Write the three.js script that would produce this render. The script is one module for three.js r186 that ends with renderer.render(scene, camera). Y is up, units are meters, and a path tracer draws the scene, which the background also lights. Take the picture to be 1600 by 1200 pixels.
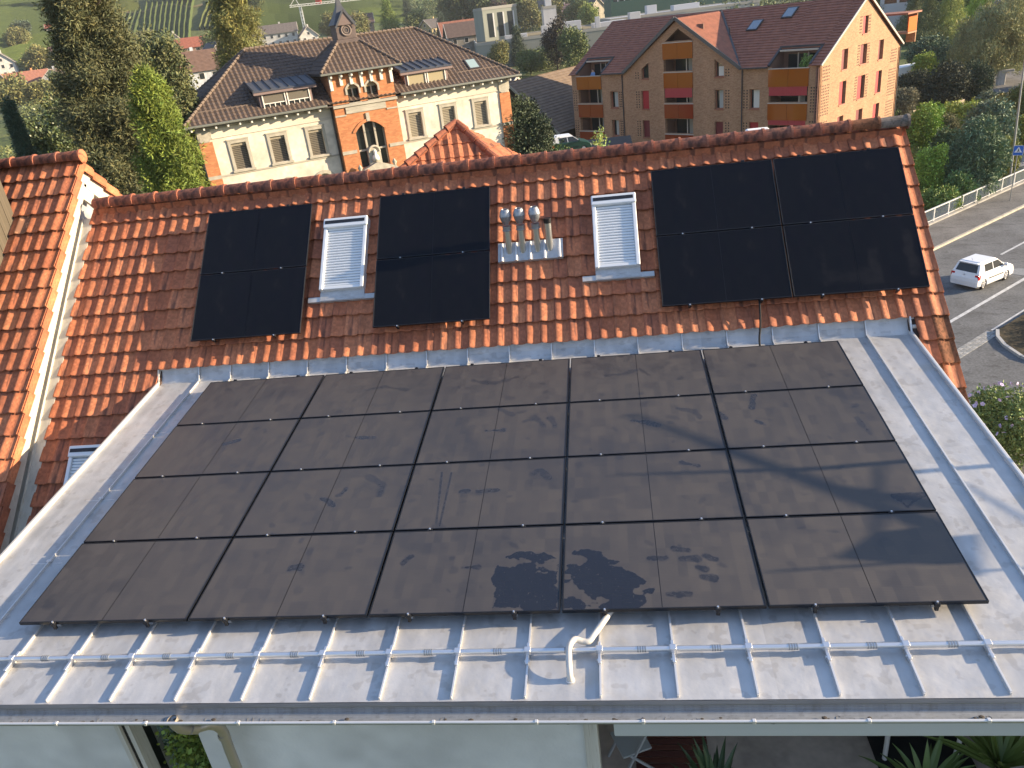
import * as THREE from 'three';
import { mergeGeometries } from 'three/addons/utils/BufferGeometryUtils.js';
import { MarchingCubes } from 'three/addons/objects/MarchingCubes.js';
import { RoundedBoxGeometry } from 'three/addons/geometries/RoundedBoxGeometry.js';

// ---------------------------------------------------------------- camera, sky, sun, exposure
const scene = new THREE.Scene();
const D = Math.PI / 180;
const camera = new THREE.PerspectiveCamera(52.79, 4 / 3, 0.1, 4000);
camera.position.set(5.826, 17.503, 5.173);
camera.rotation.order = 'YXZ';
camera.rotation.set(-25.48 * D, 8.59 * D, -7.31 * D);
const SKY = 0.45;
const SUN = new THREE.Vector3(0.9, 0.25, -0.065).normalize();
// clear late-afternoon sky: blue overhead, pale towards the horizon, warmer towards the sun
{
  const w = 512, h = 256, d = new Float32Array(w * h * 4);
  for (let j = 0; j < h; j++) for (let i = 0; i < w; i++) {
    const e = ((j + 0.5) / h - 0.5) * Math.PI, a = ((i + 0.5) / w - 0.5) * 2 * Math.PI, dir = new THREE.Vector3(Math.cos(a) * Math.cos(e), Math.sin(e), Math.sin(a) * Math.cos(e));
    const up = Math.max(0, dir.y), hz = Math.pow(1 - up, 3.2), c = Math.max(0, dir.dot(SUN)), glow = 0.55 * Math.pow(c, 6) + 0.9 * Math.pow(c, 40), k = (j * w + i) * 4, g = dir.y < 0 ? 0.35 : 1;
    d[k] = SKY * g * (0.22 + 0.6 * hz + glow * 1.25); d[k + 1] = SKY * g * (0.37 + 0.54 * hz + glow * 1.0); d[k + 2] = SKY * g * (0.68 + 0.3 * hz + glow * 0.65); d[k + 3] = 1;
  }
  const t = new THREE.DataTexture(d, w, h, THREE.RGBAFormat, THREE.FloatType); t.mapping = THREE.EquirectangularReflectionMapping; t.magFilter = t.minFilter = THREE.LinearFilter; t.needsUpdate = true;
  scene.background = t; scene.environment = t;
}
const sun = new THREE.DirectionalLight(new THREE.Color().setRGB(1.0, 0.79, 0.54), 5.0);
sun.position.copy(SUN).multiplyScalar(300);
sun.castShadow = true;
Object.assign(sun.shadow.camera, { left: -160, right: 160, top: 120, bottom: -120, near: 1, far: 900 });
sun.shadow.mapSize.set(4096, 4096);
scene.add(sun, sun.target);
const renderer = new THREE.WebGLRenderer({ antialias: true });
renderer.toneMapping = THREE.LinearToneMapping;
renderer.toneMappingExposure = 2.75;
renderer.shadowMap.enabled = true;

// ---------------------------------------------------------------- helpers
function rngOf(seed) { let a = seed >>> 0; return () => { a = (a + 0x6D2B79F5) | 0; let t = Math.imul(a ^ (a >>> 15), 1 | a); t = (t + Math.imul(t ^ (t >>> 7), 61 | t)) ^ t; return ((t ^ (t >>> 14)) >>> 0) / 4294967296; }; }
const V = (x, y, z) => new THREE.Vector3(x, y, z);
const lin = (r, g, b) => new THREE.Color().setRGB(r, g, b);
const clamp = (x, a, b) => Math.min(b, Math.max(a, x));
const mix = (a, b, t) => a + (b - a) * t;
const sstep = (a, b, x) => { const t = clamp((x - a) / (b - a), 0, 1); return t * t * (3 - 2 * t); };
const taken = {};
function numbered(n) { const k = (taken[n] = (taken[n] || 0) + 1) - 1; return k ? n + '_' + String(k).padStart(3, '0') : n; }
function shadows(o) { o.castShadow = true; o.receiveShadow = true; return o; }
function add(name, geo, mat, parent) {
  const g = Array.isArray(geo) ? (geo.length === 1 ? geo[0] : mergeGeometries(geo.map((q) => { const c = q.index ? q.toNonIndexed() : q.clone(); for (const k of Object.keys(c.attributes)) if (!['position', 'normal', 'uv'].includes(k)) c.deleteAttribute(k); return c; }))) : geo;
  const m = shadows(new THREE.Mesh(g, mat));
  m.name = parent && parent !== scene ? name : numbered(name);
  (parent || scene).add(m);
  return m;
}
function tag(o, label, category, group, kind) { o.userData.label = label; if (category) o.userData.category = category; if (group) o.userData.group = group; if (kind) o.userData.kind = kind; return o; }
function thing(name, label, category, pos, turn = 0, group) { const o = new THREE.Group(); o.name = numbered(name); if (pos) o.position.set(pos[0], pos[1], pos[2]); o.rotation.y = turn; scene.add(o); return tag(o, label, category, group); }
function copyOf(o, label, pos, turn) { const c = o.clone(); c.userData = { ...o.userData }; c.name = numbered(o.name.replace(/_\d{3}$/, '')); scene.add(c); if (pos) c.position.set(pos[0], pos[1], pos[2]); if (turn !== undefined) c.rotation.y = turn; if (label) c.userData.label = label; return c; }
// boxes by their limits
const bx = (x0, x1, y0, y1, z0, z1) => new THREE.BoxGeometry(x1 - x0, y1 - y0, z1 - z0).translate((x0 + x1) / 2, (y0 + y1) / 2, (z0 + z1) / 2);
const rb = (x0, x1, y0, y1, z0, z1, r = 0.01) => new RoundedBoxGeometry(x1 - x0, y1 - y0, z1 - z0, 2, r).translate((x0 + x1) / 2, (y0 + y1) / 2, (z0 + z1) / 2);
function bar(a, b, w, h) { const d = b.clone().sub(a), L = d.length(), g = new THREE.BoxGeometry(w, h ?? w, L); const m = new THREE.Matrix4().lookAt(b, a, Math.abs(d.y) / L > 0.99 ? V(1, 0, 0) : V(0, 1, 0)); m.setPosition(a.clone().add(b).multiplyScalar(0.5)); return g.applyMatrix4(m); }
function rod(a, b, r, r2, seg = 8) { const d = b.clone().sub(a), g = new THREE.CylinderGeometry(r2 ?? r, r, d.length(), seg); const m = new THREE.Matrix4().makeRotationFromQuaternion(new THREE.Quaternion().setFromUnitVectors(V(0, 1, 0), d.clone().normalize())); m.setPosition(a.clone().add(b).multiplyScalar(0.5)); return g.applyMatrix4(m); }
function tube(pts, r, seg = 24, rad = 8) { return new THREE.TubeGeometry(new THREE.CatmullRomCurve3(pts), seg, r, rad, false); }
function extr(pts, depth, bevel) { const s = new THREE.Shape(); pts.forEach((p, i) => (i ? s.lineTo(p[0], p[1]) : s.moveTo(p[0], p[1]))); return new THREE.ExtrudeGeometry(s, { depth, bevelEnabled: !!bevel, bevelSize: bevel || 0, bevelThickness: bevel || 0, bevelSegments: 1, steps: 1 }); }
function soup(tris, uvScale = 1, planar) { // triangles as [V,V,V], uv planar in metres along the dominant axes
  const p = [], uv = []; for (const t of tris) for (const v of t) { p.push(v.x, v.y, v.z); const q = planar ? planar(v) : [v.x + v.z, v.y]; uv.push(q[0] * uvScale, q[1] * uvScale); }
  const g = new THREE.BufferGeometry(); g.setAttribute('position', new THREE.Float32BufferAttribute(p, 3)); g.setAttribute('uv', new THREE.Float32BufferAttribute(uv, 2)); g.computeVertexNormals(); return g;
}
function quadsGeo(quads, planar) { const t = []; for (const q of quads) { t.push([q[0], q[1], q[2]], [q[0], q[2], q[3]]); } return soup(t, 1, planar); }
function uvBox(g, s = 1) { // uv in metres by the face normal
  const c = g.index ? g.toNonIndexed() : g, p = c.attributes.position, n = c.attributes.normal, uv = new Float32Array(p.count * 2);
  for (let i = 0; i < p.count; i++) { const ax = Math.abs(n.getX(i)), ay = Math.abs(n.getY(i)), az = Math.abs(n.getZ(i)); let u, v; if (ay > ax && ay > az) { u = p.getX(i); v = p.getZ(i); } else if (ax > az) { u = p.getZ(i); v = p.getY(i); } else { u = p.getX(i); v = p.getY(i); } uv[2 * i] = u * s; uv[2 * i + 1] = v * s; }
  c.setAttribute('uv', new THREE.BufferAttribute(uv, 2)); return c;
}
// ---------------------------------------------------------------- noise and textures
function lattice(seed, n) { const r = rngOf(seed), a = new Float32Array(n * n); for (let i = 0; i < a.length; i++) a[i] = r(); return a; }
const LAT = lattice(77, 64);
function vnoise(x, y, per) { const xi = Math.floor(x), yi = Math.floor(y), fx = x - xi, fy = y - yi, m = (v) => ((v % per) + per) % per; const a = m(xi), b = m(xi + 1), c = m(yi), d = m(yi + 1), u = fx * fx * (3 - 2 * fx), v = fy * fy * (3 - 2 * fy); const L = (i, j) => LAT[(i & 63) + (j & 63) * 64]; return mix(mix(L(a, c), L(b, c), u), mix(L(a, d), L(b, d), u), v); }
function fbm(x, y, per, oct) { let s = 0, a = 0.5, t = 0; for (let o = 0; o < oct; o++) { s += a * vnoise(x + o * 17, y + o * 31, per); t += a; a *= 0.5; x *= 2; y *= 2; per *= 2; if (per > 64) per = 64; } return s / t; }
function tex(w, h, fn, srgb = true, rep = true) { const d = new Uint8Array(w * h * 4); for (let j = 0; j < h; j++) for (let i = 0; i < w; i++) { const c = fn(i / w, j / h, i, j), k = (j * w + i) * 4; d[k] = clamp(c[0], 0, 1) * 255; d[k + 1] = clamp(c[1], 0, 1) * 255; d[k + 2] = clamp(c[2], 0, 1) * 255; d[k + 3] = 255; } const t = new THREE.DataTexture(d, w, h); t.magFilter = THREE.LinearFilter; t.minFilter = THREE.LinearMipmapLinearFilter; t.generateMipmaps = true; if (rep) t.wrapS = t.wrapT = THREE.RepeatWrapping; if (srgb) t.colorSpace = THREE.SRGBColorSpace; t.needsUpdate = true; return t; }
function scaled(t, sx, sy) { const c = t.clone(); c.repeat.set(sx, sy ?? sx); c.needsUpdate = true; return c; }
const grey = (v) => [v, v, v];
const T = {};
T.mottle = tex(512, 512, (u, v) => grey(0.8 + 0.2 * clamp(0.5 + 1.6 * (fbm(u * 6, v * 6, 6, 5) - 0.5) + 0.5 * (fbm(u * 32, v * 32, 32, 2) - 0.5), 0, 1)));
T.bump = tex(512, 512, (u, v) => grey(fbm(u * 16, v * 16, 16, 4)), false);
T.clay = tex(512, 512, (u, v) => { const m = fbm(u * 5, v * 5, 5, 5), f = fbm(u * 40, v * 40, 40, 2), st = sstep(0.52, 0.75, fbm(u * 14, v * 3 + 9, 14, 4)); const k = 0.78 + 0.34 * (m - 0.5) + 0.22 * (f - 0.5); return [k * (1 - 0.42 * st) + 0.1, k * (1 - 0.38 * st) + 0.08, k * (1 - 0.3 * st) + 0.08]; });
T.zinc = tex(1024, 1024, (u, v) => { const a = fbm(u * 4, v * 4, 4, 5), b = fbm(u * 14 + 3, v * 14, 14, 4), c = sstep(0.58, 0.78, fbm(u * 7 + 5, v * 7 + 2, 7, 5)), d = sstep(0.66, 0.74, fbm(u * 26 + 1, v * 26 + 8, 26, 3)); const k = 0.86 + 0.14 * (a - 0.5) + 0.12 * (b - 0.5) + 0.1 * (fbm(u * 30, v * 4, 60, 3) - 0.5); return [k - 0.03 * c - 0.05 * d, k - 0.045 * c - 0.055 * d, k - 0.07 * c - 0.06 * d]; });
T.zincR = tex(512, 512, (u, v) => { const a = fbm(u * 5, v * 5, 5, 5), b = fbm(u * 20, v * 20, 20, 3); return grey(0.52 + 0.4 * (a - 0.5) + 0.25 * (b - 0.5)); }, false);
T.asphalt = tex(512, 512, (u, v) => { const a = fbm(u * 4, v * 4, 4, 4), b = vnoise(u * 64, v * 64, 64), c = sstep(0.62, 0.7, fbm(u * 3 + 4, v * 9, 9, 4)); return grey(0.74 + 0.24 * (a - 0.5) + 0.16 * (b - 0.5) - 0.1 * c); });
T.grass = tex(512, 512, (u, v) => { const a = fbm(u * 5, v * 5, 5, 5), b = fbm(u * 40, v * 40, 40, 3); const k = 0.7 + 0.5 * (a - 0.5) + 0.6 * (b - 0.5); return [k * (0.9 + 0.3 * a), k, k * 0.8]; });
T.brick = tex(512, 512, (u, v) => { const row = Math.floor(v * 40), bi = Math.floor(u * 16 + (row & 1) * 0.5), h = LAT[((bi * 7 + row * 13) & 63) + ((row * 5 + bi) & 63) * 64], a = fbm(u * 4, v * 4, 4, 4); const k = 0.88 + 0.11 * (h - 0.5) + 0.14 * (a - 0.5); return [k, k * (0.98 + 0.04 * h), k * (0.97 + 0.05 * h)]; });
T.wood = tex(256, 512, (u, v) => grey(0.72 + 0.4 * (fbm(u * 24, v * 2, 24, 4) - 0.5) + 0.14 * (fbm(u * 4, v * 4, 4, 3) - 0.5)));
const std = (color, o = {}) => new THREE.MeshStandardMaterial({ color, roughness: 0.8, side: THREE.DoubleSide, ...o });
const M = {
  zinc: std(lin(0.66, 0.66, 0.65), { metalness: 0.3, roughness: 0.9, roughnessMap: scaled(T.zincR, 0.5), map: scaled(T.zinc, 0.4), bumpMap: scaled(T.bump, 0.6), bumpScale: 0.004 }),
  zincTrim: std(lin(0.64, 0.64, 0.63), { metalness: 0.45, roughness: 0.42 }),
  paleTrim: std(lin(0.74, 0.72, 0.66), { roughness: 0.5, map: scaled(T.zinc, 0.5) }),
  steel: std(lin(0.6, 0.6, 0.58), { metalness: 0.9, roughness: 0.28 }),
  alu: std(lin(0.7, 0.7, 0.7), { metalness: 0.85, roughness: 0.35 }),
  galv: std(lin(0.42, 0.45, 0.48), { metalness: 0.7, roughness: 0.4, map: scaled(T.mottle, 2) }),
  black: std(lin(0.012, 0.012, 0.014), { roughness: 0.4 }),
  blackFrame: std(lin(0.014, 0.015, 0.018), { roughness: 0.35, metalness: 0.3 }),
  plaster: std(lin(0.8, 0.81, 0.79), { roughness: 0.92, map: scaled(T.mottle, 0.13), bumpMap: scaled(T.bump, 1.2), bumpScale: 0.004 }),
  shadeDark: std(lin(0.03, 0.025, 0.02)),
  deck: std(lin(0.06, 0.035, 0.025)),
  woodDark: std(lin(0.07, 0.045, 0.03), { map: T.wood }),
  glass: new THREE.MeshPhysicalMaterial({ color: lin(0.02, 0.025, 0.028), roughness: 0.06, metalness: 0, specularIntensity: 1, side: THREE.DoubleSide }),
};
// ================================================================ THE HOUSE
const TH1 = 5.21 * D, TH2 = 43.4 * D;
const dormPos = V(0, 12.8, 0), mainPos = V(0, 13.635, -4.97);
const onDorm = (x, u, n) => V(x, dormPos.y + u * Math.sin(TH1) + n * Math.cos(TH1), -u * Math.cos(TH1) + n * Math.sin(TH1));
const onMain = (x, u, n) => V(x, mainPos.y + u * Math.sin(TH2) + n * Math.cos(TH2), mainPos.z - u * Math.cos(TH2) + n * Math.sin(TH2));
const house = thing('house', 'house with orange tiled roof and a large pale metal roof carrying the solar array', 'house', [0, 0, 0]);

// ---- clay tiles: x across (0..TW), y up the slope from the lower edge, z away from the roof
const TW = 0.2072, TG = 0.337;
function tileGeometry(seed, flap) {
  const r = rngOf(seed), P = [[0, 0.012], [0.03, 0.024], [0.1, 0.031], [0.18, 0.031], [0.28, 0.0255], [0.38, 0.0175], [0.48, 0.009], [0.58, 0.003], [0.74, 0.0], [0.9, 0.003], [1.012, 0.011]];
  const L = 0.405, rise = 0.05, th = 0.017, q = [], uo = r() * 3, vo = r() * 3;
  const at = (i, y, dz) => { const t = P[i][0], tongue = y < 0.05 ? 0.012 * Math.pow(Math.abs(t - 0.45) / 0.55, 3) : 0; return V(t * TW, y + tongue, P[i][1] + rise * (1 - y / L) + dz); };
  for (let i = 0; i < P.length - 1; i++) {
    q.push([at(i, 0.012, 0), at(i + 1, 0.012, 0), at(i + 1, L, 0), at(i, L, 0)]);
    q.push([at(i, 0, -0.006), at(i + 1, 0, -0.006), at(i + 1, 0.012, 0), at(i, 0.012, 0)]);
    q.push([at(i, 0.004, -th), at(i + 1, 0.004, -th), at(i + 1, 0, -0.006), at(i, 0, -0.006)]);
  }
  q.push([at(0, 0.004, -th), at(0, 0.012, 0), at(0, L, 0), at(0, L, -th)]);
  const e = P.length - 1;
  q.push([at(e, 0.012, 0), at(e, 0.004, -th), at(e, L, -th), at(e, L, 0)]);
  const g = quadsGeo(q, (v) => [v.x * 1.1 + uo, v.y * 0.8 + vo]);
  if (!flap) return g;
  // verge tile: a flange hanging down its outer side
  const f = uvBox(bx(TW - 0.004, TW + 0.016, 0.002, L * 0.86, -0.1, 0.026));
  f.rotateX(-rise / L); f.translate(0, 0, 0.012);
  return mergeGeometries([g, f]);
}
const tileGeos = [11, 12, 13, 14].map((s) => tileGeometry(s)), vergeGeos = [21, 22].map((s) => tileGeometry(s, true));
const clayMat = (r, g, b) => std(lin(r, g, b), { roughness: 0.82, map: T.clay, bumpMap: scaled(T.bump, 2), bumpScale: 0.0022 });
const tileMats = [clayMat(0.58, 0.21, 0.094), clayMat(0.5, 0.172, 0.078), clayMat(0.63, 0.24, 0.11), clayMat(0.44, 0.155, 0.076)];
const lichenMat = std(lin(0.5, 0.24, 0.14), { roughness: 0.9, map: tex(256, 256, (u, v) => { const s = sstep(0.6, 0.66, fbm(u * 12, v * 12, 12, 4)), m = 0.7 + 0.4 * (fbm(u * 5, v * 5, 5, 4) - 0.5); return [mix(m, 0.98, s), mix(m, 0.98, s), mix(m, 0.95, s)]; }) });
const mossMat = std(lin(0.38, 0.15, 0.07), { roughness: 0.95, map: tex(256, 256, (u, v) => { const s = 0.4 * sstep(0.48, 0.62, fbm(u * 40, v * 40, 40, 4)), m = 0.8 + 0.4 * (fbm(u * 6, v * 6, 6, 4) - 0.5); return [mix(m, 0.38, s), mix(m, 0.42, s), mix(m, 0.4, s)]; }) });
// lays courses of tiles on a roof part; `slots` are [x, u, verge, material]
function layTiles(parent, slots, n0, camLocal, most, restName) {
  slots.forEach((s) => { s.d = Math.hypot(s.x - camLocal.x, s.u - camLocal.y, camLocal.z) + (s.hidden ? 1000 : 0); });
  const order = [...slots].sort((a, b) => a.d - b.d), rest = {};
  order.forEach((s, i) => {
    const r = rngOf(Math.round((s.x + 40) * 977 + (s.u + 40) * 7919)), g = s.verge ? vergeGeos[Math.floor(r() * 2)] : tileGeos[Math.floor(r() * 4)];
    const m = s.mat || tileMats[Math.min(3, Math.floor(r() * 4))];
    const pos = V(s.x + (r() - 0.5) * 0.004, s.u + (r() - 0.5) * 0.006, n0 + (r() - 0.5) * 0.004), rot = new THREE.Euler((r() - 0.5) * 0.016, (r() - 0.5) * 0.03, (r() - 0.5) * 0.012);
    if (i < most && !s.hidden) { const t = add('roof_tile', g, m, parent); t.position.copy(pos); t.rotation.copy(rot); } else { const k = tileMats.indexOf(m) < 0 ? 0 : tileMats.indexOf(m); (rest[k] = rest[k] || []).push(g.clone().applyMatrix4(new THREE.Matrix4().compose(pos, new THREE.Quaternion().setFromEuler(rot), V(1, 1, 1)))); }
  });
  for (const k of Object.keys(rest)) { const t = add(restName, rest[k], tileMats[k], parent); t.userData.kind = 'stuff'; }
}
const roofFrame = (pos, th) => (m) => { m.position.copy(pos); m.rotation.x = -(Math.PI / 2 - th); return m; };
const toMain = roofFrame(mainPos, TH2), toDorm = roofFrame(dormPos, TH1);
const tileRoof = toMain(add('tile_roof', [bx(-2.62, 10.12, -0.27, 2.7, -0.3, -0.2), bx(-2.62, -0.97, -4.45, -0.272, -0.3, -0.2), bx(9.68, 10.12, -4.45, -0.272, -0.3, -0.2)], M.deck, house));
{
  const inv = new THREE.Matrix4().compose(mainPos, new THREE.Quaternion().setFromEuler(new THREE.Euler(-(Math.PI / 2 - TH2), 0, 0)), V(1, 1, 1)).invert();
  const cl = camera.position.clone().applyMatrix4(inv), slots = [];
  const covered = (x, u) => [[-0.45, 1.26, 0.03, 2.2], [2.37, 4.05, 0.03, 2.2], [6.5, 9.97, 0.03, 2.2]].some(([a, b, c, d]) => x > a - 0.02 && x + TW < b + 0.02 && u > c && u + TG < d);
  const open = (x, u) => [[1.5, 2.165, 0.7, 1.9], [5.625, 6.24, 0.68, 1.86], [-2.1, -1.4, -2.8, -1.6]].some(([a, b, c, d]) => x + TW * 0.5 > a && x + TW * 0.5 < b && u + 0.2 > c && u + 0.2 < d);
  for (let k = -12; k <= 8; k++) for (let i = 0; i < 62; i++) {
    const x = 10.18 - TW * (i + 1), u = -0.345 + TG * k;
    if (k < 0 && x + TW > -0.93 && x < 9.74) continue;
    if (open(x, u)) continue;
    const verge = i === 0, r = rngOf(i * 131 + k * 17 + 999)();
    slots.push({ x, u, verge, hidden: covered(x, u), mat: verge && k < 1 && r < 0.6 ? mossMat : x > 9.7 && k < -1 && r < 0.5 ? mossMat : undefined });
  }
  layTiles(tileRoof, slots, -0.196, cl, 300, 'more_tiles');
}
// back slope, ridge
add('rear_roof', [uvBox(extr([[6.93, 15.36], [12.25, 10.33], [12.15, 10.23], [6.93, 15.16]], 12.74).rotateY(Math.PI / 2).translate(-2.62, 0, 0))], tileMats[1], house);
const ridgeGeo = (() => { const q = [], S = 12, R0 = 0.115, R1 = 0.1, L = 0.425; const ring = (x, r) => Array.from({ length: S + 1 }, (_, i) => { const a = (-0.12 + 1.24 * i / S) * Math.PI; return V(x, Math.sin(a) * r * 1.02, Math.cos(a) * r); }); const rows = [ring(0, R0 - 0.02), ring(0, R0), ring(0.035, R0), ring(0.036, R1 + 0.004), ring(L, R1 - 0.006)]; for (let k = 0; k < rows.length - 1; k++) for (let i = 0; i < S; i++) q.push([rows[k][i], rows[k + 1][i], rows[k + 1][i + 1], rows[k][i + 1]]); return quadsGeo(q, (v) => [v.x, v.y + v.z]); })();
const ridgeMats = [clayMat(0.36, 0.13, 0.075), clayMat(0.42, 0.15, 0.08), clayMat(0.33, 0.135, 0.085)];
const ridgeEnd = std(lin(0.3, 0.25, 0.21), { roughness: 0.95, map: mossMat.map });
for (let i = 0; i < 32; i++) { const r = rngOf(i + 500); const t = add('ridge_tile', ridgeGeo, i < 1 ? ridgeEnd : i === 1 ? mossMat : ridgeMats[Math.floor(r() * 3)], house); t.position.set(10.2 - 0.402 * i, 15.435 + (r() - 0.5) * 0.008, -6.975 + (r() - 0.5) * 0.01); t.rotation.y = Math.PI; t.rotation.z = 0; t.rotation.order = 'YXZ'; if (i === 31) t.scale.x = 0.75; }
add('end_plug', [new THREE.CylinderGeometry(0.1, 0.1, 0.02, 16).rotateZ(Math.PI / 2).translate(10.19, 15.435, -6.975)], ridgeEnd, house);

// ---- metal roof of the wide dormer
const DX0 = -1.0, DX1 = 9.7, UB = -0.8, UT = 4.74, NM = -0.14;
const metalRoof = toDorm(add('metal_roof', [bx(DX0 - 0.02, DX1 + 0.02, UB + 0.01, UT + 0.02, -0.34, NM - 0.012)], M.zincTrim, house));
const seamX = [-0.36]; for (let j = 0; j < 16; j++) seamX.push(0.14 + 0.6 * j);
{
  const edges = [DX0, ...seamX, DX1];
  for (let i = 0; i < edges.length - 1; i++) {
    const x0 = edges[i], x1 = edges[i + 1], nx = 6, nu = 44, g = new THREE.PlaneGeometry(x1 - x0, UT - UB, nx, nu), p = g.attributes.position, uv = g.attributes.uv, so = i * 3.7;
    for (let k = 0; k < p.count; k++) {
      const x = p.getX(k) + (x0 + x1) / 2, u = p.getY(k) + (UT + UB) / 2, t = (x - x0) / (x1 - x0), e = Math.sin(Math.PI * t);
      p.setXYZ(k, x, u, NM + e * (0.006 * (fbm(u * 1.3 + so, t + so, 64, 2) - 0.5) + 0.004 * (fbm(u * 3.1 + so, t * 2 + 3, 64, 2) - 0.5)));
      uv.setXY(k, x + so, u + so * 0.6);
    }
    g.computeVertexNormals();
    add('metal_sheet', g, M.zinc, metalRoof);
    if (i > 0) add('standing_seam', [bx(x0 - 0.006, x0 + 0.006, UB + 0.02, UT, NM - 0.004, NM + 0.026), bx(x0 - 0.003, x0 + 0.012, UB + 0.03, UT, NM + 0.0262, NM + 0.031)], M.zincTrim, metalRoof);
  }
  for (const [x, s] of [[DX0, -1], [DX1, 1]]) {
    add('edge_trim', [rb(x - 0.022, x + 0.022, UB, UT + 0.06, NM - 0.03, NM + 0.045, 0.012), bx(x + s * 0.004 - 0.008, x + s * 0.004 + 0.008, UB, UT, NM - 0.3, NM - 0.03)], s < 0 ? M.paleTrim : M.zincTrim, metalRoof);
  }
  // small fixing dots beside the seam at the pale edge
  for (const u of [3.4, 2.0, 0.95]) add('seam_clip', [rb(-0.385, -0.335, u, u + 0.03, NM + 0.012, NM + 0.036, 0.005), bx(-0.56, -0.2, u - 0.006, u + 0.006, NM - 0.001, NM + 0.004)], M.zincTrim, metalRoof);
  // upstand under the tiles: one sheet between each pair of seams
  const a = (x) => onDorm(x, UT, NM - 0.01), b = (x) => onMain(x, -0.3, -0.178);
  for (let i = 0; i < edges.length - 1; i++) {
    const x0 = i === 0 ? DX0 - 0.05 : edges[i] + 0.008, x1 = i === edges.length - 2 ? DX1 + 0.075 : edges[i + 1] - 0.008, q = [], n = 4, r = rngOf(i + 60);
    for (let k = 0; k < n; k++) { const f = (t) => a(0).lerp(b(0), t).setX(0).add(V(0, 0, -0.028 * Math.sin(Math.PI * t) * (1 + r() * 0.3) * 0.6)); const A = f(k / n), B = f((k + 1) / n); q.push([A.clone().setX(x0), A.clone().setX(x1), B.clone().setX(x1), B.clone().setX(x0)]); }
    const g = quadsGeo(q, (v) => [v.x + i, v.y * 2]);
    add('flashing_sheet', g, M.zinc, house);
    if (i > 0) add('flashing_rib', [bar(a(edges[i]).add(V(0, 0, 0.012)), b(edges[i]).add(V(0, -0.02, 0.012)), 0.012, 0.035)], M.zincTrim, house);
  }
  add('corner_filler', [rb(9.715, 9.785, 12.98, 13.2, -5.02, -4.76, 0.01)], M.zincTrim, house);
  for (const x of [DX0, DX1]) add('flashing_end', [bar(a(x).add(V(0, -0.02, 0.03)), b(x).add(V(0, -0.01, 0.02)), 0.02, 0.06)], x < 0 ? M.paleTrim : M.zincTrim, house);
}
// ---- snow guard pipe on brackets
{
  const U = -0.36, nC = NM + 0.062;
  const guard = toDorm(add('snow_guard_pipe', [rod(V(DX0 + 0.25, U, nC), V(DX1 - 0.1, U, nC), 0.023, 0.023, 12)], M.alu, house));
  seamX.forEach((x, i) => {
    if (i === 0) return;
    add('bracket', [rb(x - 0.014, x + 0.014, U - 0.12, U - 0.02, NM + 0.004, NM + 0.05, 0.006), rb(x - 0.014, x + 0.014, U + 0.02, U + 0.1, NM + 0.004, NM + 0.05, 0.006), rb(x - 0.03, x + 0.03, U - 0.028, U + 0.028, NM + 0.036, NM + 0.09, 0.01), rod(V(x - 0.022, U - 0.08, NM + 0.03), V(x + 0.022, U - 0.08, NM + 0.03), 0.012)], M.alu, guard);
    if (i < seamX.length - 1) add('sleeve', [0, 0.02, 0.04, 0.06].map((o) => rod(V(x + 0.31 + o, U, nC), V(x + 0.322 + o, U, nC), 0.0265, 0.0265, 12)), M.galv, guard);
  });
}
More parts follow.
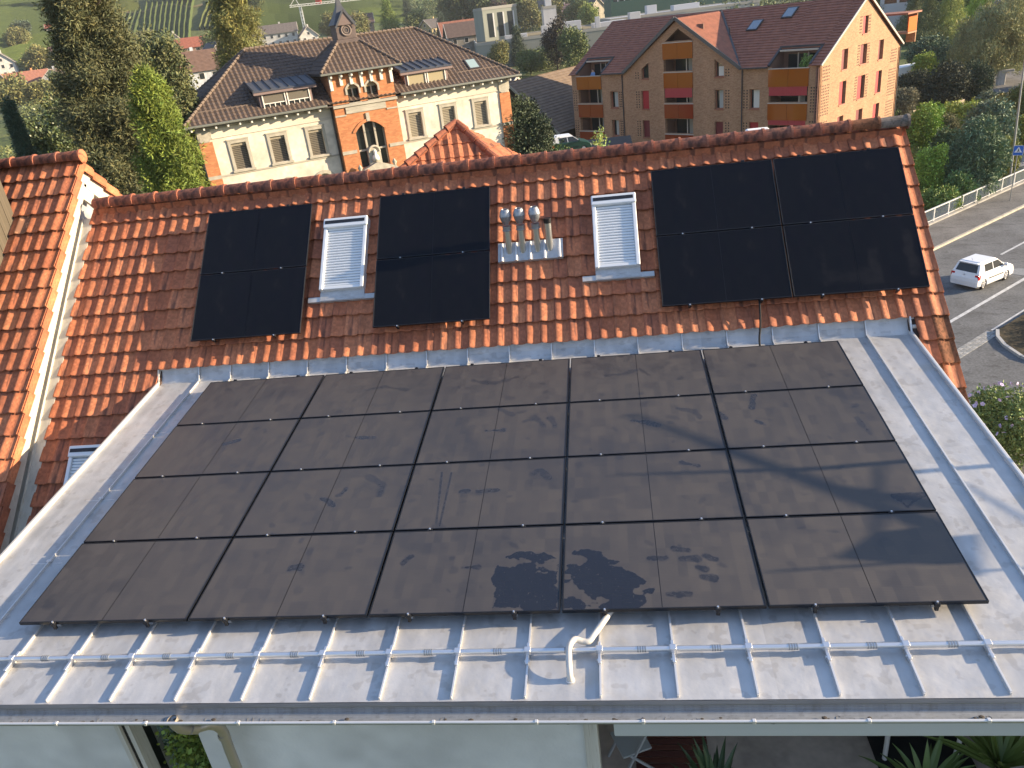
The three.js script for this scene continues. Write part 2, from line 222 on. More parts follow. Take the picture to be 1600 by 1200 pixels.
// ---- gutter
{
  const e = onDorm(0, UB, NM), prof = [];
  for (let i = 0; i <= 10; i++) { const a = Math.PI * (1 + i / 10); prof.push([e.z + 0.082 + Math.cos(a) * 0.076, e.y - 0.05 + Math.sin(a) * 0.076]); }
  const q = [];
  for (let i = 0; i < 10; i++) for (const o of [0]) q.push([V(DX0 - 0.1, prof[i][1], prof[i][0]), V(DX1 + 0.1, prof[i][1], prof[i][0]), V(DX1 + 0.1, prof[i + 1][1], prof[i + 1][0]), V(DX0 - 0.1, prof[i + 1][1], prof[i + 1][0])]);
  const inner = quadsGeo(q, (v) => [v.x, v.z * 3 + v.y]);
  const gutter = add('gutter', [inner], std(lin(0.4, 0.42, 0.43), { metalness: 0.4, roughness: 0.55, map: scaled(T.zinc, 1.2) }), house);
  add('gutter_bead', [rod(V(DX0 - 0.1, e.y - 0.046, e.z + 0.162), V(DX1 + 0.1, e.y - 0.046, e.z + 0.162), 0.012, 0.012, 10)], M.zincTrim, gutter);
  { const r = rngOf(15); for (let i = 0; i < 34; i++) { const x = DX0 + r() * 10.5, a = Math.PI * (1.42 + 0.16 * r()), t = add('water_ring', [new THREE.TorusGeometry(0.018 + r() * 0.012, 0.0028, 4, 14, 4 + r() * 2)], std(lin(0.12, 0.12, 0.12), { roughness: 0.8 }), gutter); t.position.set(x, e.y - 0.05 + Math.sin(a) * 0.0745, e.z + 0.082 + Math.cos(a) * 0.0745); t.rotation.set(-Math.PI / 2 - (a - 1.5 * Math.PI), 0, r() * 6); } }
  add('drip_edge', [bx(DX0, DX1, e.y - 0.05, e.y - 0.006, e.z - 0.012, e.z + 0.004)], M.galv, house);
  for (let x = -0.7; x < 9.7; x += 0.82) add('bracket', [rb(x - 0.013, x + 0.013, e.y - 0.062, e.y - 0.03, e.z + 0.148, e.z + 0.178, 0.004)], M.zincTrim, gutter);
  const r = rngOf(5), lit = [];
  for (let i = 0; i < 90; i++) { const s = 0.005 + r() * 0.011; lit.push(new THREE.IcosahedronGeometry(s, 0).scale(1.6, 0.4, 1).translate(DX0 + r() * 10.6, e.y - 0.118 + r() * 0.012, e.z + 0.07 + r() * 0.05)); }
  const l = add('leaf_litter', lit, std(lin(0.06, 0.05, 0.04)), gutter); l.userData.kind = 'stuff';
  // downpipe with its swan neck
  add('downpipe', [tube([V(1.93, e.y - 0.1, e.z + 0.08), V(1.95, e.y - 0.22, e.z + 0.06), V(2.0, e.y - 0.33, e.z - 0.02), V(2.1, e.y - 0.37, e.z - 0.1), V(2.15, e.y - 0.47, e.z - 0.15), V(2.15, e.y - 0.8, e.z - 0.16), V(2.15, e.y - 4, e.z - 0.16)], 0.045, 60, 14), rod(V(2.0, e.y - 0.3, e.z + 0.0), V(2.03, e.y - 0.345, e.z - 0.04), 0.051, 0.051, 14), rod(V(2.15, e.y - 0.56, e.z - 0.16), V(2.15, e.y - 0.6, e.z - 0.16), 0.051, 0.051, 14)], std(lin(0.42, 0.38, 0.32), { metalness: 0.5, roughness: 0.4 }), house);
}
// ---- roof windows with closed roller shutters
const shutterMat = std(lin(0.72, 0.74, 0.74), { roughness: 0.45, metalness: 0.25 });
function roofWindow(x0, x1, u0, u1) {
  const w = toMain(add('roof_window', [bx(x0 + 0.02, x1 - 0.02, u0, u1 - 0.05, -0.2, -0.06)], M.galv, house));
  const hood = add('shutter_hood', [rb(x0 - 0.02, x1 + 0.02, u1 - 0.17, u1, -0.17, 0.0, 0.02)], shutterMat, w);
  add('solar_strip', [bx(x0 + 0.01, x1 - 0.02, u1 - 0.105, u1 - 0.05, 0.0, 0.005)], M.black, w);
  for (const s of [0, 1]) { const x = s ? x1 - 0.045 : x0; add('side_rail', [rb(x - (s ? 0 : 0.012), x + 0.045 + (s ? 0.012 : 0), u0 - 0.01, u1 - 0.165, -0.17, -0.022, 0.012)], shutterMat, w); }
  add('bottom_rail', [rb(x0 + 0.035, x1 - 0.035, u0 - 0.005, u0 + 0.045, -0.15, -0.04, 0.01)], shutterMat, w);
  const n = Math.round((u1 - u0 - 0.22) / 0.046), prof = [];
  for (let i = 0; i < n; i++) add('slat', [rod(V(x0 + 0.047, u0 + 0.07 + i * 0.046, -0.07), V(x1 - 0.047, u0 + 0.07 + i * 0.046, -0.07), 0.0215, 0.0215, 10).scale(1, 1, 1)], shutterMat, w);
  add('apron_flashing', [uvBox(bx(x0 - 0.2, x1 + 0.2, u0 - 0.17, u0 - 0.09, -0.16, -0.108)), bx(x0 - 0.01, x1 + 0.01, u0 - 0.16, u0 + 0.01, -0.16, -0.1)], M.zinc, w);
}
roofWindow(1.5, 2.165, 0.735, 1.95);
roofWindow(5.625, 6.24, 0.725, 1.91);
roofWindow(-2.1, -1.4, -2.75, -1.51);
// ---- ventilation pipes
{
  const plate = toMain(add('vent_flashing', [bx(4.2, 5.16, 0.985, 1.3, -0.165, -0.112)], M.zinc, house));
  for (const x of [4.26, 4.47, 4.68, 4.89, 5.11]) add('flashing_roll', [rod(V(x, 0.98, -0.105), V(x, 1.29, -0.115), 0.026, 0.022, 8)], M.zincTrim, plate);
  const lathe = new THREE.LatheGeometry([[0.045, 0], [0.052, 0.015], [0.075, 0.06], [0.085, 0.11], [0.086, 0.125], [0.075, 0.175], [0.052, 0.215], [0.044, 0.215], [0.04, 0.16]].map((p) => new THREE.Vector2(p[0], p[1])), 20);
  [4.37, 4.57, 4.79].forEach((x) => {
    const b = onMain(x, 1.12, -0.16), p = add('vent_pipe', [rod(b, b.clone().add(V(0, 0.4, 0)), 0.047, 0.047, 18)], M.steel, house);
    add('collar', [new THREE.CylinderGeometry(0.062, 0.058, 0.075, 18).translate(b.x, b.y + 0.4, b.z), new THREE.TorusGeometry(0.06, 0.008, 6, 20).rotateX(Math.PI / 2).translate(b.x, b.y + 0.375, b.z)], M.galv, p);
    add('rain_cap', [lathe.clone().translate(b.x, b.y + 0.465, b.z), new THREE.TorusGeometry(0.086, 0.004, 6, 24).rotateX(Math.PI / 2).translate(b.x, b.y + 0.585, b.z), new THREE.TorusGeometry(0.013, 0.003, 6, 12).translate(b.x + 0.01, b.y + 0.5, b.z + 0.062)], M.galv, p);
    add('cap_opening', [new THREE.CylinderGeometry(0.046, 0.046, 0.004, 18).translate(b.x, b.y + 0.672, b.z)], M.black, p);
  });
  const b = onMain(4.97, 1.12, -0.16), p = add('vent_pipe', [rod(b, b.clone().add(V(0, 0.44, 0)), 0.05, 0.05, 18)], M.steel, house);
  add('pipe_cap', [rod(b.clone().add(V(0, 0.43, 0)), b.clone().add(V(0, 0.5, 0)), 0.056, 0.056, 18)], M.black, p);
}
// ---- conduit, cable
{
  const c = toDorm(add('conduit', [tube([V(5.68, 0.12, -0.075), V(5.62, 0.0, -0.07), V(5.5, -0.22, -0.055), V(5.45, -0.29, -0.06), V(5.4, -0.29, -0.055), V(5.34, -0.29, -0.03), V(5.3, -0.36, -0.02), V(5.295, -0.5, -0.03), V(5.3, -0.6, -0.08), V(5.3, -0.61, -0.145)], 0.027, 70, 12)], M.paleTrim, house));
  add('base_ring', [new THREE.TorusGeometry(0.03, 0.008, 6, 18).translate(5.3, -0.61, NM + 0.006)], M.zincTrim, c);
  const k = onDorm(7.74, 4.4, -0.06);
  add('cable', [tube([onMain(7.8, 0.1, -0.06), onMain(7.8, -0.02, -0.05), onMain(7.79, -0.2, -0.075), onMain(7.77, -0.38, -0.09), V(7.75, 13.22, -4.69), V(7.74, 13.14, -4.6), k], 0.014, 40, 8)], std(lin(0.018, 0.018, 0.018), { roughness: 0.95 }), house);
}
// ---- walls, storey under the dormer roof, loggia
{
  const e = onDorm(0, UB, NM), W = M.plaster, zf = 0.45;
  const wallGeo = [bx(DX0 + 0.05, 0.95, 9.85, 12.3, -4.6, zf), bx(1.76, 5.35, 9.85, 12.3, -4.6, zf), bx(0.95, 1.76, 9.85, 12.3, -4.6, -0.75), bx(5.35, 9.62, 9.85, 12.3, -4.6, -2.4), bx(9.45, 9.62, 9.85, 12.3, -2.4, zf), bx(DX0 + 0.05, 9.62, 0, 9.82, -4.6, zf)];
  add('wall', wallGeo.map((g) => uvBox(g)), W, house);
  add('upper_wall', [uvBox(bx(DX0 + 0.05, 9.62, 12.3, 12.42, -4.6, 0.6))], W, house);
  add('main_wall', [uvBox(extr([[1.95, 0], [1.95, 10.4], [6.93, 15.15], [11.9, 10.4], [11.9, 0]], 12.5).rotateY(Math.PI / 2).translate(-2.6, 0, 0))], W, house);
  add('corner_trim', [bx(5.352, 5.47, 9.9, 12.3, zf - 0.12, zf + 0.03)], M.paleTrim, house);
  add('fascia', [rb(5.62, 9.7, 11.96, 12.06, 0.42, 0.6, 0.01), rb(5.62, 9.7, 12.065, 12.4, 0.48, 0.68, 0.01)], std(lin(0.5, 0.53, 0.53), { roughness: 0.7 }), house);
  add('loggia_floor', [uvBox(bx(5.35, 9.45, 9.83, 9.9, -2.4, zf + 0.06))], std(lin(0.6, 0.5, 0.42), { roughness: 0.9, map: scaled(T.mottle, 0.5) }), house);
  const win = add('window', [bx(0.952, 1.0, 9.9, 12.28, zf - 0.1, zf + 0.012), bx(1.03, 1.075, 9.9, 12.28, zf - 0.16, zf - 0.02)], M.paleTrim, house);
  const pane = add('pane', [bx(1.06, 1.36, 9.9, 12.28, zf - 0.34, zf - 0.332)], new THREE.MeshPhysicalMaterial({ color: lin(0.75, 0.88, 0.84), transmission: 0.85, roughness: 0.04, thickness: 0, side: THREE.DoubleSide }), win);
  add('frame', [bx(1.0, 1.03, 9.9, 12.28, zf - 0.3, zf - 0.02)], M.blackFrame, win);
}
// ================================================================ SOLAR PANELS
const PW = 1.722, PH = 1.098, GAP = 0.02, AW = 5 * PW + 4 * GAP, AH = 4 * PH + 3 * GAP;
// dust on the lower array: one map for the whole array, with smears and a wiped patch where bare glass shows
const STROKES = [[[3.92, 4.0], [4.12, 3.9], [4.31, 3.91], [4.5, 4.01]], [[2.44, 3.91], [2.71, 3.98], [3.04, 3.85]], [[5.69, 3.9], [5.92, 3.92], [6.12, 4.01], [6.23, 3.85]], [[2.48, 2.85], [2.66, 2.8], [2.84, 2.79]], [[4.23, 2.8], [4.44, 2.79]], [[4.27, 1.67], [4.47, 1.68]], [[4.1, 1.68], [4.15, 1.69]], [[4.27, 0.55], [4.42, 0.55]], [[5.97, 2.84], [6.13, 2.8], [6.26, 2.72]], [[6.01, 0.61], [6.16, 0.6]], [[6.26, 0.71], [6.37, 0.69]], [[6.32, 0.59], [6.44, 0.57]], [[6.44, 0.47], [6.49, 0.44]], [[6.51, 0.6], [6.61, 0.56]], [[6.47, 0.35], [6.56, 0.33]], [[6.15, 0.15], [6.32, 0.15]], [[4.84, 1.93], [4.94, 2.0], [5.02, 1.85]], [[4.69, 2.96], [4.83, 3.01], [4.93, 2.83]], [[6.52, 3.05], [6.69, 2.96], [6.75, 2.82]], [[6.45, 2.0], [6.61, 1.95]], [[4.35, 3.27], [4.53, 3.11]], [[5.0, 2.99], [5.07, 2.81]], [[6.95, 2.93], [7.03, 2.79]], [[2.76, 1.82], [2.72, 1.71]], [[2.51, 1.67], [2.69, 1.55]], [[2.97, 2.03], [3.2, 1.84], [3.17, 1.68]], [[0.89, 2.83], [1.04, 2.89]], [[7.43, 3.23], [7.35, 2.96]], [[7.37, 2.69], [7.43, 2.62]], [[3.82, 2.03], [3.9, 1.18]], [[3.93, 2.02], [3.94, 1.15]], [[3.72, 0.72], [3.67, 0.64]], [[2.54, 0.62], [2.62, 0.62]], [[8.42, 2.65], [8.47, 2.34]], [[8.39, 1.32], [8.63, 1.32], [8.45, 1.17], [8.4, 1.3], [8.55, 1.27]]];
const SOFT = [0, 1, 2, 16, 17, 18, 20, 21, 25, 33];
const BLOBS = [[[4.66, 0.03], [4.6, 0.31], [4.61, 0.56], [4.67, 0.7], [4.8, 0.74], [4.95, 0.69], [5.03, 0.73], [5.17, 0.68], [5.21, 0.41], [5.21, 0.0]], [[5.25, 0.0], [5.25, 0.57], [5.34, 0.72], [5.52, 0.71], [5.78, 0.6], [5.66, 0.54], [5.87, 0.47], [5.97, 0.36], [6.05, 0.21], [5.99, 0.11], [5.93, 0.0]]];
const DW = 2048, DH = 1040;
const wiped = new Float32Array(DW * DH);
{
  const px = DW / AW, paint = (x, u, k) => { if (x < 0 || x >= DW || u < 0 || u >= DH) return; const q = u * DW + x; if (k > wiped[q]) wiped[q] = k; };
  const seg = (p, a, b) => { const dx = b[0] - a[0], dy = b[1] - a[1], t = clamp(((p[0] - a[0]) * dx + (p[1] - a[1]) * dy) / (dx * dx + dy * dy), 0, 1); return Math.hypot(p[0] - a[0] - t * dx, p[1] - a[1] - t * dy); };
  STROKES.forEach((s, si) => {
    const soft = SOFT.includes(si), thin = si === 29 || si === 30, w = thin ? 0.012 : 0.034, xs = s.map((p) => p[0]), ys = s.map((p) => p[1]);
    for (let j = Math.floor((Math.min(...ys) - 0.16) * px); j < (Math.max(...ys) + 0.16) * px; j++) for (let i = Math.floor((Math.min(...xs) - 0.16) * px); i < (Math.max(...xs) + 0.16) * px; i++) {
      const p = [i / px, j / px]; let d = 9; for (let k = 0; k < s.length - 1; k++) d = Math.min(d, seg(p, s[k], s[k + 1]));
      const n = fbm(p[0] * 9 + si * 5, p[1] * 9, 64, 4), k = sstep(w * 1.25, w * 0.7, d + (thin ? 0.01 : 0.09) * (n - 0.5)); paint(i, j, k * (soft ? 0.5 : 0.72) * (0.55 + 0.6 * fbm(p[0] * 30, p[1] * 30, 64, 2)));
    }
  });
  const inside = (p, poly) => { let c = false; for (let i = 0, j = poly.length - 1; i < poly.length; j = i++) { const a = poly[i], b = poly[j]; if ((a[1] > p[1]) !== (b[1] > p[1]) && p[0] < ((b[0] - a[0]) * (p[1] - a[1])) / (b[1] - a[1]) + a[0]) c = !c; } return c; };
  for (const b of BLOBS) for (let j = 0; j < 0.85 * px; j++) for (let i = Math.floor(4.5 * px); i < 6.2 * px; i++) {
    const p = [i / px, j / px], wx = 0.16 * (fbm(p[0] * 5, p[1] * 5 + 5, 64, 5) - 0.5), wy = 0.2 * (fbm(p[0] * 5 + 9, p[1] * 5, 64, 5) - 0.5);
    if (inside([p[0] + wx, p[1] + wy], b)) { const isl = sstep(0.66, 0.68, fbm(p[0] * 4 + 2, p[1] * 5 + 4, 64, 5)), spk = sstep(0.93, 0.96, vnoise(p[0] * 46, p[1] * 46, 64)); paint(i, j, 0.9 * (1 - isl) * (1 - 0.6 * spk)); }
  }
  // faint hand and knee marks scattered over the panes
  const r = rngOf(31);
  for (let n = 0; n < 150; n++) {
    const cx = r() < 0.7 ? 2 + r() * 6.6 : r() * 8.7, cy = r() * 4.4, rx = 0.02 + r() * r() * 0.11, ry = 0.012 + r() * 0.06, a = r() * 3, st = 0.12 + r() * 0.3;
    for (let j = Math.floor((cy - 0.2) * px); j < (cy + 0.2) * px; j++) for (let i = Math.floor((cx - 0.2) * px); i < (cx + 0.2) * px; i++) { const x = i / px - cx, y = j / px - cy, X = (x * Math.cos(a) + y * Math.sin(a)) / rx, Y = (-x * Math.sin(a) + y * Math.cos(a)) / ry, m = fbm(i / px * 16 + n, j / px * 16, 64, 4); paint(i, j, st * sstep(1.2, 0.5, Math.hypot(X, Y) + 1.6 * (m - 0.5))); }
  }
}
const cellTone = (x, y, ph) => LAT[((Math.floor(x / 0.0861) * 5 + ph) & 63) + ((Math.floor(y / 0.183) * 11 + ph * 3) & 63) * 64];
const dustAt = (u, v, i, j) => {
  const x = u * AW, y = v * AH, col = Math.floor(x / (PW + GAP)), row = Math.floor(y / (PH + GAP)), lx = x - col * (PW + GAP), ly = y - row * (PH + GAP);
  const broad = fbm(u * 5 + 1, v * 3, 64, 4), fine = fbm(x * 9, y * 9, 64, 3), tone = cellTone(lx, ly, col * 7 + row * 3), line = 0.5 + 0.5 * Math.cos((ly / 0.0183) * 2 * Math.PI);
  let k = 0.8 + 0.34 * (broad - 0.5) + 0.16 * (fine - 0.5) + 0.2 * (tone - 0.5) - 0.13 * line;
  k -= 0.14 * sstep(0.56, 0.7, fbm(x * 1.6 + 7, y * 2.2, 64, 4));
  return clamp(k, 0, 1) * (1 - wiped[j * DW + i]);
};
const toS = (c) => (c <= 0.0031308 ? c * 12.92 : 1.055 * Math.pow(c, 1 / 2.4) - 0.055);
const DUST = [0.08, 0.071, 0.064], CELL = [0.010, 0.012, 0.019];
const dustMap = tex(DW, DH, (u, v, i, j) => { const k = dustAt(u, v, i, j); return [0, 1, 2].map((c) => toS(mix(CELL[c], DUST[c], k))); }, true, false);
const dustRough = tex(1024, 520, (u, v, i, j) => grey(mix(0.12, 0.62, dustAt(u, v, i * 2, j * 2))), false, false);
const dustyGlass = new THREE.MeshPhysicalMaterial({ map: dustMap, roughnessMap: dustRough, roughness: 1, metalness: 0, side: THREE.DoubleSide });
// the clean panes on the tiled slope, with a few faint brownish marks
const cleanMap = tex(1024, 660, (u, v) => { const x = u * PW, y = v * PH, tone = cellTone(x, y, 3), st = sstep(0.55, 0.68, fbm(u * 4, v * 2 + 5, 64, 4)) * sstep(0.5, 0.62, fbm(u * 9 + 3, v * 3, 64, 4)); const k = 0.03 + 0.02 * tone + 0.1 * st; return [0, 1, 2].map((c) => toS(mix(CELL[c] * 0.4, DUST[c], k))); }, true, false);
const cleanGlass = new THREE.MeshPhysicalMaterial({ map: cleanMap, roughness: 0.14, specularIntensity: 0.28, side: THREE.DoubleSide });
const streakMap = tex(1024, 660, (u, v) => { const x = u * PW, y = v * PH, tone = cellTone(x, y, 9), w = 0.06 * (fbm(u * 6, v * 6, 64, 3) - 0.5); const band = (a, b, lo, hi) => sstep(a - 0.015, a + 0.015, u + w) * sstep(b + 0.015, b - 0.015, u + w) * sstep(lo, lo + 0.05, v + w) * sstep(hi, hi - 0.1, v + w); const st = Math.max(band(0.24, 0.28, 0.08, 0.72), band(0.26, 0.68, 0.06, 0.36) * 0.8, band(0.6, 0.68, 0.1, 0.62), band(0.88, 0.95, 0.12, 0.85), band(0.34, 0.4, 0.5, 0.56)); const k = 0.03 + 0.02 * tone + 0.1 * st * sstep(0.35, 0.6, fbm(u * 5 + 2, v * 5, 64, 4)) * (0.5 + fbm(u * 8, v * 8, 64, 3)); return [0, 1, 2].map((c) => toS(mix(CELL[c] * 0.4, DUST[c], k))); }, true, false);
const streakGlass = new THREE.MeshPhysicalMaterial({ map: streakMap, roughness: 0.16, specularIntensity: 0.28, side: THREE.DoubleSide });
const frameGeo = (() => { const t = 0.035, w = 0.011; return mergeGeometries([rb(0, PW, 0, w, -t, 0, 0.002), rb(0, PW, PH - w, PH, -t, 0, 0.002), rb(0, w, w + 0.0005, PH - w - 0.0005, -t, 0, 0.002), rb(PW - w, PW, w + 0.0005, PH - w - 0.0005, -t, 0, 0.002), bx(w, PW - w, w, PH - w, -t + 0.004, -0.009)].map((g) => (g.index ? g.toNonIndexed() : g))); })();
const clampGeo = mergeGeometries([rb(-0.022, 0.022, -0.03, 0.006, -0.03, 0.004, 0.003), rb(-0.015, 0.015, -0.028, -0.002, -0.075, -0.031, 0.003), new THREE.CylinderGeometry(0.008, 0.008, 0.01, 8).rotateX(Math.PI / 2).translate(0, -0.012, 0.009)].map((g) => { const c = g.index ? g.toNonIndexed() : g; return c; }));
const midGeo = rb(-0.024, 0.024, -0.014, 0.014, -0.02, 0.004, 0.002), boltGeo = new THREE.CylinderGeometry(0.0095, 0.0095, 0.012, 8).rotateX(Math.PI / 2);
const railGeo = bx(-0.02, 0.02, 0.03, PH - 0.0, -0.095, -0.036);
const ordinal = ['first', 'second', 'third', 'fourth', 'fifth'];
function solarPanel(frame, x, u, glassMat, label, group, uvOf, bottom, top) {
  const o = thing('solar_panel', label, 'solar panel', null, 0, group);
  const p = frame === 'd' ? onDorm(x, u, 0) : onMain(x, u, 0);
  o.position.copy(p); o.rotation.x = -(Math.PI / 2 - (frame === 'd' ? TH1 : TH2));
  add('frame', frameGeo, M.blackFrame, o);
  for (const h of [0, 1]) {
    const x0 = h ? PW / 2 + 0.003 : 0.012, x1 = h ? PW - 0.012 : PW / 2 - 0.003, g = new THREE.PlaneGeometry(x1 - x0, PH - 0.024).translate((x0 + x1) / 2, PH / 2, -0.0035), a = g.attributes.uv, q = g.attributes.position;
    for (let k = 0; k < 4; k++) { const w = uvOf(q.getX(k), q.getY(k)); a.setXY(k, w[0], w[1]); }
    add('cell_glass', g, glassMat, o);
  }
  for (const cx of [0.37, PW - 0.4]) {
    if (bottom) { const c = add('end_clamp', clampGeo, M.blackFrame, o); c.position.set(cx, 0, 0); add('clamp_bolt', new THREE.CylinderGeometry(0.009, 0.009, 0.016, 8).rotateX(Math.PI / 2).translate(0, -0.012, 0.012), M.alu, c); }
    else { const c = add('mid_clamp', midGeo, M.blackFrame, o); c.position.set(cx, -GAP / 2, 0); add('clamp_bolt', boltGeo, M.alu, c).position.set(0, 0, 0.009); }
    if (top) { const c = add('end_clamp', clampGeo, M.blackFrame, o); c.position.set(cx, PH, 0); c.rotation.z = Math.PI; }
    add('mounting_rail', railGeo, M.galv, o).position.set(cx, 0, 0);
  }
  return o;
}
const rowName = ['bottom row by the gutter', 'second row from the gutter', 'third row from the gutter', 'top row under the tiles'];
for (let r = 0; r < 4; r++) for (let c = 0; c < 5; c++) {
  const extra = r === 0 && c === 2 ? 'wiped corner, ' : r === 0 && c === 3 ? 'big wiped patch, ' : '';
  solarPanel('d', c * (PW + GAP), r * (PH + GAP), dustyGlass, `dusty panel, ${extra}${ordinal[c]} from the left in ${rowName[r]}`, 'dusty solar panels on the metal roof', (x, y) => [(c * (PW + GAP) + x) / AW, (r * (PH + GAP) + y) / AH], r === 0, r === 3);
}
const own = (x, y) => [x / PW, y / PH];
for (const [x, who] of [[-0.455, 'pair at the higher neighbouring roof'], [2.37, 'pair between shuttered window and vent pipes']]) for (const r of [0, 1]) solarPanel('m', x, 0.03 + r * (PH + GAP), cleanGlass, `clean black panel, ${r ? 'upper' : 'lower'} one of the ${who}`, 'black solar panels on the tiled slope', own, r === 0, r === 1);
for (const c of [0, 1]) for (const r of [0, 1]) solarPanel('m', 6.503 + c * (PW + GAP), 0.02 + r * (PH + GAP), r === 0 && c === 1 ? streakGlass : cleanGlass, `black panel, ${r ? 'upper' : 'lower'} one on the ${c ? 'street' : 'chimney-pipe'} side of the block of four`, 'black solar panels on the tiled slope', own, r === 0, r === 1);

// ================================================================ THE HIGHER NEIGHBOURING ROOF
{
  const nb = thing('neighbour_house', 'adjoining taller house with orange tiles and a cream verge board', 'house', [0, 0, 0]);
  const pos = V(-2.75, 16.2, -7.2), set = roofFrame(pos, TH2);
  const roof = set(add('tile_roof', [bx(-6.2, -0.06, -6.6, -0.02, -0.2, -0.1)], M.deck, nb));
  const inv = new THREE.Matrix4().compose(pos, new THREE.Quaternion().setFromEuler(new THREE.Euler(-(Math.PI / 2 - TH2), 0, 0)), V(1, 1, 1)).invert(), cl = camera.position.clone().applyMatrix4(inv), slots = [];
  for (let k = 0; k < 19; k++) for (let i = 0; i < 22; i++) {
    const x = 0.02 - TW * 1.04 * (i + 1), u = -0.37 - TG * 1.01 * k, r = rngOf(i * 77 + k * 31)();
    if (x < -1.0 && k > 1 && k < 7 && x + 2.75 < -20) continue;
    slots.push({ x, u, verge: i === 0, mat: i > 2 && i < 6 && k < 5 && r < 0.5 ? lichenMat : undefined, hidden: x < -1.0 - 0.0 * k && k < 6 ? x < -1.2 : x < -2.6 });
  }
  layTiles(roof, slots, -0.068, cl, 150, 'more_tiles');
  // far slope seen along its rake
  const far = add('rear_roof', [uvBox(extr([[7.2, 16.12], [12.6, 11.0], [12.5, 10.9], [7.2, 15.95]], 6.1).rotateY(Math.PI / 2).translate(-8.95, 0, 0))], tileMats[1], nb);
  for (let k = 0; k < 7; k++) { const t = add('verge_tile', vergeGeos[k % 2], tileMats[k % 3], nb); t.position.set(-2.72, 16.13 - 0.232 * (k + 1) * 1.02, -7.2 - 0.245 * (k + 1) * 1.02); t.rotation.order = 'YXZ'; t.rotation.set(-(Math.PI / 2 - TH2), Math.PI, 0); t.position.x = -2.9 + TW; t.scale.x = -1; t.position.x = -2.95; }
  for (let i = 0; i < 8; i++) { const r = rngOf(i + 900), t = add('ridge_tile', ridgeGeo, ridgeMats[(i + 1) % 3], nb); t.position.set(-2.66 - 0.415 * i, 16.19, -7.2); t.rotation.y = Math.PI; }
  add('ridge_end', [new THREE.SphereGeometry(0.112, 16, 8, 0, Math.PI * 2, 0, Math.PI / 2).rotateZ(-Math.PI / 2).scale(0.35, 1, 1).translate(-2.665, 16.19, -7.2)], tileMats[2], nb);
  // cream verge boards and gable wall
  const trim = std(lin(0.78, 0.73, 0.62), { roughness: 0.55, map: scaled(T.zinc, 0.7) });
  const onL = (u, n) => V(0, 16.2 + u * Math.sin(TH2) + n * Math.cos(TH2), -7.2 - u * Math.cos(TH2) + n * Math.sin(TH2));
  const strip = (u0, u1, n0, n1, x0, x1) => { const a = onL(u0, n0), b = onL(u0, n1), c = onL(u1, n1), d = onL(u1, n0); return uvBox(extr([[-a.z, a.y], [-b.z, b.y], [-c.z, c.y], [-d.z, d.y]], x1 - x0).rotateY(Math.PI / 2).translate(x0, 0, 0)); };
  const stripB = (u0, u1, n0, n1, x0, x1) => { const f = (u, n) => { const p = onL(u, n); return [14.4 + p.z, p.y]; }; return uvBox(extr([f(u0, n0), f(u0, n1), f(u1, n1), f(u1, n0)], x1 - x0).rotateY(Math.PI / 2).translate(x0, 0, 0)); };
  add('verge_board', [strip(-6.6, -0.3, -0.37, -0.13, -2.85, -2.79)], trim, nb);
  add('rear_verge_board', [stripB(-5, -0.3, -0.37, -0.13, -2.85, -2.79)], trim, nb);
  add('apex_board', [extr([[6.86, 15.7], [7.2, 16.02], [7.54, 15.7], [7.2, 15.4]], 0.05).rotateY(Math.PI / 2).translate(-2.845, 0, 0)], trim, nb);
  add('soffit', [strip(-6.6, -0.1, -0.26, -0.2, -3.3, -2.852), stripB(-5, -0.1, -0.26, -0.2, -3.3, -2.852)], std(lin(0.55, 0.42, 0.32)), nb);
  add('gable_wall', [uvBox(extr([[2.2, 0], [2.2, 10.9], [7.2, 15.72], [12.2, 10.9], [12.2, 0]], 5.9).rotateY(Math.PI / 2).translate(-9, 0, 0))], std(lin(0.62, 0.64, 0.62), { roughness: 0.9, map: scaled(T.mottle, 0.4) }), nb);
  add('side_flashing', [strip(-6.4, -0.5, -0.78, -0.4, -3.08, -2.9)], std(lin(0.6, 0.63, 0.66), { metalness: 0.4, roughness: 0.5, map: scaled(T.zinc, 0.7) }), nb);
  add('step_flashing', [strip(-6.3, -0.9, -0.54, -0.475, -2.92, -2.63), strip(-6.3, -0.9, -0.475, -0.44, -2.8, -2.785)], trim, nb);
  // boarded dormer at the edge of view
  const dm = add('boarded_dormer', [bx(-7.2, -3.73, 12.6, 17.3, -6.5, -4.35)], M.woodDark, nb);
  const bm = std(lin(0.2, 0.165, 0.115), { map: T.wood });
  for (let i = 0; i < 12; i++) add('board', [rb(-3.73, -3.7, 12.6, 17.3, -6.5 + i * 0.18, -6.5 + i * 0.18 + 0.172, 0.004)], bm, dm);
  add('corner_cap', [rb(-7.3, -3.62, 17.3, 17.45, -6.6, -4.2, 0.02)], M.paleTrim, dm);
}
// ================================================================ FOLIAGE
function clumpGeo(seed, n, lw, ll, droop = 0) { // leaves spread through a unit ball
  const r = rngOf(seed), t = [];
  for (let i = 0; i < n; i++) {
    const d = V(r() * 2 - 1, r() * 2 - 1, r() * 2 - 1).normalize(), c = d.clone().multiplyScalar(0.25 + 0.75 * Math.cbrt(r())), ax = V(r() * 2 - 1, r() * 2 - 1 - droop, r() * 2 - 1).add(d.multiplyScalar(0.7)).normalize(), si = V(r() * 2 - 1, r() * 2 - 1, r() * 2 - 1).cross(ax).normalize();
    const L = ll * (0.7 + 0.6 * r()), W = lw * (0.7 + 0.6 * r()), a = c, b = c.clone().addScaledVector(ax, L * 0.5).addScaledVector(si, W), e = c.clone().addScaledVector(ax, L), f = c.clone().addScaledVector(ax, L * 0.5).addScaledVector(si, -W);
    t.push([a, b, e], [a, e, f]);
  }
  return soup(t);
}
